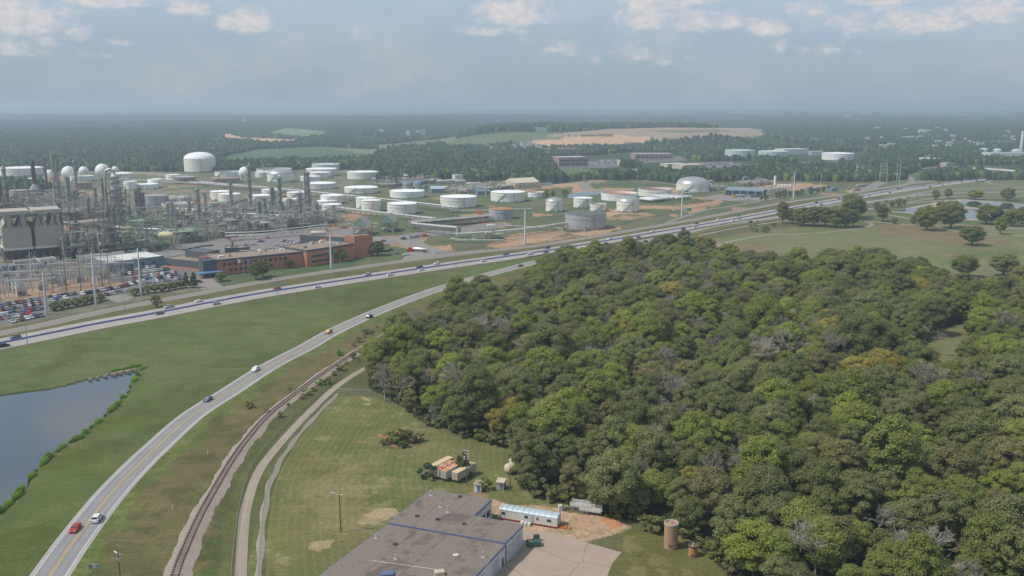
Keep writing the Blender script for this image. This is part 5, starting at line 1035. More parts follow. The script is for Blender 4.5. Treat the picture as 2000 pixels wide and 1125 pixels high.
# hall: dark banded long face, brick tower at its right corner
Cn = G(693, 503); E2 = G(727, 500); dv1 = (E2-Cn); u1 = dv1.normalized(); E1 = G(590, 496); dv2 = (E1-Cn); zt = ZAT(Cn, 461.5)
o = thing('clad_hall', 'tall hall with dark clad upper walls over orange brick beside the gabled sheds', 'hall', Cn); P = lambda s, t: (u1.x*s+dv2.x*t, u1.y*s+dv2.y*t); l1 = dv1.length
MB().prism([P(0, 0), P(l1*.1, .0), P(l1*1.05, .95), P(0, 1)], -.1, zt*.62).build('brick_wall', BRICK, o)
MB().prism([P(-.4, .12), P(l1*.95, .12), P(l1*.95, 1.02), P(-.4, 1.02)], zt*.55, zt*.93, 0, 1).build('clad_wall', [DCLAD, GRAVEL], o)
MB().prism([P(-.8, -.02), P(l1, -.02), P(l1, .16), P(-.8, .16)], -.1, zt).build('brick_tower', BRICK, o); MB().prism([P(0, 0), P(l1*.97, 0), P(l1*.97, .14), P(0, .14)], zt, zt+.3).build('roof', GRAVEL, o)
MB().prism([P(-.9, .50), P(-.5, .50), P(-.5, .62), P(-.9, .62)], 0, zt*.8).build('brick_pier', BRICK, o); q = P(l1*.4, .8); MB().capsule((q[0]-5, q[1], zt*.93+1.4), (q[0]+5, q[1], zt*.93+1.4), 1.5, 12).build('roof_duct', LSTEEL, o)
for k in range(4): q = P(-.62, .22+.09*k); MB().box(q[0], q[1], zt*.30, .2, 2.0, 1.6, math.atan2(dv2.y, dv2.x)-math.pi/2).build('window', GLASS, o)
b7 = building('long low white roofed shed behind the crowded car park', (212, 531), (322, 517), 30, 517, BLC, WHC, [(.3, .6, 4, 2.4, .1, .9)], 'long_shed', cat='shed', hh=6)
for i, (a, b, t, l, w) in enumerate((((150, 512), (196, 509), 502, 'white flat roofed hut under the dark pipe structure, left one', WHC), ((198, 509), (224, 508), 499, 'white hut with a grey roof, middle one under the pipe structure', WHC), ((226, 508), (246, 505), 498, 'blue grey gabled hut, right one under the pipe structure', BLC), ((30, 528), (74, 524), 512, 'flat roofed grey control hut in the electrical yard', TAN), ((4, 531), (24, 530), 521, 'pale blue hut at the left edge of the electrical yard', BLC), ((80, 522), (112, 518), 508, 'white roofed switch hut below the filter house', WHC), ((36, 566), (50, 563), 554, 'pale green hut standing in the electrical yard', PALE), ((98, 556), (118, 553), 546, 'grey shed in the middle of the electrical yard', STEEL))):
    building(l, a, b, 8, t, w, STEEL, [(.3, .7, 2, 1.2, .1, .9)], 'hut', cat='hut', style='gable' if i == 2 else 'flat')
# gabled sheds on legs
for i, (x0, x1, yb, lb) in enumerate(((690, 728, 461, 'teal gabled pump shed on legs, left of the two'), (742, 779, 454, 'teal gabled pump shed on legs, right of the two'))):
    A = G(x0, yb); B = G(x1, yb-2); L = (B-A).length*.72; o = thing('gabled_shed', lb, 'shed', A, math.atan2((B-A).y, (B-A).x)-.45, 'gabled pump sheds'); z = ZAT(A, yb-19); z2 = ZAT(A, yb-34); D_ = 22
    MB().add([(-.5, -.5, z), (L+.5, -.5, z), (L/2, -.5, z2), (-.5, D_, z), (L+.5, D_, z), (L/2, D_, z2)], [(0, 2, 5, 3), (1, 4, 5, 2), (0, 3, 4, 1)]).build('roof', M('shed_roof', (164, 162, 152), .7, var=.08), o); MB().add([(-.3, -.56, z+.1), (L+.3, -.56, z+.1), (L/2, -.56, z2-.3)], [(0, 1, 2)]).build('gable', TEAL, o)
    [MB().box(x, y, 0, .5, .5, z).build('leg', STEEL, o) for x in (0, L/2, L) for y in (0, 7, 14, 21)]
    for k in range(3): MB().capsule((2, 3+6*k, 2.2), (L-2, 3+6*k, 2.2), 1.3, 10).build('pump_vessel', (LSTEEL, WH, STEEL)[k], o)
    b = MB(); b.tube((L, -4, 0), (L-1, 2, z*.8), .3, 4); [b.tube((x, y, 0), (x, y, z*.8), .25, 5) for x in (1, 3, 5, L-2) for y in (1, 9, 17)]; b.build('pipework', STEEL, o)
# loading rack and its neighbours, sheds of the tank farm
lr = building('blue grey loading rack shed with open truck bays', (1416, 381), (1490, 384), 22, 370, M('bay_dark', (62, 70, 76), .8), M('rack_roof', (130, 144, 150), .6), (), 'loading_rack', style='shed', cat='shed')
for k in range(6): MB().box(lr['L']*k/5, -.4, 0, .8, .8, lr['h']).build('post', LSTEEL, lr)
MB().box(lr['L']/2, -.5, lr['h']-1.4, lr['L']+.6, .5, 1.3).build('fascia', BLC, lr)
building('beige metal warehouse beyond the big cone roof tank', (1006, 369), (1053, 366), 26, 358, BEIGE, M('beige_roof', (210, 198, 172), .6), [(.3, .55, 4, 1.5, .1, .9)], 'warehouse', style='gable'); building('small beige annex left of the beige warehouse', (975, 369), (1000, 369), 14, 361, BEIGE, BEIGE, (), 'annex')
building('blue metal shed below the row of grey vessels', (843, 377.5), (869, 377), 14, 369, BLC, M('blue_roof', (170, 186, 196), .6), (), 'blue_shed', style='gable', cat='shed'); building('white block house with a flat roof above grey vessels', (889, 355), (905, 354.5), 14, 342.5, WHC, WHC, (), 'block_house')
building('blue grey shed in the low plant near the beige warehouse', (933, 381), (957, 380), 10, 374, BLC, BLC, (), 'blue_shed', cat='shed', style='gable'); building('grey hut in front of the big weathered grey tank', (1143, 452), (1153, 451), 4, 446, STEEL, STEEL, (), 'hut', cat='hut'); building('teal hut near the white steel monopole by the highway', (1341, 413), (1350, 412), 4, 407.5, TEAL, WHC, (), 'hut', cat='hut')
building('blue kiosk beside the frontage road among young trees', (1625, 374), (1636, 372), 8, 368, BLC, BLC, (), 'kiosk', cat='kiosk'); building('white roofed blue shed behind the row of young trees', (1583, 373), (1600, 372), 10, 368, BLC, WHC, (), 'blue_shed', cat='shed'); building('low pale shed in front of the far woods', (1447, 351.5), (1472, 351), 18, 346.5, WHC, GRY, (), 'pale_shed', style='gable', cat='shed')
building('blue container office beside the loading yard', (1466, 386), (1478, 385), 4, 382, BLC, BLC, (), 'site_office', cat='office')
# far offices, stores and tanks
FO = [('brown three storey office with a grey roof and car park', (1092, 326), (1148, 325), 45, 308, [(.2, .36, 7, 6, .03, .97), (.6, .76, 7, 6, .03, .97)], M('brown_wall', (156, 134, 118), .85), M('office_roof', (176, 180, 180), .6)), ('long brown office with a pale barrel roof', (1240, 311.5), (1314, 311), 40, 301, [(.3, .6, 8, 6, .03, .97)], M('brown_wall'), M('office_roof')), ('tan workshop with open bays between car parks', (1220, 324), (1258, 323), 30, 314, [(.1, .6, 4, 6, .05, .7)], BEIGE, GRAVEL),
      ('white roofed store left of the tan gabled store', (1304, 327), (1339, 326), 26, 320.5, (), BEIGE, WHC), ('tan store with pale hipped roof by the tree belt', (1335, 331), (1378, 329), 30, 323, (), BEIGE, M('beige_roof')), ('orange and tan store in front of the tan earthworks', (1064, 300), (1132, 299), 40, 291, [(.1, .6, 4, 8, .05, .5)], M('orange_tan', (190, 150, 124), .85), GRAVEL), ('pale store with vehicles left of the orange store', (980, 304), (1022, 303), 30, 299.5, (), WHC, GRY), ('white barn with red roof at the foot of the landfill', (844, 293.5), (858, 293.5), 14, 289, (), WHC, RUR), ('white hut roof poking from the middle wood', (893, 309), (904, 308.5), 14, 306, (), WHC, WHC),
      ('flat white depot with orange sign right of the tree belt', (1792, 321), (1843, 318), 40, 312, (), TAN, WHC), ('long white plant hall under the right hand chimney', (1935, 309), (2030, 309), 40, 299, (), WHC, GRY), ('low white hall in front of the pale blue tanks', (1926, 314), (1952, 313), 20, 306, (), WHC, WHC), ('pale buildings beside the far pair of tanks', (1532, 302), (1580, 301), 40, 292, (), WHC, WHC), ('grey store at the roadside left of the white tank', (1585, 304), (1610, 304), 24, 296, (), GRY, WHC), ('cream house block behind the pale blue tanks', (1907, 287), (1926, 287), 20, 277, (), WHC, WHC), ('white gabled stores near the right edge', (1938, 285), (1975, 285), 26, 276, (), WHC, BEIGE), ('tan block left of the right hand chimney', (1980, 284), (2010, 284), 20, 277, (), BEIGE, GRY), ('pale row of sheds in the right wood', (1800, 291), (1832, 290), 20, 286.5, (), WHC, WHC), ('cream shed at the end of the pale sheds row', (1877, 291), (1893, 290.5), 20, 287, (), BEIGE, BEIGE), ('yellow and white filling station canopy near the overpass', (1848, 323), (1866, 322), 14, 318.5, (), BEIGE, WHC), ('long white trailer store right of the filling station', (1882, 320), (1906, 319), 14, 315.5, (), WHC, WHC)]
for l, a, b, d, t, w, wa, ro in FO: building(l, a, b, d, t, wa, ro, w, 'far_building')
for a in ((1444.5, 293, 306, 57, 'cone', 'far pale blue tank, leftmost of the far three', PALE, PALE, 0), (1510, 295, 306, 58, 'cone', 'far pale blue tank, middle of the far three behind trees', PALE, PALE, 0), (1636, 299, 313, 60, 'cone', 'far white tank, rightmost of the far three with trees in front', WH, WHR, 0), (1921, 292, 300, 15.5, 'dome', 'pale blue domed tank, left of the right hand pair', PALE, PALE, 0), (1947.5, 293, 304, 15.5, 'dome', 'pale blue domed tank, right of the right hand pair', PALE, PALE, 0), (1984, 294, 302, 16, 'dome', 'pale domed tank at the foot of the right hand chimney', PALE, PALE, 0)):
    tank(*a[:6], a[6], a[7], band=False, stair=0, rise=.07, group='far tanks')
p = G(1993, 304); z = ZAT(p, 256); o = thing('chimney', 'tall pale chimney at the right edge of the photo', 'chimney', p); MB().lathe([(3.4, 0), (2.6, z), (2.1, z), (2.1, z-3)], n=16).build('stack', LSTEEL, o); MB().lathe([(2.75, z-4), (2.9, z-4), (2.8, z-1), (2.7, z-1)], n=16).build('ring', WHC, o)
# white crane and other yard bits
def crane(x, y, tipx, tipy, col, label):
    p = G(x, y); t = G(tipx, y); z = ZAT(p, tipy); o = thing('mobile_crane', label, 'crane', p); q = t-p
    MB().box(0, 0, .8, 6, 2.6, 1.4).box(-1, 0, 2.2, 2.4, 2.2, 1.8).build('body', col, o); MB().tube((0, 0, 2.5), (q.x, q.y, z), .55, 4, 0, .3).build('boom', col, o); b = MB(); [b.tube((sx, sy-.2, .6), (sx, sy+.2, .6), .6, 10) for sx in (-2, 0, 2) for sy in (-1.3, 1.3)]; b.build('wheels', DSTEEL, o)
crane(938, 418.5, 927, 407, M('crane_orange', (214, 104, 48), .5), 'orange mobile crane with raised boom near the cone roof tanks'); crane(1518, 321, 1508, 311, M('crane_yellow', (212, 160, 66), .5), 'yellow crane with its boom up beside red trailers')
# overpass and road furniture at the right
ov = [Vector((p.x, p.y, 0)) for p in curve([(1905, 336), (1950, 339.5), (2000, 344), (2060, 349), (2140, 355)], 8)]
o = thing('overpass', 'concrete overpass carrying a road across the highway at the right edge', 'bridge', (0, 0, 0)); wall('deck', ov, 0, 12, 1.5, TAN, 5.2, o); wall('parapet', ov, -6, .4, 1.1, WHC, 6.65, o); wall('parapet', ov, 6, .4, 1.1, WHC, 6.65, o)
for k in (.12, .36, .62): q = ov[int(len(ov)*k)]; MB().box(q.x, q.y, 0, 1.4, 10, 5.3, .3).build('pier', TAN, o)
q = ov[0]; MB().box(q.x-7, q.y-2, -.1, 14, 14, 5.8, .15).build('abutment', TAN, o)
# ------------------------------------------------------------------ poles and masts
POLE = M('galvanised_pole', (164, 168, 168), .5, .3, var=.06); WOOD = M('wood_pole', (112, 98, 84), .9, var=.2); LAMPM = M('lamp_head', (196, 196, 192), .4)
def monopole(x, bot, top, r, label, arms=(), m=None, name='steel_monopole', cat='pole', w=3.2, group='steel monopoles'):
    p = G(x, bot); z = ZAT(p, top); o = thing(name, label, cat, p, group=group); MB().lathe([(r*1.25, -.1), (r*1.2, .3), (r, .5), (r*.5, z), (.01, z+.1)], n=10).build('mast', m or POLE, o)
    for f in arms:
        b = MB(); b.tube((-w, -w*.2, z*f), (w, w*.2, z*f+.2), r*.3, 5); [b.tube((s*w, s*w*.2, z*f), (s*w, s*w*.2, z*f-1.3), .12, 5) for s in (-1, -.5, .5, 1)]; b.build('crossarm', m or POLE, o)
    return o
for x, bt, tp, r, lb, arms in ((91, 614.5, 531, .66, 'grey steel monopole beside the crowded car park, leftmost of the thick ones', ()), (187.5, 594, 493, .66, 'grey steel monopole rising from the roadside hedge', (.88,)), (276, 577.5, 485, .7, 'grey steel monopole on the grass corner by the entry road', (.93, .8)), (647, 523.5, 460, .85, 'white steel monopole in front of the brick office wing', (.72, .52)), (1025.5, 478, 410, .85, 'white steel monopole beside the long pipe rack', (.88, .72)), (1331, 426.5, 367, .85, 'white steel monopole in front of the gas bullets', (.94, .8)), (1549.5, 388.5, 334, .85, 'white steel monopole with four crossarms behind the young trees', (.97, .88, .72, .55))): monopole(x, bt, tp, r, lb, arms)
p = G(1724, 365); o = thing('lattice_gantry', 'tall white ladder like twin leg gantry beside the highway', 'pylon', p); z = ZAT(p, 319); s_ = 6.5/SCALE(p)
for s in (-1, 1): MB().tube((s*s_*1.15, 0, 0), (s*s_*.95, 0, z), .75, 6, 0, .5).build('leg', POLE, o)
for f in (.60, .74, .88, .985): MB().tube((-s_, 0, z*f), (s_, 0, z*f), .5, 5).build('crossbar', POLE, o)
for x, bt, tp, lb in ((1756, 362, 320, 'grey pole right of the ladder like gantry, front one'), (1751, 354, 319, 'grey pole right of the ladder like gantry, rear one'), (1671, 352, 320, 'thin pole beside the curving side road'), (1603, 362, 338, 'thin pole between the far road and the tree row'), (1430, 326, 285, 'slim pole in front of the leftmost far tank'), (1335, 306, 287, 'thin pole right of the pale barrel roofed office'), (1404, 302, 283, 'thin pole left of the far tanks'), (1139, 322, 307, 'lamp post beside the brown office'), (1358, 301, 286, 'thin pole near the far tree belt'), (1862, 266.5, 228, 'tall thin radio mast in the right wood'), (1876, 296, 277, 'grey pole in front of the pale sheds row')): monopole(x, bt, tp, .4, lb, (), name='thin_pole', group='thin poles')
for i, (x, bt, tp) in enumerate(((65, 569, 490), (130, 568, 496), (158, 570, 497), (120, 562, 500), (214, 556, 494), (240, 553, 508), (300, 556, 517), (184, 560, 500), (20, 572, 505), (42, 562, 508), (104, 572, 505), (200, 562, 512))):
    monopole(x, bt, tp, .32, 'thin lightning mast in the electrical yard, '+('beside the control hut', 'at the pale equipment rows', 'near the middle of the yard', 'below the filter house', 'near its right fence', 'by the car park corner', 'inside the crowded car park', 'left of the hedge monopole', 'near the left edge', 'left of the grey shed', 'in front of the switch hut', 'behind the hedge monopole')[i], (), DSTEEL if i % 3 else POLE, 'lightning_mast', 'mast', group='lightning masts')
def street_lamp(x, bot, top, label, two=False):
    p = G(x, bot); z = ZAT(p, top); o = thing('street_lamp', label, 'street lamp', p, group='highway street lamps'); MB().lathe([(.28, -.1), (.22, .6), (.12, z)], n=8).build('pole', POLE, o)
    for s in ((-1, 1) if two else (-1,)): MB().path([(0, 0, z-.1), (s*1.2, -.3, z+.5), (s*2.6, -.6, z+.6)], .07, 5).build('arm', POLE, o); MB().box(s*2.9, -.65, z+.5, .9, .4, .18).build('lamp_head', LAMPM, o)
for x, b, t, l, tw in ((54, 676, 624, 'street lamp at the left end of the highway', 0), (244, 608, 574, 'street lamp beside the entry road mouth', 0), (543, 585, 535, 'twin armed street lamp in the grass below the brick office', 1), (652, 541, 499, 'street lamp below the white monopole at the brick wing', 0), (890.5, 530, 489, 'street lamp on the grass edge below the tanker truck', 0), (1145, 491, 455, 'street lamp in front of the big grey tank', 0), (950, 493, 463, 'street lamp beside the red soil yard', 0), (1175, 470, 445, 'street lamp by the right end of the grey tank fence', 0), (1350, 437, 412, 'street lamp right of the gas bullets monopole', 0), (1492, 424, 397, 'street lamp near the lone park tree', 0), (1640, 404, 380, 'street lamp behind the tall park tree', 0), (476, 538, 508, 'lamp post in front of the brick office windows', 0), (665, 516, 492, 'lamp post beside the office wing trees', 0), (804, 479, 452, 'lamp post behind the tanker truck', 0)): street_lamp(x, b, t, l, tw)
for x, l in ((466, 'left flagpole with a pale flag before the brick office'), (485, 'right flagpole with a dark flag before the brick office')): p = G(x, 536); o = thing('flagpole', l, 'flagpole', p); MB().lathe([(.12, 0), (.07, 11)], n=6).build('pole', POLE, o); MB().box(.95, 0, 7.6, 1.7, .05, 2.2).build('flag', WHC if x < 470 else BLUE, o)
def utility(x, bot, top, label, trans=0, light=0, r=.17):
    p = G(x, bot); z = ZAT(p, top); o = thing('utility_pole', label, 'utility pole', p, group='wooden poles'); MB().lathe([(r*1.15, -.1), (r*.75, z)], n=8).build('post', WOOD, o)
    if light: b = MB(); b.path([(0, 0, z-.2), (-1.0, .3, z+.25), (-1.7, .45, z+.3)], .06, 5); b.box(-1.9, .5, z+.22, .9, .35, .16); b.box(.6, -.1, z-.1, .8, .35, .16); b.build('flood_light', LAMPM, o)
    if trans:
        b = MB()
        for f, w in ((z-.25, 2.2), (z-1.2, 1.9)): b.box(.1, -.2, f, w, .14, .16, -.5); [b.cyl(.1+q*w/2*math.cos(-.5), -.2+q*w/2*math.sin(-.5), f+.15, f+.45, .09, n=6) for q in (-.9, -.4, .4, .9)]
        b.build('crossarm', LSTEEL, o)
        for s in (-.55, .55): MB().cyl(s, -.3, z-2.9, z-1.8, .3, n=10).build('transformer', LSTEEL, o)
        MB().tube((.1, 0, z-2), (4.5, -1.5, 0), .025, 3).build('guy_wire', STEEL, o)
utility(911.5, 947, 879, 'wooden pole with two transformers beside the parked box trailers', 1); utility(996, 958, 914, 'short plain wooden pole beside the wood near the grey shed'); utility(665.5, 1039.5, 966, 'wooden floodlight pole standing on the mown lawn', 0, 1)
p = G(238, 1165); z = ZAT(p, 1077); o = thing('utility_pole', 'wooden pole with a white lamp at the bottom left edge', 'utility pole', p, group='wooden poles'); MB().lathe([(.2, 0), (.13, z)], n=8).build('post', WOOD, o); MB().box(-.7, .5, z-.5, 1.5, .3, .14, -.75).build('lamp_head', WHC, o); b = MB()
for q, f in ((-.5, -1.9), (-.2, -2.0), (.15, -2.1), (.35, -1.7), (.3, -.5), (.75, -.55), (.5, -.2)): b.cyl(q, -q*.6, z+f, z+f+.28, .09, n=6)
b.tube((-.6, .4, z-2.0), (.4, -.3, z-2.1), .06, 4); b.tube((0, 0, z-.6), (1.0, -.5, z-.6), .06, 4); b.build('insulators', LSTEEL, o)
p = G(185, 1119); o = thing('road_sign', 'small triple road sign with blue, white and green panels beside the road', 'road sign', p, .25); [MB().box(x, .05, 0, .09, .09, 2.2).build('post', STEEL, o) for x in (-.45, .5)]
for x, m in ((-.82, BLUE), (0, WHC), (.82, M('sign_green', (150, 178, 156), .6))): MB().box(x, 0, 1.25, .72, .06, .98).build('panel', m, o)
MB().box(-.82, -.05, 1.7, .6, .02, .16).build('red_band', M('sign_red', (168, 82, 76), .6), o); MB().box(0, -.05, 1.5, .42, .02, .1).box(0, -.05, 1.85, .42, .02, .14).build('grey_band', TRIM, o); MB().add([(.62, -.05, 1.4), (1.0, -.05, 1.4), (.86, -.05, 2.0)], [(0, 1, 2)]).build('green_arrow', GREEN, o)
for x, y, l in ((406, 888, 'small pale marker post in the brown strip beside the railway'), (621, 709, 'small pale marker post higher up the railway strip'), (337, 996, 'low grey marker stub near the bottom of the brown strip')): tag(MB().box(0, 0, 0, .18, .18, 1.3).box(0, 0, 1.3, .22, .22, .12).build('marker_post', WHC, loc=G(x, y)), l, 'marker post')
# ------------------------------------------------------------------ electrical yard
rgx = random.Random(4); SUBP = [(0, 588), (0, 540), (60, 528), (140, 520), (200, 524), (238, 548), (236, 553), (110, 574)]
def gantry():
    o = thing('substation_gantry', 'grey lattice gantry in the electrical yard', 'gantry'); b = MB()
    for x in (0, 9, 18):
        for s in (-1, 1): b.tube((x+s*1.0, s*.5, 0), (x, 0, 11), .14, 4)
        for k in range(5): b.tube((x-1+k*.2, -.5, k*2), (x+1-k*.2-.2, .5, k*2+2), .07, 3)
        b.tube((x, 0, 11), (x, 0, 15), .1, 4)
    b.build('legs', LSTEEL, o); b = MB()
    for y, z in ((-.5, 10), (.5, 10), (-.5, 11), (.5, 11)): b.tube((0, y, z), (18, y, z), .1, 4)
    for k in range(12): b.tube((k*1.5, -.5, 10), (k*1.5+1.5, -.5, 11), .06, 3); b.tube((k*1.5, .5, 11), (k*1.5+1.5, .5, 10), .06, 3)
    b.build('beam', LSTEEL, o); b = MB()
    for x in (2.5, 4.5, 6.5, 11.5, 13.5, 15.5): b.cyl(x, 0, 8.2, 10, .16, n=6); b.tube((x, 0, 8.2), (x+.5, -3, 4.5), .05, 3)
    b.build('insulators', M('porcelain', (150, 148, 146), .3), o); return o
def stand():
    o = thing('switch_stand', 'pale insulator stand in the electrical yard', 'switchgear'); b = MB(); [b.tube((x, 0, 0), (x, 0, 3), .12, 4) for x in (-2, 2)]; b.box(0, 0, 3, 5, .4, .25); b.build('frame', LSTEEL, o); b = MB(); [b.lathe([(.2, 3.2), (.26, 3.5), (.18, 3.8), (.26, 4.1), (.16, 4.5), (.24, 4.8), (.1, 5.3)], x, 0, 7) for x in (-2, 0, 2)]; b.tube((-2, 0, 5.3), (2, 0, 5.6), .07, 4); b.build('insulators', M('porcelain'), o); return o
gy0 = gantry(); st0 = stand(); k = 0; gi = 0
for a, b_ in ((14, 584), (8, 566), (60, 572), (56, 556), (102, 564), (96, 548), (140, 556), (130, 540), (172, 548), (170, 534), (206, 547), (60, 541), (20, 551), (184, 541)):
    q = gy0 if gi == 0 else dup(gy0); q.location = G(a, b_); q.rotation_euler = (0, 0, .28+rgx.choice((0, 0, 1.57))); q['group'] = 'gantries of the electrical yard'; gi += 1
while k < 96:
    a, b_ = rgx.uniform(0, 238), rgx.uniform(522, 588)
    if not in_poly(a, b_, SUBP): continue
    q = st0 if k == 0 else dup(st0); q.location = G(a, b_); q.rotation_euler = (0, 0, .28+rgx.choice((0, 1.57))); q['group'] = 'insulator stands of the electrical yard'; k += 1
for i, (a, b_) in enumerate(((44, 578), (84, 566), (120, 557), (158, 551), (204, 543), (108, 541))):
    o = thing('transformer', ('front left', 'second', 'third', 'fourth', 'right hand', 'rear')[i]+' grey finned transformer in the electrical yard', 'transformer', G(a, b_), .28, 'yard transformers'); MB().box(0, 0, .4, 4.5, 2.6, 3.2).build('tank', STEEL, o); b = MB(); [b.box(-2+k_*.5, s*1.8, .7, .12, 1.0, 2.5) for k_ in range(9) for s in (-1, 1)]; b.capsule((-1.6, .6, 4.6), (1.6, .6, 4.6), .45, 8); b.build('fins', STEEL, o); b = MB(); [b.lathe([(.2, 3.6), (.28, 4.1), (.16, 4.6), (.2, 5.2), (.06, 5.8)], x, -.5, 7) for x in (-1.3, 0, 1.3)]; b.build('bushings', M('porcelain'), o)
# ------------------------------------------------------------------ fences
fm = bpy.data.materials.new('chain_link'); fm.use_nodes = True; t = fm.node_tree; b_ = t.nodes['Principled BSDF']; b_.inputs['Base Color'].default_value = lin((150, 152, 146))+(1,); b_.inputs['Metallic'].default_value = .3; b_.inputs['Roughness'].default_value = .6
mx = N(t, 'ShaderNodeMixShader', i={0: .26, 1: N(t, 'ShaderNodeBsdfTransparent').outputs[0], 2: b_.outputs[0]}); t.links.new(mx.outputs[0], t.nodes['Material Output'].inputs['Surface'])
def fence(pts_, label, h=1.9, step=3, mesh=True):
    o = thing('chain_link_fence', label, 'fence', pts_[0]); q0 = pts_[0]; P = [p-q0 for p in pts_]; b = MB(); w = MB()
    for i, p in enumerate(P):
        if i % step == 0: b.tube((p.x, p.y, -.1), (p.x, p.y, h+.15), .05, 5)
        if i: w.quad((P[i-1].x, P[i-1].y, .05), (p.x, p.y, .05), (p.x, p.y, h), (P[i-1].x, P[i-1].y, h)); b.tube((P[i-1].x, P[i-1].y, h), (p.x, p.y, h), .035, 4, cap=False)
    b.build('posts', POLE, o)['kind'] = 'stuff'; w.build('mesh', fm, o)
fence(curve(FENCE, 1), 'chain link fence along the bike path beside the mown lawn', step=3); fence(curve([(660, 768), (690, 770), (726, 771)], 1), 'short chain link fence turning across the top of the lawn'); fence(curve([(850, 499), (930, 486), (1000, 471), (1130, 452.5), (1205, 443), (1215, 439), (1300, 420), (1400, 401), (1470, 391)], 3), 'long chain link fence between tank farm and frontage road', 2.4, 1); fence(curve([(0, 593), (80, 580), (150, 568), (235, 554), (292, 545)], 3), 'chain link fence between electrical yard and car park', 2.6, 1)
fence(curve([(445, 1290), (452, 1125), (465, 1010), (486, 925), (520, 875), (560, 830), (600, 793), (640, 757), (680, 722)], 2), 'thin wire fence between railway and bike path', 1.2, 2)
fence(curve([(1700, 443), (1800, 445), (1900, 449), (2050, 452)], 3), 'park fence beside the path above the prairie', 1.4, 1)
# ------------------------------------------------------------------ foreground workshop
zr, zr2 = 5.6, 5.1
RG = M('gravel_roof', (130, 118, 108), .97, var=.16, scale=1.4, sc2=((106, 95, 87), .13, .53), bump=.5); BF = M('blue_fascia', (98, 108, 134), .55, var=.08); WW = M('white_metal_wall', (214, 214, 212), .6, var=.06, scale=.6, streak=.3, worn=(160, 160, 156)); TARM = M('tar_seam', (92, 84, 78), .9)
q1 = [(840.5, 957), (960, 975), (925, 1007), (1021.5, 1025), (987, 1060), (759, 1020.5)]; w1 = [G(a, b, zr) for a, b in q1]; q2 = [(759, 1023), (987, 1063), (884, 1172), (560, 1172)]; w2 = [G(a, b, zr2) for a, b in q2]
p0 = Vector((w1[5].x, w1[5].y, 0)); o = thing('workshop', 'flat gravel roofed workshop with blue fascia and white walls in the foreground', 'workshop', p0); WS = o
sh_ = lambda ws, k: [(p.x-p0.x, p.y-p0.y) for p in ws]
def grow(poly, d):
    n = len(poly); ar = sum(poly[i][0]*poly[(i+1) % n][1]-poly[(i+1) % n][0]*poly[i][1] for i in range(n)); d = d if ar > 0 else -d; out = []
    for i in range(n):
        a = Vector(poly[i-1]); b = Vector(poly[i]); c = Vector(poly[(i+1) % n]); e = (b-a).normalized(); f = (c-b).normalized(); n1_ = Vector((e.y, -e.x)); n2_ = Vector((f.y, -f.x)); m = (n1_+n2_); m = m/max(.2, m.dot(n1_)); out.append(tuple(b+m*d))
    return out
a1, a2 = sh_(w1, 0), sh_(w2, 0)
MB().prism(a1, -.1, zr-.48).build('wall', WW, o); MB().prism(a2, -.1, zr2-.48).build('wall', WW, o)
MB().prism(grow(a1, .12), zr-.48, zr).build('fascia', BF, o); MB().prism(grow(a2, .12), zr2-.48, zr2).build('fascia', BF, o)
MB().prism(grow(a1, -.18), zr, zr+.05).build('roof', RG, o); MB().prism(grow(a2, -.18), zr2, zr2+.05).build('roof', RG, o)
MB().prism(grow(a1, .0), zr+.003, zr+.02).build('roof_edge', M('roof_edge', (120, 126, 140), .7), o); MB().prism(grow(a2, .0), zr2+.003, zr2+.02).build('roof_edge', M('roof_edge'), o)
for zz_, (a_, b_), (c_, d_), n_ in ((zr, (759, 1020), (986, 1058), 5), (zr2, (757, 1026), (986, 1066), 4)):
    for k in range(1, n_):
        f = k/n_; P0 = G(a_+(c_-a_)*f, b_+(d_-b_)*f, zz_)
        if zz_ == zr: e0, e1 = G(840.5, 957, zz_)-G(759, 1020.5, zz_), .96 if f < .62 else .55
        else: e0, e1 = G(657, 1100, zz_)-G(759, 1023, zz_), 1.3
        q = P0-p0; r_ = q+e0*e1; MB().tube((q.x, q.y, zz_+.045), (r_.x, r_.y, zz_+.045), .05, 4).build('roof_seam', TARM, o)
def onroof(px, py, z): g = G(px, py, z); return g.x-p0.x, g.y-p0.y
def sd_(px): return (600+px[0]/3.077, 830+px[1]/3.077)
for x, y, z in ((918, 433, zr), (660, 550, zr), (783, 570, zr), (943, 597, zr), (528, 720, zr2)): u, v = onroof(*sd_((x, y)), z); MB().box(u, v, z+.04, 1.0, 1.0, .28, .2).build('roof_hatch', M('hatch_black', (58, 58, 58), .6), o)
for x, y, z, h in ((745, 425, zr, 1.3), (800, 493, zr, 1.0), (845, 525, zr, 1.6), (532, 805, zr2, .9), (415, 680, zr2, .8), (1058, 795, zr2, 1.2)): u, v = onroof(*sd_((x, y)), z); MB().cyl(u, v, z, z+h, .13, n=8).cyl(u, v, z+h-.15, z+h+.2, .24, n=8).cyl(u, v, z+.03, z+.09, .55, n=10).build('roof_vent', LSTEEL, o)
u, v = onroof(*sd_((893, 786)), zr2); MB().box(u, v, zr2+.04, 1.3, .9, .25, .2).build('skylight', WHC, o); u, v = onroof(*sd_((795, 900)), zr2); MB().box(u, v, zr2+.04, 2.2, 1.6, .9, .2).build('roof_unit', BEIGE, o); u, v = onroof(*sd_((480, 903)), zr2); MB().box(u, v, zr2+.04, 3, 2, .6, .2).build('roof_unit', BF, o)
for (ax, ay), (bx_, by), z in (((255, 908), (610, 620), zr2), ((390, 815), (780, 870), zr2), ((1050, 900), (1150, 720), zr2)): u, v = onroof(*sd_((ax, ay)), z); s, t_ = onroof(*sd_((bx_, by)), z); MB().tube((u, v, z+.05), (s, t_, z+.05), .05, 4).build('roof_conduit', LSTEEL, o)
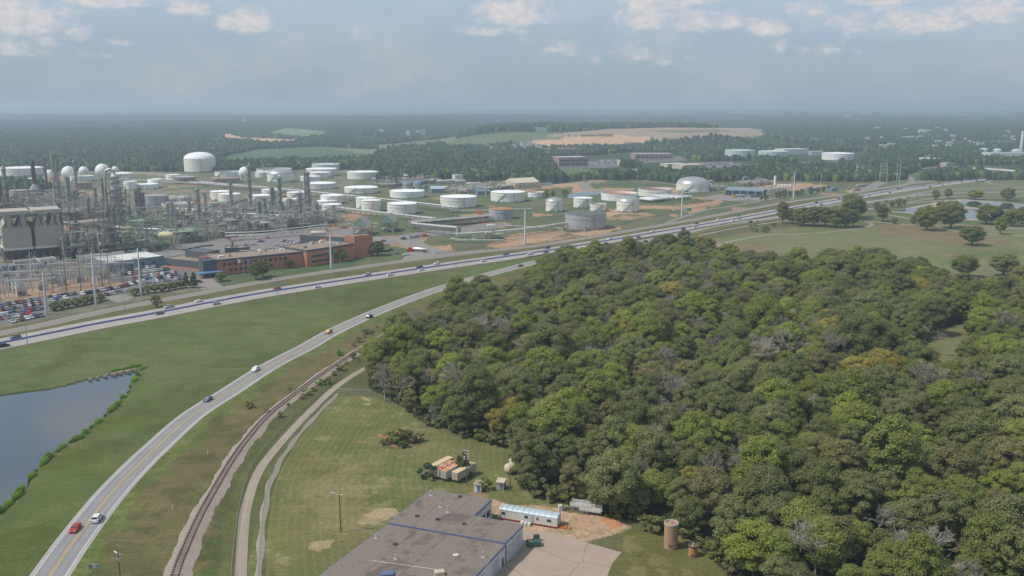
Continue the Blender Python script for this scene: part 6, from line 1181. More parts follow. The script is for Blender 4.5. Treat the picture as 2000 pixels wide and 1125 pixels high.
def on_wall(A, B, f0, f1, z0, z1, mat, name, d=.06):
    A = Vector((*A, 0)); B = Vector((*B, 0)); e = B-A; n_ = Vector((e.y, -e.x, 0)).normalized()
    if (n_+Vector((0, 0, 0))).y > 0 and abs(n_.y) > abs(n_.x)*.2 and n_.x < 0: n_ = -n_
    if n_.x < 0: n_ = -n_
    P = [A+e*f0-n_*.1, A+e*f1-n_*.1, A+e*f1+n_*d, A+e*f0+n_*d]; MB().prism([(p.x, p.y) for p in P], z0, z1).build(name, mat, o)
DOORM = M('door_grey_blue', (186, 190, 196), .6, var=.06, streak=.2)
on_wall(a1[4], a1[3], .10, .40, 0, 4.2, DOORM, 'garage_door'); on_wall(a1[4], a1[3], .52, .84, 0, 4.2, DOORM, 'garage_door'); on_wall(a1[4], a1[3], .42, .47, 0, 4.9, WW, 'pilaster', .2); on_wall(a1[2], a1[1], .45, .62, 1.4, 3.2, GLASS, 'window'); on_wall(a1[2], a1[1], .72, .92, 1.4, 3.2, GLASS, 'window')
for f in (.06, .36, .62): on_wall(a2[1], a2[2], f+.08, f+.2, 0, 3.8, DOORM, 'garage_door')
on_wall(a2[1], a2[2], .04, .075, 0, 2.2, M('door_brown', (110, 84, 62), .7), 'door'); on_wall(a1[4], a1[3], .0, .04, 0, 4.9, BF, 'corner_trim', .12)
PADM = roadmat('concrete_pad', (166, 148, 132), 0, 0, .13, crack=.07)
sheet('concrete_pad', [(1016, 1034), (1050, 1037), (1087, 1042), (1136, 1057), (1214, 1079), (1196, 1100), (1184, 1130), (1170, 1180), (880, 1180), (985, 1066)], .03, PADM)
p = G(1042, 1066); o = thing('dumpster', 'green open dumpster on the concrete pad beside the workshop', 'dumpster', p, .15); GRN = M('dumpster_green', (66, 102, 84), .6, var=.12)
b = MB(); [b.box(x, y, .2, sx, sy, 1.2) for x, y, sx, sy in ((0, -.95, 3.4, .1), (0, .95, 3.4, .1), (-1.7, 0, .1, 1.9), (1.7, 0, .1, 1.9), (0, 0, 3.3, 1.9))][:0]
for x, y, sx, sy in ((0, -.9, 3.4, .1), (0, .9, 3.4, .1), (-1.7, 0, .1, 1.7), (1.7, 0, .1, 1.7)): b.box(x, y, .25, sx, sy, 1.15)
b.box(0, 0, .2, 3.2, 1.6, .15); b.build('bin', GRN, o); MB().box(.9, 1.0, 1.4, 1.5, .1, 1.2).build('lid', DSTEEL, o); MB().box(-.8, 0, 1.36, .9, 1.5, .06).build('rubbish', TAN, o)
p = G(1048, 1056); tag(MB().box(0, 0, .1, 1.6, .9, 1.0).box(0, 0, 1.1, 1.7, 1.0, .1).build('small_bin', GRN, loc=p), 'small green bin standing just behind the dumpster', 'bin')
# trailer home
A = G(975.5, 1014); B = G(1088, 1033); L = (B-A).length; o = thing('site_trailer', 'long white site trailer with a curved pale roof and rust seams', 'trailer', A, math.atan2((B-A).y, (B-A).x)); TW = M('trailer_white', (206, 204, 194), .6, var=.06, streak=.4, worn=(160, 140, 120)); D_ = 3.4
MB().box(L/2, D_/2, .5, L, D_, 2.3).build('body', TW, o); b = MB(); prof = [(D_/2-1.78*math.cos(a), 2.8+.75*math.sin(a)) for a in [math.pi*i/10 for i in range(11)]]
for (y0, z0), (y1, z1) in zip(prof[:-1], prof[1:]): b.quad((-.05, y0, z0), (L+.05, y0, z0), (L+.05, y1, z1), (-.05, y1, z1))
b.add([(-.05, y, z) for y, z in prof], [tuple(range(11))]); b.add([(L+.05, y, z) for y, z in prof], [tuple(range(10, -1, -1))]); b.build('roof', M('trailer_roof', (186, 200, 204), .5, .2, var=.08), o); b = MB()
for k in range(10):
    x = L*(.03+k*.095); [b.tube((x, y0, z0+.02), (x, y1, z1+.02), .045, 4, 0 if k < 5 else 1, cap=False) for (y0, z0), (y1, z1) in zip(prof[:-1], prof[1:])]
b.build('roof_seam', [M('rust_seam', (140, 74, 56), .8), GRY], o)
for x, w in ((.07, 1.1), (.47, 1.1), (.665, .6), (.86, 1.2)): MB().box(L*x, -.03, 1.55, w, .1, .8).build('window', GLASS, o); MB().box(L*x, -.02, 1.48, w+.16, .08, .94).build('window_frame', WHC, o)
MB().box(L*.57, -.03, .55, .9, .08, 2.0).build('door', M('door_grey', (176, 172, 164), .6), o); MB().box(L/2, -.02, .18, L, .1, .35).build('skirt', RED, o); b = MB(); [b.box(L*q, -.9, 0, .7, 1.2, .9-k*.05) for k, q in enumerate((.42, .48, .54))]; b.build('white_boxes', WHC, o); MB().box(L+1.2, 1.2, .0, 2.4, 1.6, .45).box(L+2.8, 1.2, 0, 1.2, 1.6, .25).build('ramp', M('ramp_wood', (176, 110, 66), .85), o); [MB().box(L*q, D_/2, 0, .5, D_*.8, .5).build('block', DSTEEL, o) for q in (.15, .5, .85)]
# parked box trailers
dt = (G(926, 927)-G(895, 944)).normalized(); az_ = math.atan2(dt.y, dt.x)
for i, (x, y, rc_, l, ln) in enumerate(((843, 931, M('roof_tan', (204, 184, 140), .7, var=.1), 'tan roofed box trailer half behind the bush, leftmost of four', 13), (853, 936.5, M('roof_rust', (172, 96, 64), .8, var=.2, sc2=((214, 196, 180), .8, .5)), 'box trailer with a rust red and white roof, second of four', 11), (866, 940.5, M('roof_rust2', (190, 130, 90), .8, var=.2, sc2=((212, 186, 160), .9, .52)), 'box trailer with a rust brown front, third of four', 10), (888, 943.5, M('roof_yellow', (206, 186, 146), .7, var=.12), 'yellow tan roofed box trailer beside the transformer pole, rightmost of four', 13))):
    o = thing('box_trailer', l, 'trailer', G(x, y), az_, 'parked box trailers'); o.scale = (.72, .84, .86); BW = M('trailer_body', (184, 184, 178), .7, var=.1, streak=.35, worn=(150, 126, 100)); MB().box(ln/2, 0, 1.1, ln, 2.55, 2.75).build('body', BW, o); MB().box(ln/2, 0, 3.85, ln+.1, 2.65, .08).build('roof', rc_, o); b = MB(); b.box(-.03, -.62, 1.2, .08, 1.1, 2.5); b.box(-.03, .62, 1.2, .08, 1.1, 2.5); b.build('rear_door', M('trailer_door', (182, 172, 150), .7, var=.12, streak=.5, worn=(140, 96, 66)), o)
    b = MB(); [b.box(-.1, yy, 1.2, .06, .06, 2.5) for yy in (-1.2, -.4, 0, .4, 1.2)]; b.build('door_bar', STEEL, o)
    for xx in (1.2, 2.4):
        for yy in (-1, 1): MB().tube((xx, yy-.25, .5), (xx, yy+.25, .5), .5, 12).build('wheel', DSTEEL, o)
    MB().box(ln*.5, 0, .85, ln*.95, .9, .25).box(ln-2, 0, 0, .3, 1.6, .9).build('chassis', DSTEEL, o)
# sheds, tank, hopper, flatbeds
for x0, x1, y, t_, l, w, r_ in ((925.5, 939, 961, 945, 'white shed with a blue door and rusty roof behind the workshop', WHC, RUST), (969.5, 984, 956.5, 941, 'grey shed with a blue door and tan roof by the wood edge', TAN, BEIGE)):
    A = G(x0, y); B = G(x1, y+1.5); L = (B-A).length; o = thing('garden_shed', l, 'shed', A, math.atan2((B-A).y, (B-A).x)); z = ZAT(A, t_); MB().box(L/2, 1.2, 0, L, 2.4, z).build('wall', w, o); MB().add([(-.2, -.25, z-.05), (L+.2, -.25, z-.05), (L+.2, 2.6, z+.3), (-.2, 2.6, z+.3), (-.2, -.25, z-.15), (L+.2, -.25, z-.15)], [(0, 1, 2, 3), (4, 5, 1, 0)]).build('roof', r_, o); MB().box(L*.68, -.03, .1, .85, .08, z*.8).build('door', BLUE, o); MB().box(L*.68, -.08, z*.5, .5, .06, .5).build('door_window', GLASS, o)
p = G(992, 926); o = thing('horizontal_tank', 'tan horizontal fuel tank half hidden by trees at the wood edge', 'tank', p, .5); MB().capsule((0, 0, 1.75), (4.5, 1, 1.75), 1.55, 20).build('shell', M('tan_tank', (206, 188, 154), .6, var=.08, streak=.3), o); MB().box(.8, .2, 0, .4, 2, .9).box(3.6, .8, 0, .4, 2, .9).build('saddle', STEEL, o)
p = G(1004, 917); tag(MB().lathe([(.3, 1.0), (1.5, 2.6), (1.5, 3.4), (.9, 4.2), (.3, 4.3)], n=14).box(.9, .9, 0, .12, .12, 2.6).box(-.9, .9, 0, .12, .12, 2.6).box(.9, -.9, 0, .12, .12, 2.6).box(-.9, -.9, 0, .12, .12, 2.6).build('hopper', WHC, loc=p), 'white cone hopper behind the tan fuel tank', 'hopper')
for i, (x, y, l) in enumerate(((1117, 992, 'white stake sided flatbed trailer parked under the trees, rear one'), (1135, 1000, 'white stake sided flatbed trailer parked under the trees, front one'))):
    o = thing('flatbed_trailer', l, 'trailer', G(x, y), -.35, 'stake sided flatbeds'); MB().box(2.8, 0, .9, 6.2, 2.2, .25).build('bed', LSTEEL, o); b = MB(); [b.box(k_*.9, s*1.05, 1.1, .12, .12, 1.2) for k_ in range(7) for s in (-1, 1)]; [b.box(2.7, s*1.05, z, 6, .08, .22) for s in (-1, 1) for z in (1.3, 1.7, 2.1)]; b.build('stakes', WHC, o); [MB().tube((xx, yy-.2, .45), (xx, yy+.2, .45), .45, 12).build('wheel', DSTEEL, o) for xx in (1, 2) for yy in (-1, 1)]
for i, (x, y) in enumerate(((1094, 998), (1099, 997), (1106, 995))): tag(MB().box(0, 0, 0, 1.0, .8, 1.7 if i == 0 else .9).box(0, 0, .9 if i else 1.7, 1.05, .85, .05).build('locker', (WHC, STEEL, RUST)[i], loc=G(x, y), rz=.2), ('tall white locker', 'small grey crate', 'small rusty crate')[i]+' on the dirt beside the flatbeds', 'locker')
# brown silos
SB = M('brown_brick_silo', (166, 134, 104), .85, var=.12, scale=.6, streak=.35, worn=(146, 108, 80)); SB2 = M('orange_silo', (180, 130, 86), .85, var=.16, scale=.8, streak=.7, worn=(110, 84, 64))
def brown_silo(cx, top, bot, w, m, label, rim):
    c, r = base_at(cx, bot, w); h = ZAT(c, top); o = thing('brick_silo', label, 'silo', c); b = MB(); prof = []
    for k in range(int(h/.6)+1): z = min(h, k*.6); prof += [(r, z), (r, min(h, z+.52)), (r+.03, min(h, z+.53)), (r+.03, min(h, z+.59))]
    b.lathe(prof, n=36, sm=False); b.build('shell', m, o); MB().disc(0, 0, h-.35, r*.97, 32, zc=h-.2).build('roof', M('silo_roof', (176, 130, 96), .9, var=.15), o); MB().lathe([(r+.03, h-.45), (r+.12, h-.45), (r+.12, h), (r-.15, h), (r-.15, h-.4)], n=36, sm=False).build('rim', rim, o)
    MB().cyl(0, 0, h-.25, h+.5, .25, n=8).build('vent', LSTEEL, o); MB().box(-.3, -r-.02, h*.16, 1.1, .12, .35).box(.4, -r-.02, h*.2, .4, .12, .25).build('hatch', DSTEEL, o)
brown_silo(1309.5, 1020, 1075, 26.5, SB, 'tall brown banded silo on the grass beside the big trees', LSTEEL); brown_silo(1353, 1064, 1089.5, 17, SB2, 'short orange rusty silo beside the tall brown one', DSTEEL)
# ------------------------------------------------------------------ single trees, hedges, shrubs
def tree_px(x, base, top, i, tone, label, group=None, wide=1.0, name='broadleaf_tree'):
    p = G(x, base); h = ZAT(p, top); s = max(.25, h/SHP[i][2]); return tree(p, i, tone, s*wide, label, group, sz=s, name=name)
CON = [crown_mesh('crown', LM['spruce'], 300+k, 2.8, .3, 12, 26, 3200, .5, 'cone') for k in range(2)]
def conifer(x, base, top, label):
    p = G(x, base); h = ZAT(p, top); s = h/12; o = thing('conifer_tree', label, 'tree', p, random.random()*6); o.scale = (s*1.1, s*1.1, s); obj('crown', CON[int(x) % 2], o); obj('trunk', TRK[4], o)
PT = [(1528, 437, 391, 3, 'olive', 'lone tall park tree with a bare trunk left of the dark grove', .8), (1547, 438, 408, 0, 'dark green', 'first tree at the left end of the dark grove', 1.2), (1568, 441, 404, 1, 'dark green', 'second tree from the left of the dark grove', 1.2), (1590, 442, 401, 1, 'olive', 'third tree from the left of the dark grove', 1.2), (1611, 443, 404, 0, 'dark green', 'middle tree of the dark grove', 1.3), (1632, 444, 402, 1, 'dark green', 'third tree from the right of the dark grove', 1.2), (1651, 444, 405, 1, 'dark green', 'second tree from the right of the dark grove', 1.2), (1666, 442, 410, 0, 'dark green', 'right end tree of the dark grove', 1.2), (1663, 428, 377, 1, 'grey green', 'tallest park tree behind the dark grove', 1.0), (1682, 424, 392, 0, 'grey green', 'tree leaning right of the tallest park tree', 1.0), (1712, 412, 393, 4, 'dark green', 'small dark park tree left of the reservoir bank', 1.1), (1724, 433, 400, 0, 'dark green', 'round park tree left of the reservoir', 1.2), (1742, 406, 392, 4, 'olive', 'small round tree on the reservoir bank, left one', 1.0), (1754, 404, 386, 4, 'mid green', 'small round tree on the reservoir bank, middle one', 1.1), (1766, 402, 390, 4, 'spruce', 'small conical tree on the reservoir bank, right one', .8), (1827, 391, 370, 0, 'mid green', 'rounded tree above the reservoir, left one', 1.2), (1851, 388, 368, 0, 'grey green', 'grey green tree above the reservoir, middle one', 1.3), (1905, 390, 370, 1, 'yellow green', 'wide yellow green tree above the reservoir', 1.7), (1968, 392, 366, 1, 'grey green', 'grey thin tree at the right above the reservoir', 1.2),
      (1797, 442, 406, 0, 'dark green', 'tree in front of the reservoir, left of the pair', 1.1), (1810, 450, 402, 1, 'mid green', 'larger tree in front of the reservoir pair', 1.0), (1836, 433, 392, 0, 'olive', 'tree at the reservoir edge beside the largest park tree', 1.0), (1856, 446, 392, 1, 'grey green', 'largest park tree before the reservoir', 1.2), (1784, 438, 422, 4, 'dark green', 'low dark tree left of the reservoir pair', 1.3), (1926, 438, 398, 1, 'dark green', 'dark wide tree before the right hand pond, left one', 1.2), (1950, 437, 406, 0, 'dark green', 'dark tree before the right hand pond, middle one', 1.3), (1977, 442, 407, 1, 'mid green', 'tree before the right hand pond at the right edge', 1.2), (1996, 438, 403, 0, 'mid green', 'tree at the right edge of the pond side', 1.2), (1953, 458, 423, 4, 'yellow green', 'bright yellow green tree beside the park path', 1.0), (1898, 479, 441, 5, 'dark green', 'wide dark oak standing alone on the prairie', 1.35), (1747, 437, 425, 4, 'dark green', 'dark bush beside the park path', 1.6), (1882, 541, 497, 5, 'dark green', 'dark oak left of two at the prairie edge', 1.2), (1959, 540, 494, 5, 'grey green', 'dark oak right of two at the prairie edge', 1.25),
      (1068, 386, 370, 4, 'mid green', 'yellowish tree beside the small rusty roof tank, left one', 1.1), (1080, 385, 371, 4, 'olive', 'tree beside the small rusty roof tank, middle one', 1.0), (1103, 385, 369, 4, 'dark green', 'round tree behind the slim domed tank', 1.3),
      (500, 546, 512, 0, 'dark green', 'dark tree before the brick office, front of the pair', 1.3), (514, 541, 508, 0, 'dark green', 'dark tree before the brick office, rear of the pair', 1.2), (565, 523.5, 504, 4, 'grey green', 'small grey green tree at the brick office corner', 1.4), (432, 549, 530, 4, 'mid green', 'pale low tree at the office entrance', 1.7), (645, 513, 481, 0, 'bright green', 'bright green tree behind the white monopole', 1.1), (668, 511, 484, 4, 'mid green', 'rounded tree right of the bright green one by the wing', 1.3), (737, 499, 471, 1, 'grey green', 'spreading tree right of the tall brick tower', 1.3), (725, 500, 477, 4, 'olive', 'smaller tree leaning on the tall brick tower', 1.2), (305, 600, 576, 4, 'dark green', 'round dark tree on the verge by the highway', 1.3), (940, 577, 536, 1, 'dark green', 'dark tree above the two lane road at the tip of the wood', 1.1), (922, 586, 553, 0, 'dark green', 'smaller dark tree beside the tip of the wood', 1.0), (1093, 521, 487, 1, 'dark green', 'dark tree poking above the road near the grey tank', 1.1), (1182, 502, 473, 0, 'dark green', 'dark tree rising beside the guardrail', 1.2), (1233, 485, 470, 4, 'mid green', 'little lone tree by the two lane road', 1.0), (1335, 478, 448, 1, 'olive', 'tall ragged tree at the far corner of the wood', 1.0), (1360, 482, 461, 0, 'mid green', 'tree beside the ragged one at the far corner', 1.0)]

for x, b_, t_, i, tone, l, w in PT: tree_px(x, b_, t_, i, tone, l, 'park and roadside trees', w)
for k, (x, b_, t_) in enumerate(((1487, 391, 381), (1496, 392, 381), (1516, 386, 374), (1523, 387, 373), (1531, 386, 369), (1543, 384, 373), (1557, 383, 371), (1566, 382, 368), (1583, 380, 364), (1597, 378, 366), (1608, 375, 364), (1618, 373, 363))): tree_px(x, b_, t_, 4, 'dark green', 'young dark tree in the row behind the four armed monopole', 'row of young trees', 1.1)
for x, b_, t_, l in ((364, 562, 529, 'dark conifer beside the car park exit, left of two'), (379, 562, 527, 'dark conifer beside the car park exit, right of two')): conifer(x, b_, t_, l)
for k, (x, b_, t_) in enumerate(((105, 607, 589), (120, 604, 586), (135, 601, 584), (150, 598, 580), (165, 595, 577), (180, 592, 575), (197, 588, 572))): tree_px(x, b_, t_, 4, ('olive', 'dark green', 'mid green')[k % 3], 'low rounded tree in the hedge along the car park', 'hedge along the car park', 1.7)
for k, (x, b_, t_) in enumerate(((262, 578, 562), (275, 575, 560), (289, 573, 556), (304, 571, 554), (318, 570, 553), (330, 567, 551), (342, 565, 549), (353, 563, 548))): tree_px(x, b_, t_, 4, ('dark green', 'mid green')[k % 2], 'dark low tree in the hedge left of the conifers', 'hedge left of the conifers', 1.6)
SHM = {}
def shrub(x, y, tone, s, label, group, sz=None, name='shrub'):
    k = (tone, int(x) % 3)
    if k not in SHM: SHM[k] = crown_mesh('foliage', LM[tone], 500+len(SHM)*3, 1.6, .0, 2.4, 8, 1100, .34)
    c = obj(name, SHM[k], None, G(x, y), random.random()*6.28, (s, s, sz or s)); return tag(c, label, 'shrub', group)
REED = []
for q in range(3):
    rng = np.random.default_rng(700+q); n = 420; r_ = 1.5*np.sqrt(rng.random(n)); a_ = rng.random(n)*6.283; B0 = np.stack([r_*np.cos(a_)*1.3, r_*np.sin(a_)*.8, np.full(n, -.4)], 1); hh_ = (1.9-r_*.6)*(.6+.6*rng.random(n))+.4
    ln_ = rng.normal(size=(n, 3))*.35; ln_[:, 2] = 1; w_ = unit(rng.normal(size=(n, 3))*np.array([1, 1, .1]))*(.09+.12*rng.random((n, 1))); T_ = B0+unit(ln_)*hh_[:, None]
    REED.append(npmesh('reeds', np.stack([B0-w_, B0+w_, T_+w_*.5, T_-w_*.5], 1).reshape(-1, 3), np.arange(4*n).reshape(n, 4), LM['bright green']))
SH_ = [(281, 719), (275, 722), (268, 733), (262, 742), (254, 756), (250, 766), (240, 776), (234, 785), (228, 792), (218, 800), (212, 806), (205, 812), (192, 824), (178, 835), (166, 846), (150, 858), (144, 861), (138, 864), (122, 873), (112, 881), (95, 893), (88, 900), (80, 910), (68, 922), (62, 930), (44, 953), (38, 962), (34, 968), (28, 975), (24, 980), (16, 986), (10, 992), (0, 1000), (262, 717), (240, 722), (252, 719), (226, 724)]
for k, (x, y) in enumerate(SH_):
    s_ = (1.0, .5, .75, 1.15, .45, .35)[k % 6]; o = obj('reed_clump', REED[k % 3], None, G(x, y), (lambda d: math.atan2(d.y, d.x))(G(*SH_[min(k+1, len(SH_)-2)])-G(*SH_[max(0, min(k+1, len(SH_)-2)-1)])), (s_*(1.1, 1.7, .9, 1.4)[k % 4], s_*.75, s_*(.7+.35*(k % 3)))); tag(o, 'clump of bright green reeds on the bank of the pond', 'reeds', 'reeds along the pond')
for k, (x, y) in enumerate(((520, 806), (487, 797), (563, 792), (590, 778), (600, 772), (612, 764), (625, 752), (640, 743), (652, 733), (664, 724), (676, 712), (690, 700), (565, 762), (548, 815), (662, 694), (690, 676), (700, 668), (712, 660), (725, 650), (715, 652), (735, 640), (640, 750), (700, 705), (705, 690))): shrub(x, y, ('mid green', 'dark green', 'bright green', 'olive')[k % 4], (.7, 1.1, .5, .8, 1.2)[k % 5], 'green shrub growing beside the railway ballast', 'shrubs beside the railway', None, 'railside_shrub')
for k, (x, y, s, tone) in enumerate(((778, 868, 1.7, 'mid green'), (790, 862, 1.9, 'dark green'), (764, 864, 1.3, 'dark green'), (804, 864, 1.4, 'olive'), (818, 862, 1.1, 'dark green'), (752, 868, .9, 'olive'), (790, 874, 1.0, 'dark green'), (770, 856, 1.1, 'grey green'))): shrub(x, y, tone, s, 'scrubby bush in the overgrown mound on the mown lawn', 'bushes of the lawn mound', None, 'mound_bush')
shrub(1472, 453, 'mid green', 2.2, 'left of two tall shrubs in the far prairie', None, 3.0, 'tall_shrub'); shrub(1495, 453.5, 'dark green', 2.6, 'right of two tall shrubs in the far prairie', None, 2.6, 'tall_shrub'); shrub(1510, 441, 'dark green', 1.8, 'low dark bush beside the railway in the far prairie', None, 1.2, 'bush'); tree_px(1549, 850, 826, 4, 'rust red', 'small rust red tree in the middle of the wood')
conifer(906, 929, 876, 'dark bushy evergreen tree between the parked box trailers'); conifer(897, 926, 884, 'smaller dark evergreen behind the third box trailer'); shrub(833, 934, 'spruce', 2.0, 'dark bush at the left end of the parked box trailers', None, None, 'bush'); shrub(948, 957, 'mid green', 1.3, 'bush growing against the white shed', None, 1.7, 'bush')
rg = random.Random(31); ed = [(722, 752), (770, 787), (830, 832), (900, 853), (1006, 880), (1010, 955), (1060, 978), (1130, 988), (1180, 1005), (1235, 1020), (1262, 1037), (1330, 1046), (1385, 1086), (1420, 1119)]
for (a, b_), (c, d) in zip(ed[:-1], ed[1:]):
    n = max(2, int(math.hypot(c-a, d-b_)/15))
    for k in range(n): f = (k+rg.random())/n; shrub(a+(c-a)*f+rg.uniform(2, 10), b_+(d-b_)*f-rg.uniform(-1, 9), rg.choice(('dark green', 'dark green', 'mid green', 'grey green', 'olive')), rg.uniform(.9, 2.0), 'undergrowth shrub at the foot of the woodland edge', 'shrubs along the woodland edge', None, 'edge_shrub')
for k, (x, y, i, s) in enumerate(((752, 785, 0, 1.1), (762, 783, 1, .8), (850, 835, 2, .8), (1245, 690, 0, 1.2))): o = thing('dead_tree', ('bare grey dead tree leaning out at the lawn corner of the wood', 'smaller bare dead tree beside the one at the lawn corner', 'thin bare dead tree at the lawn edge', 'pale bare dead tree standing mid wood')[k], 'tree', G(x, y), k*1.3); o.scale = (s*1.25,)*3; obj('branches', DEAD[i], o)
# ------------------------------------------------------------------ things on the far horizon
for x, bt, tp, l in ((520.5, 231, 217.5, 'white far water tower standing clear of the left woods'), (996, 217.5, 211, 'tiny white water tower on the middle horizon'), (1179.5, 214.5, 207, 'pale water tower on the horizon above the earthworks')):
    c = G(x, bt+2); z0 = float(hgt(np.array([c.x]), np.array([c.y]))[0]); p = Vector((c.x, c.y, z0)); z = ZAT(p, tp); o = thing('water_tower', l, 'water tower', p); hh = z-z0; r = hh*.2; MB().lathe([(r*.5, 0), (r*.32, hh*.15), (r*.3, hh*.6), (r*.5, hh*.66)], n=14).build('stem', WHC, o); MB().lathe([(r*.5, hh*.66), (r, hh*.78), (r, hh*.86), (r*.6, hh*.97), (.01, hh)], n=18).build('bowl', WHC, o)
p = G(836, 226); p.z = float(hgt(np.array([p.x]), np.array([p.y]))[0]); z = ZAT(p, 207.5)-p.z; tag(MB().tube((0, 0, 0), (0, 0, z), 3, 4, 0, 1.5).box(0, 0, z*.8, 8, 8, 4).build('radio_mast', DSTEEL, loc=p), 'thin dark radio mast on the horizon above the landfill', 'mast')
HB = [(1394, 215, 18, 5, 'long pale block on the far horizon right of centre'), (682, 228.5, 12, 2.5, 'tiny white domed roof among the left woods'), (1442, 220, 8, 4, 'tiny grey block on the right horizon'), (745, 262.5, 7, 4, 'tiny pale house beside the far field'), (797, 265, 7, 3, 'tiny white house above the landfill slope, left one'), (816, 264, 8, 3, 'tiny white house above the landfill slope, middle one'), (827, 264, 9, 4.5, 'tiny grey barn above the landfill slope, right one'), (1045, 249, 10, 3, 'tiny white shed behind the landfill'), (1095, 252, 5, 2, 'tiny white hut on the landfill rim'), (1042, 256, 14, 2, 'tiny pale roof strip left of the landfill rim'), (966, 253, 14, 2.5, 'tiny pale farm left of the landfill'), (972, 240, 6, 2, 'tiny white speck of a house in the middle woods'), (702, 216.5, 7, 5, 'tiny grey tower block on the left horizon'), (1085, 214, 14, 3, 'tiny pale row of roofs on the horizon left of the tower'), (590, 218, 26, 3, 'tiny pale town on the left horizon'), (1180, 222, 10, 2, 'tiny pale roof in the far middle woods'), (1800, 264, 12, 3, 'tiny pale house row in the right woods, left one'), (1812, 263, 10, 3, 'tiny pale house row in the right woods, right one'), (1655, 231, 10, 3, 'tiny white hall in the far right woods'), (1690, 223, 18, 2.5, 'tiny pale hall below the right horizon'), (1880, 226, 16, 2, 'tiny white roof in the upper right woods'), (1985, 212, 14, 2.5, 'tiny white hall on the horizon at the right edge'), (478, 238, 8, 2, 'tiny white house in the left woods'), (237, 224, 4, 2, 'tiny white speck of a house in the upper left woods')]
for i in range(26): HB.append((1432+random.Random(i).uniform(-8, 46), 221+random.Random(i+50).uniform(0, 5), 2.2, 1.6, 'tiny pale house in the far suburb right of the horizon block'))
for i in range(26): HB.append((1690+random.Random(i+9).uniform(0, 300), 300-random.Random(i+70).uniform(2, 48), random.Random(i+3).uniform(4, 13), 2.6, 'small pale shed roof showing between the trees at far right'))
for i in range(12): HB.append((940+random.Random(i+19).uniform(0, 120), 300-random.Random(i+170).uniform(0, 6), random.Random(i+3).uniform(3, 7), 2.2, 'small pale parked rig beside the stores under the landfill'))
for x, y, w, h, l in HB:
    p = G(x, y+1); p.z = float(hgt(np.array([p.x]), np.array([p.y]))[0]); 
    for _ in range(6):
        q = PX(p.x, p.y, p.z)[1]; f = max(.6, min(1.5, 1+(y-q)*-.02)); p = Vector((p.x*f, p.y*f, 0)); p.z = float(hgt(np.array([p.x]), np.array([p.y]))[0])
    s = 1/SCALE(p); tag(MB().box(0, 0, -2, w*s, w*s*.5, h*s+14).build('far_house', WHC if 'grey' not in l else GRY, loc=p), l, 'house' if 'house' in l or 'roof' in l or 'white' in l or 'pale' in l else 'building', 'tiny far houses')
# small red and white trailers beside the far crane, culvert stones by the pond
for i, (x, y, w, c) in enumerate(((1532, 321.5, 9, RED), (1545, 322, 7, RED), (1579, 323, 6, RED), (1571, 325, 12, WHC), (1605, 316, 8, RED), (1646, 319, 10, RED))): tag(MB().box(0, 0, .8, w/SCALE(G(x, y)), 3, 2.6).box(0, 0, .2, w/SCALE(G(x, y))*.8, 2, .6).build('road_trailer', c, loc=G(x, y)), ('first red', 'second red', 'third red', 'long white', 'fourth red', 'fifth red')[i]+' trailer parked near the far yellow crane', 'trailer', 'far parked trailers')
for i, (x, y, s) in enumerate(((262, 722.5, 1.0), (250, 725.5, 1.5), (234, 728, 1.6), (222, 731, 1.3), (206, 734, 1.1), (190, 737.5, 1.0), (176, 740, .9))): tag(MB().box(0, 0, -.5, s*1.5, s*.8, .9, .2).box(s*.4, .3, -.4, s*.7, s*.6, 1.2, .5).build('bank_rock', RP, loc=G(x, y)), 'pale flat rock on the far bank of the pond', 'rock', 'rocks on the pond bank')
# ------------------------------------------------------------------ vehicles
PAINT = M('car_paint', (200, 200, 200), .42, .0, var=.02, objcol=True, spec=.6); CGL = M('car_glass', (28, 34, 40), .3, var=.05, spec=.4); TYRE = M('tyre', (38, 38, 38), .9); HLM = M('headlight', (226, 226, 220), .2); TLM = M('taillight', (170, 40, 36), .3)
CT = {'sedan': (4.8, 1.84, [(0, .45), (.03, .70), (.27, .90), (.40, 1.40), (.68, 1.44), (.84, 1.02), (.985, .96), (1, .5)], [2, 3, 4, 5]),
      'suv': (4.9, 1.94, [(0, .5), (.03, .85), (.25, 1.08), (.37, 1.68), (.86, 1.74), (.96, 1.16), (.99, 1.0), (1, .55)], [2, 3, 4, 5]),
      'pickup': (5.8, 2.0, [(0, .55), (.02, .95), (.24, 1.12), (.34, 1.80), (.58, 1.82), (.63, 1.15), (.99, 1.12), (1, .6)], [2, 3, 4, 5])}
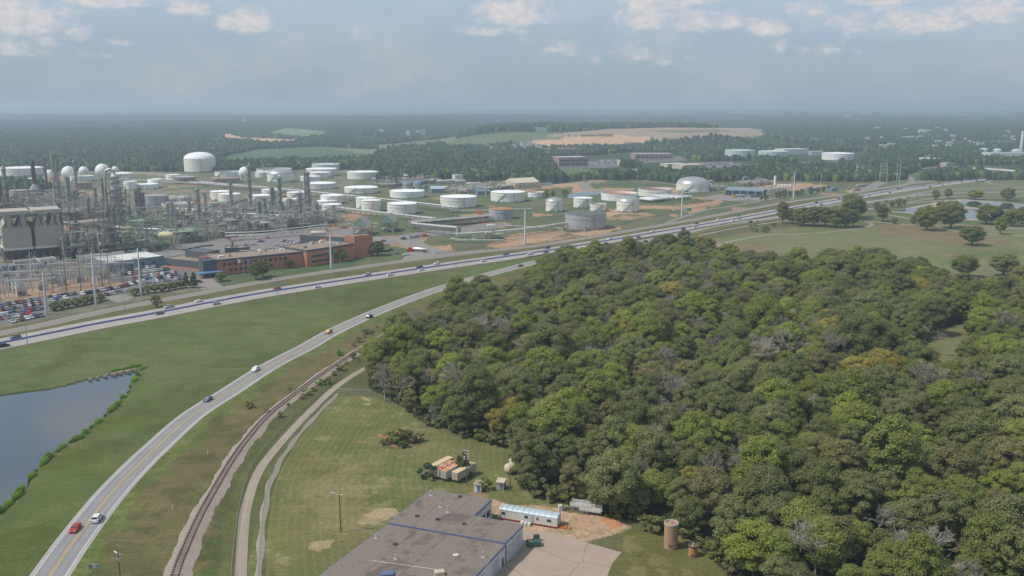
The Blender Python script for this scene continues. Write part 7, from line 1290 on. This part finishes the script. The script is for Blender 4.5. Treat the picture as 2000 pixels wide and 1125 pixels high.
def car_parts(ty):
    L, w, pr, cab = CT[ty]; P = [((q-.5)*L, z) for q, z in pr]; n = len(P); belt = pr[2][1]-.02; hw = lambda z: w/2-(max(0, z-belt)*.28)
    b = MB(); Lf = [(x, hw(z), z) for x, z in P]; Rt = [(x, -hw(z), z) for x, z in P]
    low = [(P[-1][0]-.05, .28), (P[0][0]+.05, .28)]; Lf += [(x, w/2-.05, z) for x, z in low]; Rt += [(x, -w/2+.05, z) for x, z in low]; m = len(Lf)
    b.add(Lf+Rt, [(i, (i+1) % m, m+(i+1) % m, m+i) for i in range(m)]); b.add(Lf, [tuple(range(m-1, -1, -1))]); b.add(Rt, [tuple(range(m))])
    if ty == 'pickup': b.box(L*.32, 0, 1.05, L*.30, w*.78, .09, mi=1)
    for s in (-1, 1): b.box(-L*.5+L*.33, s*(w/2+.08), belt, .12, .16, .13)
    g = MB(); c0, c1, c2, c3 = [P[k] for k in cab]; up = lambda a, c, f: (a[0]+(c[0]-a[0])*f, a[1]+(c[1]-a[1])*f)
    for (a, c) in ((c0, c1), (c3, c2)):
        l0, l1 = up(a, c, .12), up(a, c, .92); s = .03 if a is c0 else -.03
        g.quad((l0[0]-s, hw(l0[1])-.1, l0[1]+.03), (l0[0]-s, -hw(l0[1])+.1, l0[1]+.03), (l1[0]-s, -hw(l1[1])+.12, l1[1]+.03), (l1[0]-s, hw(l1[1])-.12, l1[1]+.03))
    for s in (-1, 1):
        a0, a1, b0, b1 = up(c0, c1, .2), up(c0, c1, .88), up(c3, c2, .25), up(c3, c2, .88); mid = (a0[0]*.45+b0[0]*.55)
        Z0, Z1 = max(a0[1], b0[1])+.02, min(a1[1], b1[1]); x0, x1, x2, x3 = a0[0]+.2, a1[0]+.12, b1[0]-.1, b0[0]-.12
        for u0, u1, t0, t1 in ((x0, mid-.06, x1, mid-.06), (mid+.06, x3, mid+.06, x2)): g.quad((u0, s*(hw(Z0)+.02), Z0), (u1, s*(hw(Z0)+.02), Z0), (t1, s*(hw(Z1)+.02), Z1), (t0, s*(hw(Z1)+.02), Z1))
    wh = []
    for x in (-L*.315, L*.29):
        for s in (-1, 1): wh.append((x, s*(w/2-.12)))
    wm_ = MB().tube((0, -.13, 0), (0, .13, 0), .35, 14).tube((0, -.14, 0), (0, .14, 0), .19, 10, 1)
    hl = MB(); tl = MB()
    for s in (-1, 1): hl.box(-L/2+.02, s*w*.36, .66 if ty == 'sedan' else .8, .1, .36, .14); tl.box(L/2-.03, s*w*.38, .74 if ty == 'sedan' else .86, .1, .3, .2)
    return b, g, wm_, wh, hl, tl
PARTS = {}; LOTC = {}
for ty in CT:
    b, g, wm_, wh, hl, tl = car_parts(ty); o = [b.build('body', [PAINT, TYRE]), g.build('windows', CGL), wm_.build('wheel', [TYRE, STEEL]), hl.build('headlights', HLM), tl.build('taillights', TLM)]; PARTS[ty] = ([q.data for q in o], wh)
    m = MB(); m.add(b.v, b.f, 0); m.m = list(b.m); m.add(g.v, g.f, 2)
    for x, y in wh: m.tube((x, y-.13, .35), (x, y+.13, .35), .35, 10, 1)
    m.add(hl.v, hl.f, 3); m.add(tl.v, tl.f, 4); q = m.build('lot', [PAINT, TYRE, CGL, HLM, TLM]); LOTC[ty] = q.data
    for q in o+[q]: bpy.data.objects.remove(q)
CC = {'white': (222, 222, 220), 'silver': (176, 178, 182), 'grey': (112, 116, 120), 'black': (38, 40, 44), 'red': (176, 42, 34), 'dark red': (120, 34, 32), 'blue': (48, 84, 150), 'dark blue': (40, 52, 88), 'gold': (196, 148, 70), 'blue grey': (84, 104, 122), 'tan': (170, 156, 130), 'olive': (92, 96, 70)}
def car(p, rz, ty, col, label, group=None, z=.05):
    me, wh = PARTS[ty]; o = thing('car' if ty != 'pickup' else 'pickup_truck', label, 'car' if ty != 'pickup' else 'pickup truck', (p[0], p[1], z), rz, group); c = lin(CC[col])+(1,)
    obj('body', me[0], o).color = c; obj('windows', me[1], o)
    for x, y in wh: obj('wheel', me[2], o, (x, y, .35))
    obj('headlights', me[3], o); obj('taillights', me[4], o); return o
def near_on(cv, p):
    k = min(range(len(cv)-1), key=lambda i: (cv[i]-p).length); d = cv[k+1]-cv[k]; return math.atan2(d.y, d.x)
USED = {}
def place(lst, cv, road, toward, lms):
    for x, y, ty, col in lst:
        p = G(x, y+1.5); a = near_on(cv, p); lm = next(t for q, t in lms if x <= q); l = f"{col} {ty} on the {road} {lm}"; USED[l] = USED.get(l, 0)+1
        if USED[l] > 1: l = f"another {col} {ty} farther along the {road} {lm}"
        car(p, a if toward else a+math.pi, ty, col, l, 'cars on the '+road, .07)
HL = ((60, 'at the left edge of the photo'), (360, 'below the hedge and car park'), (480, 'below the entry road'), (660, 'below the long brick office'), (780, 'below the tall brick tower'), (870, 'below the tanker truck'), (1010, 'beside the red soil yard'), (1120, 'left of the big grey tank'), (1215, 'below the big grey tank'), (1300, 'right of the big grey tank'), (1400, 'below the gas bullets'), (1480, 'below the loading rack'), (1560, 'by the lone park tree'), (1650, 'behind the dark grove'), (1720, 'by the twin leg gantry'), (1790, 'right of the twin leg gantry'), (1860, 'along the grassy bank'), (1900, 'nearing the overpass'), (2100, 'under the overpass'))
place([(30, 659, 'suv', 'grey'), (330, 600, 'pickup', 'silver'), (388, 588.5, 'sedan', 'white'), (541, 563.5, 'sedan', 'red'), (718, 536.5, 'suv', 'silver'), (819, 522.5, 'suv', 'black'), (853, 515, 'suv', 'white'), (987, 496.5, 'pickup', 'grey'), (1069, 484, 'suv', 'black'), (1165, 470.5, 'sedan', 'white'), (1191, 466.5, 'pickup', 'white'), (1274, 452, 'suv', 'white'), (1360, 436, 'sedan', 'black'), (1403, 428, 'sedan', 'white'), (1442, 421, 'sedan', 'dark blue'), (1517, 408, 'sedan', 'dark blue'), (1594, 395, 'suv', 'olive'), (1637, 387, 'suv', 'red'), (1721, 373, 'sedan', 'silver'), (1753, 368, 'suv', 'black'), (1759.5, 367, 'suv', 'grey'), (1804, 362, 'sedan', 'olive'), (1834, 358, 'suv', 'red'), (1853, 356, 'sedan', 'grey'), (1877, 353, 'suv', 'dark blue'), (1892, 351.5, 'sedan', 'silver'), (1907.5, 348.5, 'suv', 'black'), (1912.5, 347.8, 'suv', 'grey'), (1945, 344.5, 'sedan', 'olive')], Chwy, 'far carriageway', True, HL)
place([(8, 676, 'suv', 'black'), (312, 612.5, 'suv', 'grey'), (423, 593.5, 'suv', 'silver'), (620, 560.5, 'sedan', 'white'), (762, 537, 'suv', 'white'), (823, 527.5, 'sedan', 'white'), (944, 509.5, 'sedan', 'white'), (1035, 496.5, 'pickup', 'white'), (1067, 492.5, 'sedan', 'blue'), (1150, 479.5, 'suv', 'white'), (1247, 463, 'sedan', 'dark red'), (1335, 447.5, 'suv', 'dark blue'), (1357, 443, 'sedan', 'white'), (1431, 430.5, 'suv', 'white'), (1444, 427.5, 'sedan', 'silver'), (1604, 399.5, 'sedan', 'black'), (1697, 382.5, 'suv', 'silver'), (1738, 375.5, 'sedan', 'dark blue'), (1774, 370, 'sedan', 'white'), (1816, 364.5, 'suv', 'grey'), (1841, 361, 'sedan', 'silver'), (1879, 356, 'sedan', 'silver'), (1907.5, 352.5, 'sedan', 'black'), (1926, 350, 'sedan', 'silver'), (1956, 345.7, 'suv', 'black')], Chwy, 'near carriageway', False, HL)
TL = ((160, 'meeting the white one at the bottom left'), (200, 'driving away at the bottom left'), (450, 'beside the pond meadow'), (560, 'above the brown railway strip'), (680, 'in the middle of the long bend'), (800, 'just past the gold one'), (1050, 'above the tip of the wood'), (1120, 'emerging by the dark tree'), (1300, 'below the big grey tank'), (1480, 'left of the dark grove'), (1720, 'right of the tall park tree'), (1740, 'second right of the tall park tree'), (1780, 'by the reservoir trees'), (2000, 'farthest toward the right edge'))
place([(147, 1034, 'sedan', 'red'), (406, 781, 'sedan', 'blue grey'), (499, 723, 'suv', 'white'), (642, 649, 'suv', 'gold'), (1476, 431.5, 'sedan', 'white'), (1712, 393.5, 'sedan', 'silver'), (1789, 382.5, 'sedan', 'silver')], Ctwo, 'two lane road', True, TL)
place([(190, 1015, 'suv', 'white'), (722, 619, 'suv', 'black'), (1017, 519, 'sedan', 'dark red'), (1071, 503.5, 'suv', 'white'), (1261, 471, 'sedan', 'dark red'), (1466, 433, 'suv', 'black'), (1731, 392, 'sedan', 'blue'), (1774, 385.5, 'suv', 'red')], Ctwo, 'two lane road', False, TL)
# parked rows: the same kinds, small in the photo, one mesh each
rg = random.Random(21); PCOL = ['white']*7+['silver']*6+['grey']*6+['black']*6+['red']*2+['blue', 'dark blue', 'dark red', 'tan', 'blue grey', 'blue grey']
def row(a, b, n, where, big=1.0, skew=1.25, miss=.06, cols=PCOL):
    A = G(*a); B = G(*b); d = B-A; az = math.atan2(d.y, d.x)
    for k in range(n):
        if rg.random() < miss: continue
        ty = rg.choice(('sedan', 'suv', 'suv', 'pickup')); col = rg.choice(cols); p = A+d*((k+.5)/n); o = obj('parked_car', LOTC[ty], None, (p.x, p.y, .06), az+skew+rg.choice((0, math.pi))+rg.uniform(-.04, .04), big); o.color = lin(CC[col])+(1,)
        tag(o, f'{col} parked {ty} {where}', 'car', 'parked cars '+where)
for a, b, n, w in (((220, 533), (318, 521), 14, 'in the rear row by the long white shed'), ((228, 539), (332, 527), 15, 'in the second row by the long white shed'), ((252, 546), (346, 533), 14, 'in the third row by the long white shed'), ((262, 551), (354, 539), 13, 'in the fourth row by the long white shed'), ((272, 555), (362, 544.5), 12, 'in the front row before the conifer hedge'),
                   ((0, 599), (78, 585), 11, 'along the electrical yard fence at the left'), ((95, 583), (150, 574.5), 7, 'along the fence behind the monopole hedge'), ((2, 607), (82, 594), 11, 'in the second row from the yard fence'), ((0, 617), (86, 603), 11, 'in the third row from the yard fence'), ((-2, 625), (62, 613), 8, 'in the fourth row from the yard fence'), ((10, 633), (84, 617), 8, 'in the front row by the roadside grass'), ((98, 590), (132, 583), 4, 'just left of the roadside hedge'), ((158, 576.5), (252, 558), 14, 'in the long row right of the hedge'), ((205, 578), (250, 569), 7, 'in the short row by the entry road'), ((252, 557), (274, 552), 3, 'at the end of the long hedge row'),
                   ((0, 541), (34, 536), 6, 'in the far left lot below the filter house'), ((34, 541), (80, 534), 8, 'in the lot beside the control hut'), ((784, 468), (838, 460), 11, 'in the row at the tank farm corner'), ((553, 472), (590, 475), 5, 'in the yard behind the brick office'), ((1105, 328), (1168, 330), 11, 'in front of the brown three storey office'), ((1160, 316), (1216, 312.5), 9, 'in the back row of the office park'), ((1160, 321), (1218, 317), 9, 'in the middle row of the office park'), ((1262, 315), (1326, 311), 9, 'in front of the pale barrel roofed office'), ((1385, 322), (1440, 319), 7, 'in the dark lot behind the tree belt')): row(a, b, n, w)
for x, y, ty, col, l, r_ in ((480, 479, 'pickup', 'white', 'white and blue pickup alone on the asphalt yard', .3), (510, 473, 'pickup', 'blue', 'bright blue truck alone on the asphalt yard', .1), (495, 479, 'suv', 'silver', 'silver van parked by the plant room louvre', .2), (540, 481, 'sedan', 'silver', 'silver sedan behind the brick office roof', .4), (388, 552, 'suv', 'black', 'black suv leaving the car park by the conifers', 2.8), (755, 492, 'suv', 'black', 'black suv beside the trees of the tall brick tower', .2), (775, 496, 'sedan', 'grey', 'grey sedan on the gate drive', .3), (793, 499, 'suv', 'white', 'white suv at the gate drive island', .4), (763, 489, 'sedan', 'black', 'black sedan at the office tree edge', .2), (672, 446, 'pickup', 'red', 'red pickup behind the clad hall', .1), (681, 440, 'suv', 'white', 'white suv far behind the clad hall', .2), (748, 472, 'suv', 'grey', 'grey suv by the trees right of the brick tower', .2)):
    o = obj('parked_car', LOTC[ty], None, G(x, y), r_); o.color = lin(CC[col])+(1,); o.location.z = .06; tag(o, l, 'car')
def tanker(x, y, rz, cab, tankm, label, s=1.0):
    o = thing('tanker_truck', label, 'truck', G(x, y), rz); o.scale = (s, s, s)
    MB().add([(-9.2, w, z) for w in (-1.2, 1.2) for z in (.6, 1.6)]+[(-7.6, w, z) for w in (-1.2, 1.2) for z in (.6, 1.7)], [(0, 1, 3, 2), (0, 4, 5, 1), (2, 3, 7, 6), (1, 5, 7, 3)]).box(-6.7, 0, .6, 2.2, 2.45, 2.5).box(-5.0, 0, .7, 1.4, 2.3, 1.6).build('cab', cab, o); MB().box(-7.82, 0, 1.9, .06, 2.1, .8).box(-6.9, -1.24, 1.9, 1.0, .05, .8).box(-6.9, 1.24, 1.9, 1.0, .05, .8).build('windows', CGL, o)
    b = MB().capsule((-4.0, 0, 2.3), (7.4, 0, 2.3), 1.2, 16); [b.cyl(q, 0, 3.4, 3.7, .35, n=8) for q in (-2, 1.5, 5)]; b.build('tank', tankm, o); MB().box(1.5, 0, .8, 12, 1.0, .3).box(1.7, 0, 3.52, 9, .5, .05).build('chassis', STEEL, o)
    for q in (-8.3, -5.2, -4.0, 4.6, 5.9): [MB().tube((q, s_*1.0-.16, .52), (q, s_*1.0+.16, .52), .52, 12).build('wheel', TYRE, o) for s_ in (-1, 1)]
REDC = M('truck_red', (190, 34, 34), .4); YELC = M('truck_yellow', (222, 162, 52), .4)
tanker(817, 492, -.30, REDC, M('chrome_tank', (206, 206, 204), .3, .6, var=.08), 'red cabbed tanker truck with a silver tank on the gate drive'); tanker(1444, 385.5, .15, YELC, GRY, 'yellow cabbed tanker truck at the loading rack'); tanker(1683, 364, .35, WHC, LSTEEL, 'white cabbed tanker truck on the road by the gantry'); tanker(1672, 373, .6, WHC, STEEL, 'grey tanker truck behind the white cabbed one'); tanker(1840, 327.5, .1, REDC, WHC, 'red cabbed truck on the far ramp'); tanker(1880, 326.5, .1, M('truck_blue', (48, 78, 150), .5), M('truck_blue_box', (52, 82, 150), .5), 'blue truck on the far ramp near the overpass')
p = G(1065, 362.5); tag(MB().box(0, 0, .6, 16, 2.6, 3.4).box(9.5, 0, .6, 2.4, 2.5, 2.6).box(0, 0, 0, 13, 2, .6).build('goods_truck', GRY, loc=p, rz=.15), 'grey box truck on the dirt track by the reservoir', 'truck')
# barriers and red cones in the yard
for k, (x, y) in enumerate(((362, 489), (374, 487), (386, 484), (398, 482), (410, 481), (330, 484), (318, 486), (300, 489), (455, 472), (470, 470))): tag(MB().box(0, 0, 0, 5, .8, 1.0).box(0, 0, 1.0, 4.8, .35, .25).build('concrete_barrier', DSTEEL if k < 5 else TAN, loc=G(x, y), rz=.5), ('dark low barrier in the row on the asphalt yard' if k < 5 else 'pale low barrier at the back edge of the asphalt yard'), 'barrier', 'yard barriers')
for k, (x, y) in enumerate(((483, 459), (448, 468), (446, 467), (522, 465), (525, 465), (570, 454), (575, 452), (580, 455), (645, 440), (655, 441), (1352, 396), (1357, 395), (1365, 398), (1331, 409), (1310, 412), (1371, 396), (1388, 392))): tag(MB().box(0, 0, 0, 2.4, .9, .9).box(0, 0, .9, 2.2, .4, .3).build('red_barrier', M('barrier_red', (196, 66, 44), .5), loc=G(x, y), rz=k*.7), 'small red plastic barrier on bare ground in the works', 'barrier', 'red barriers')
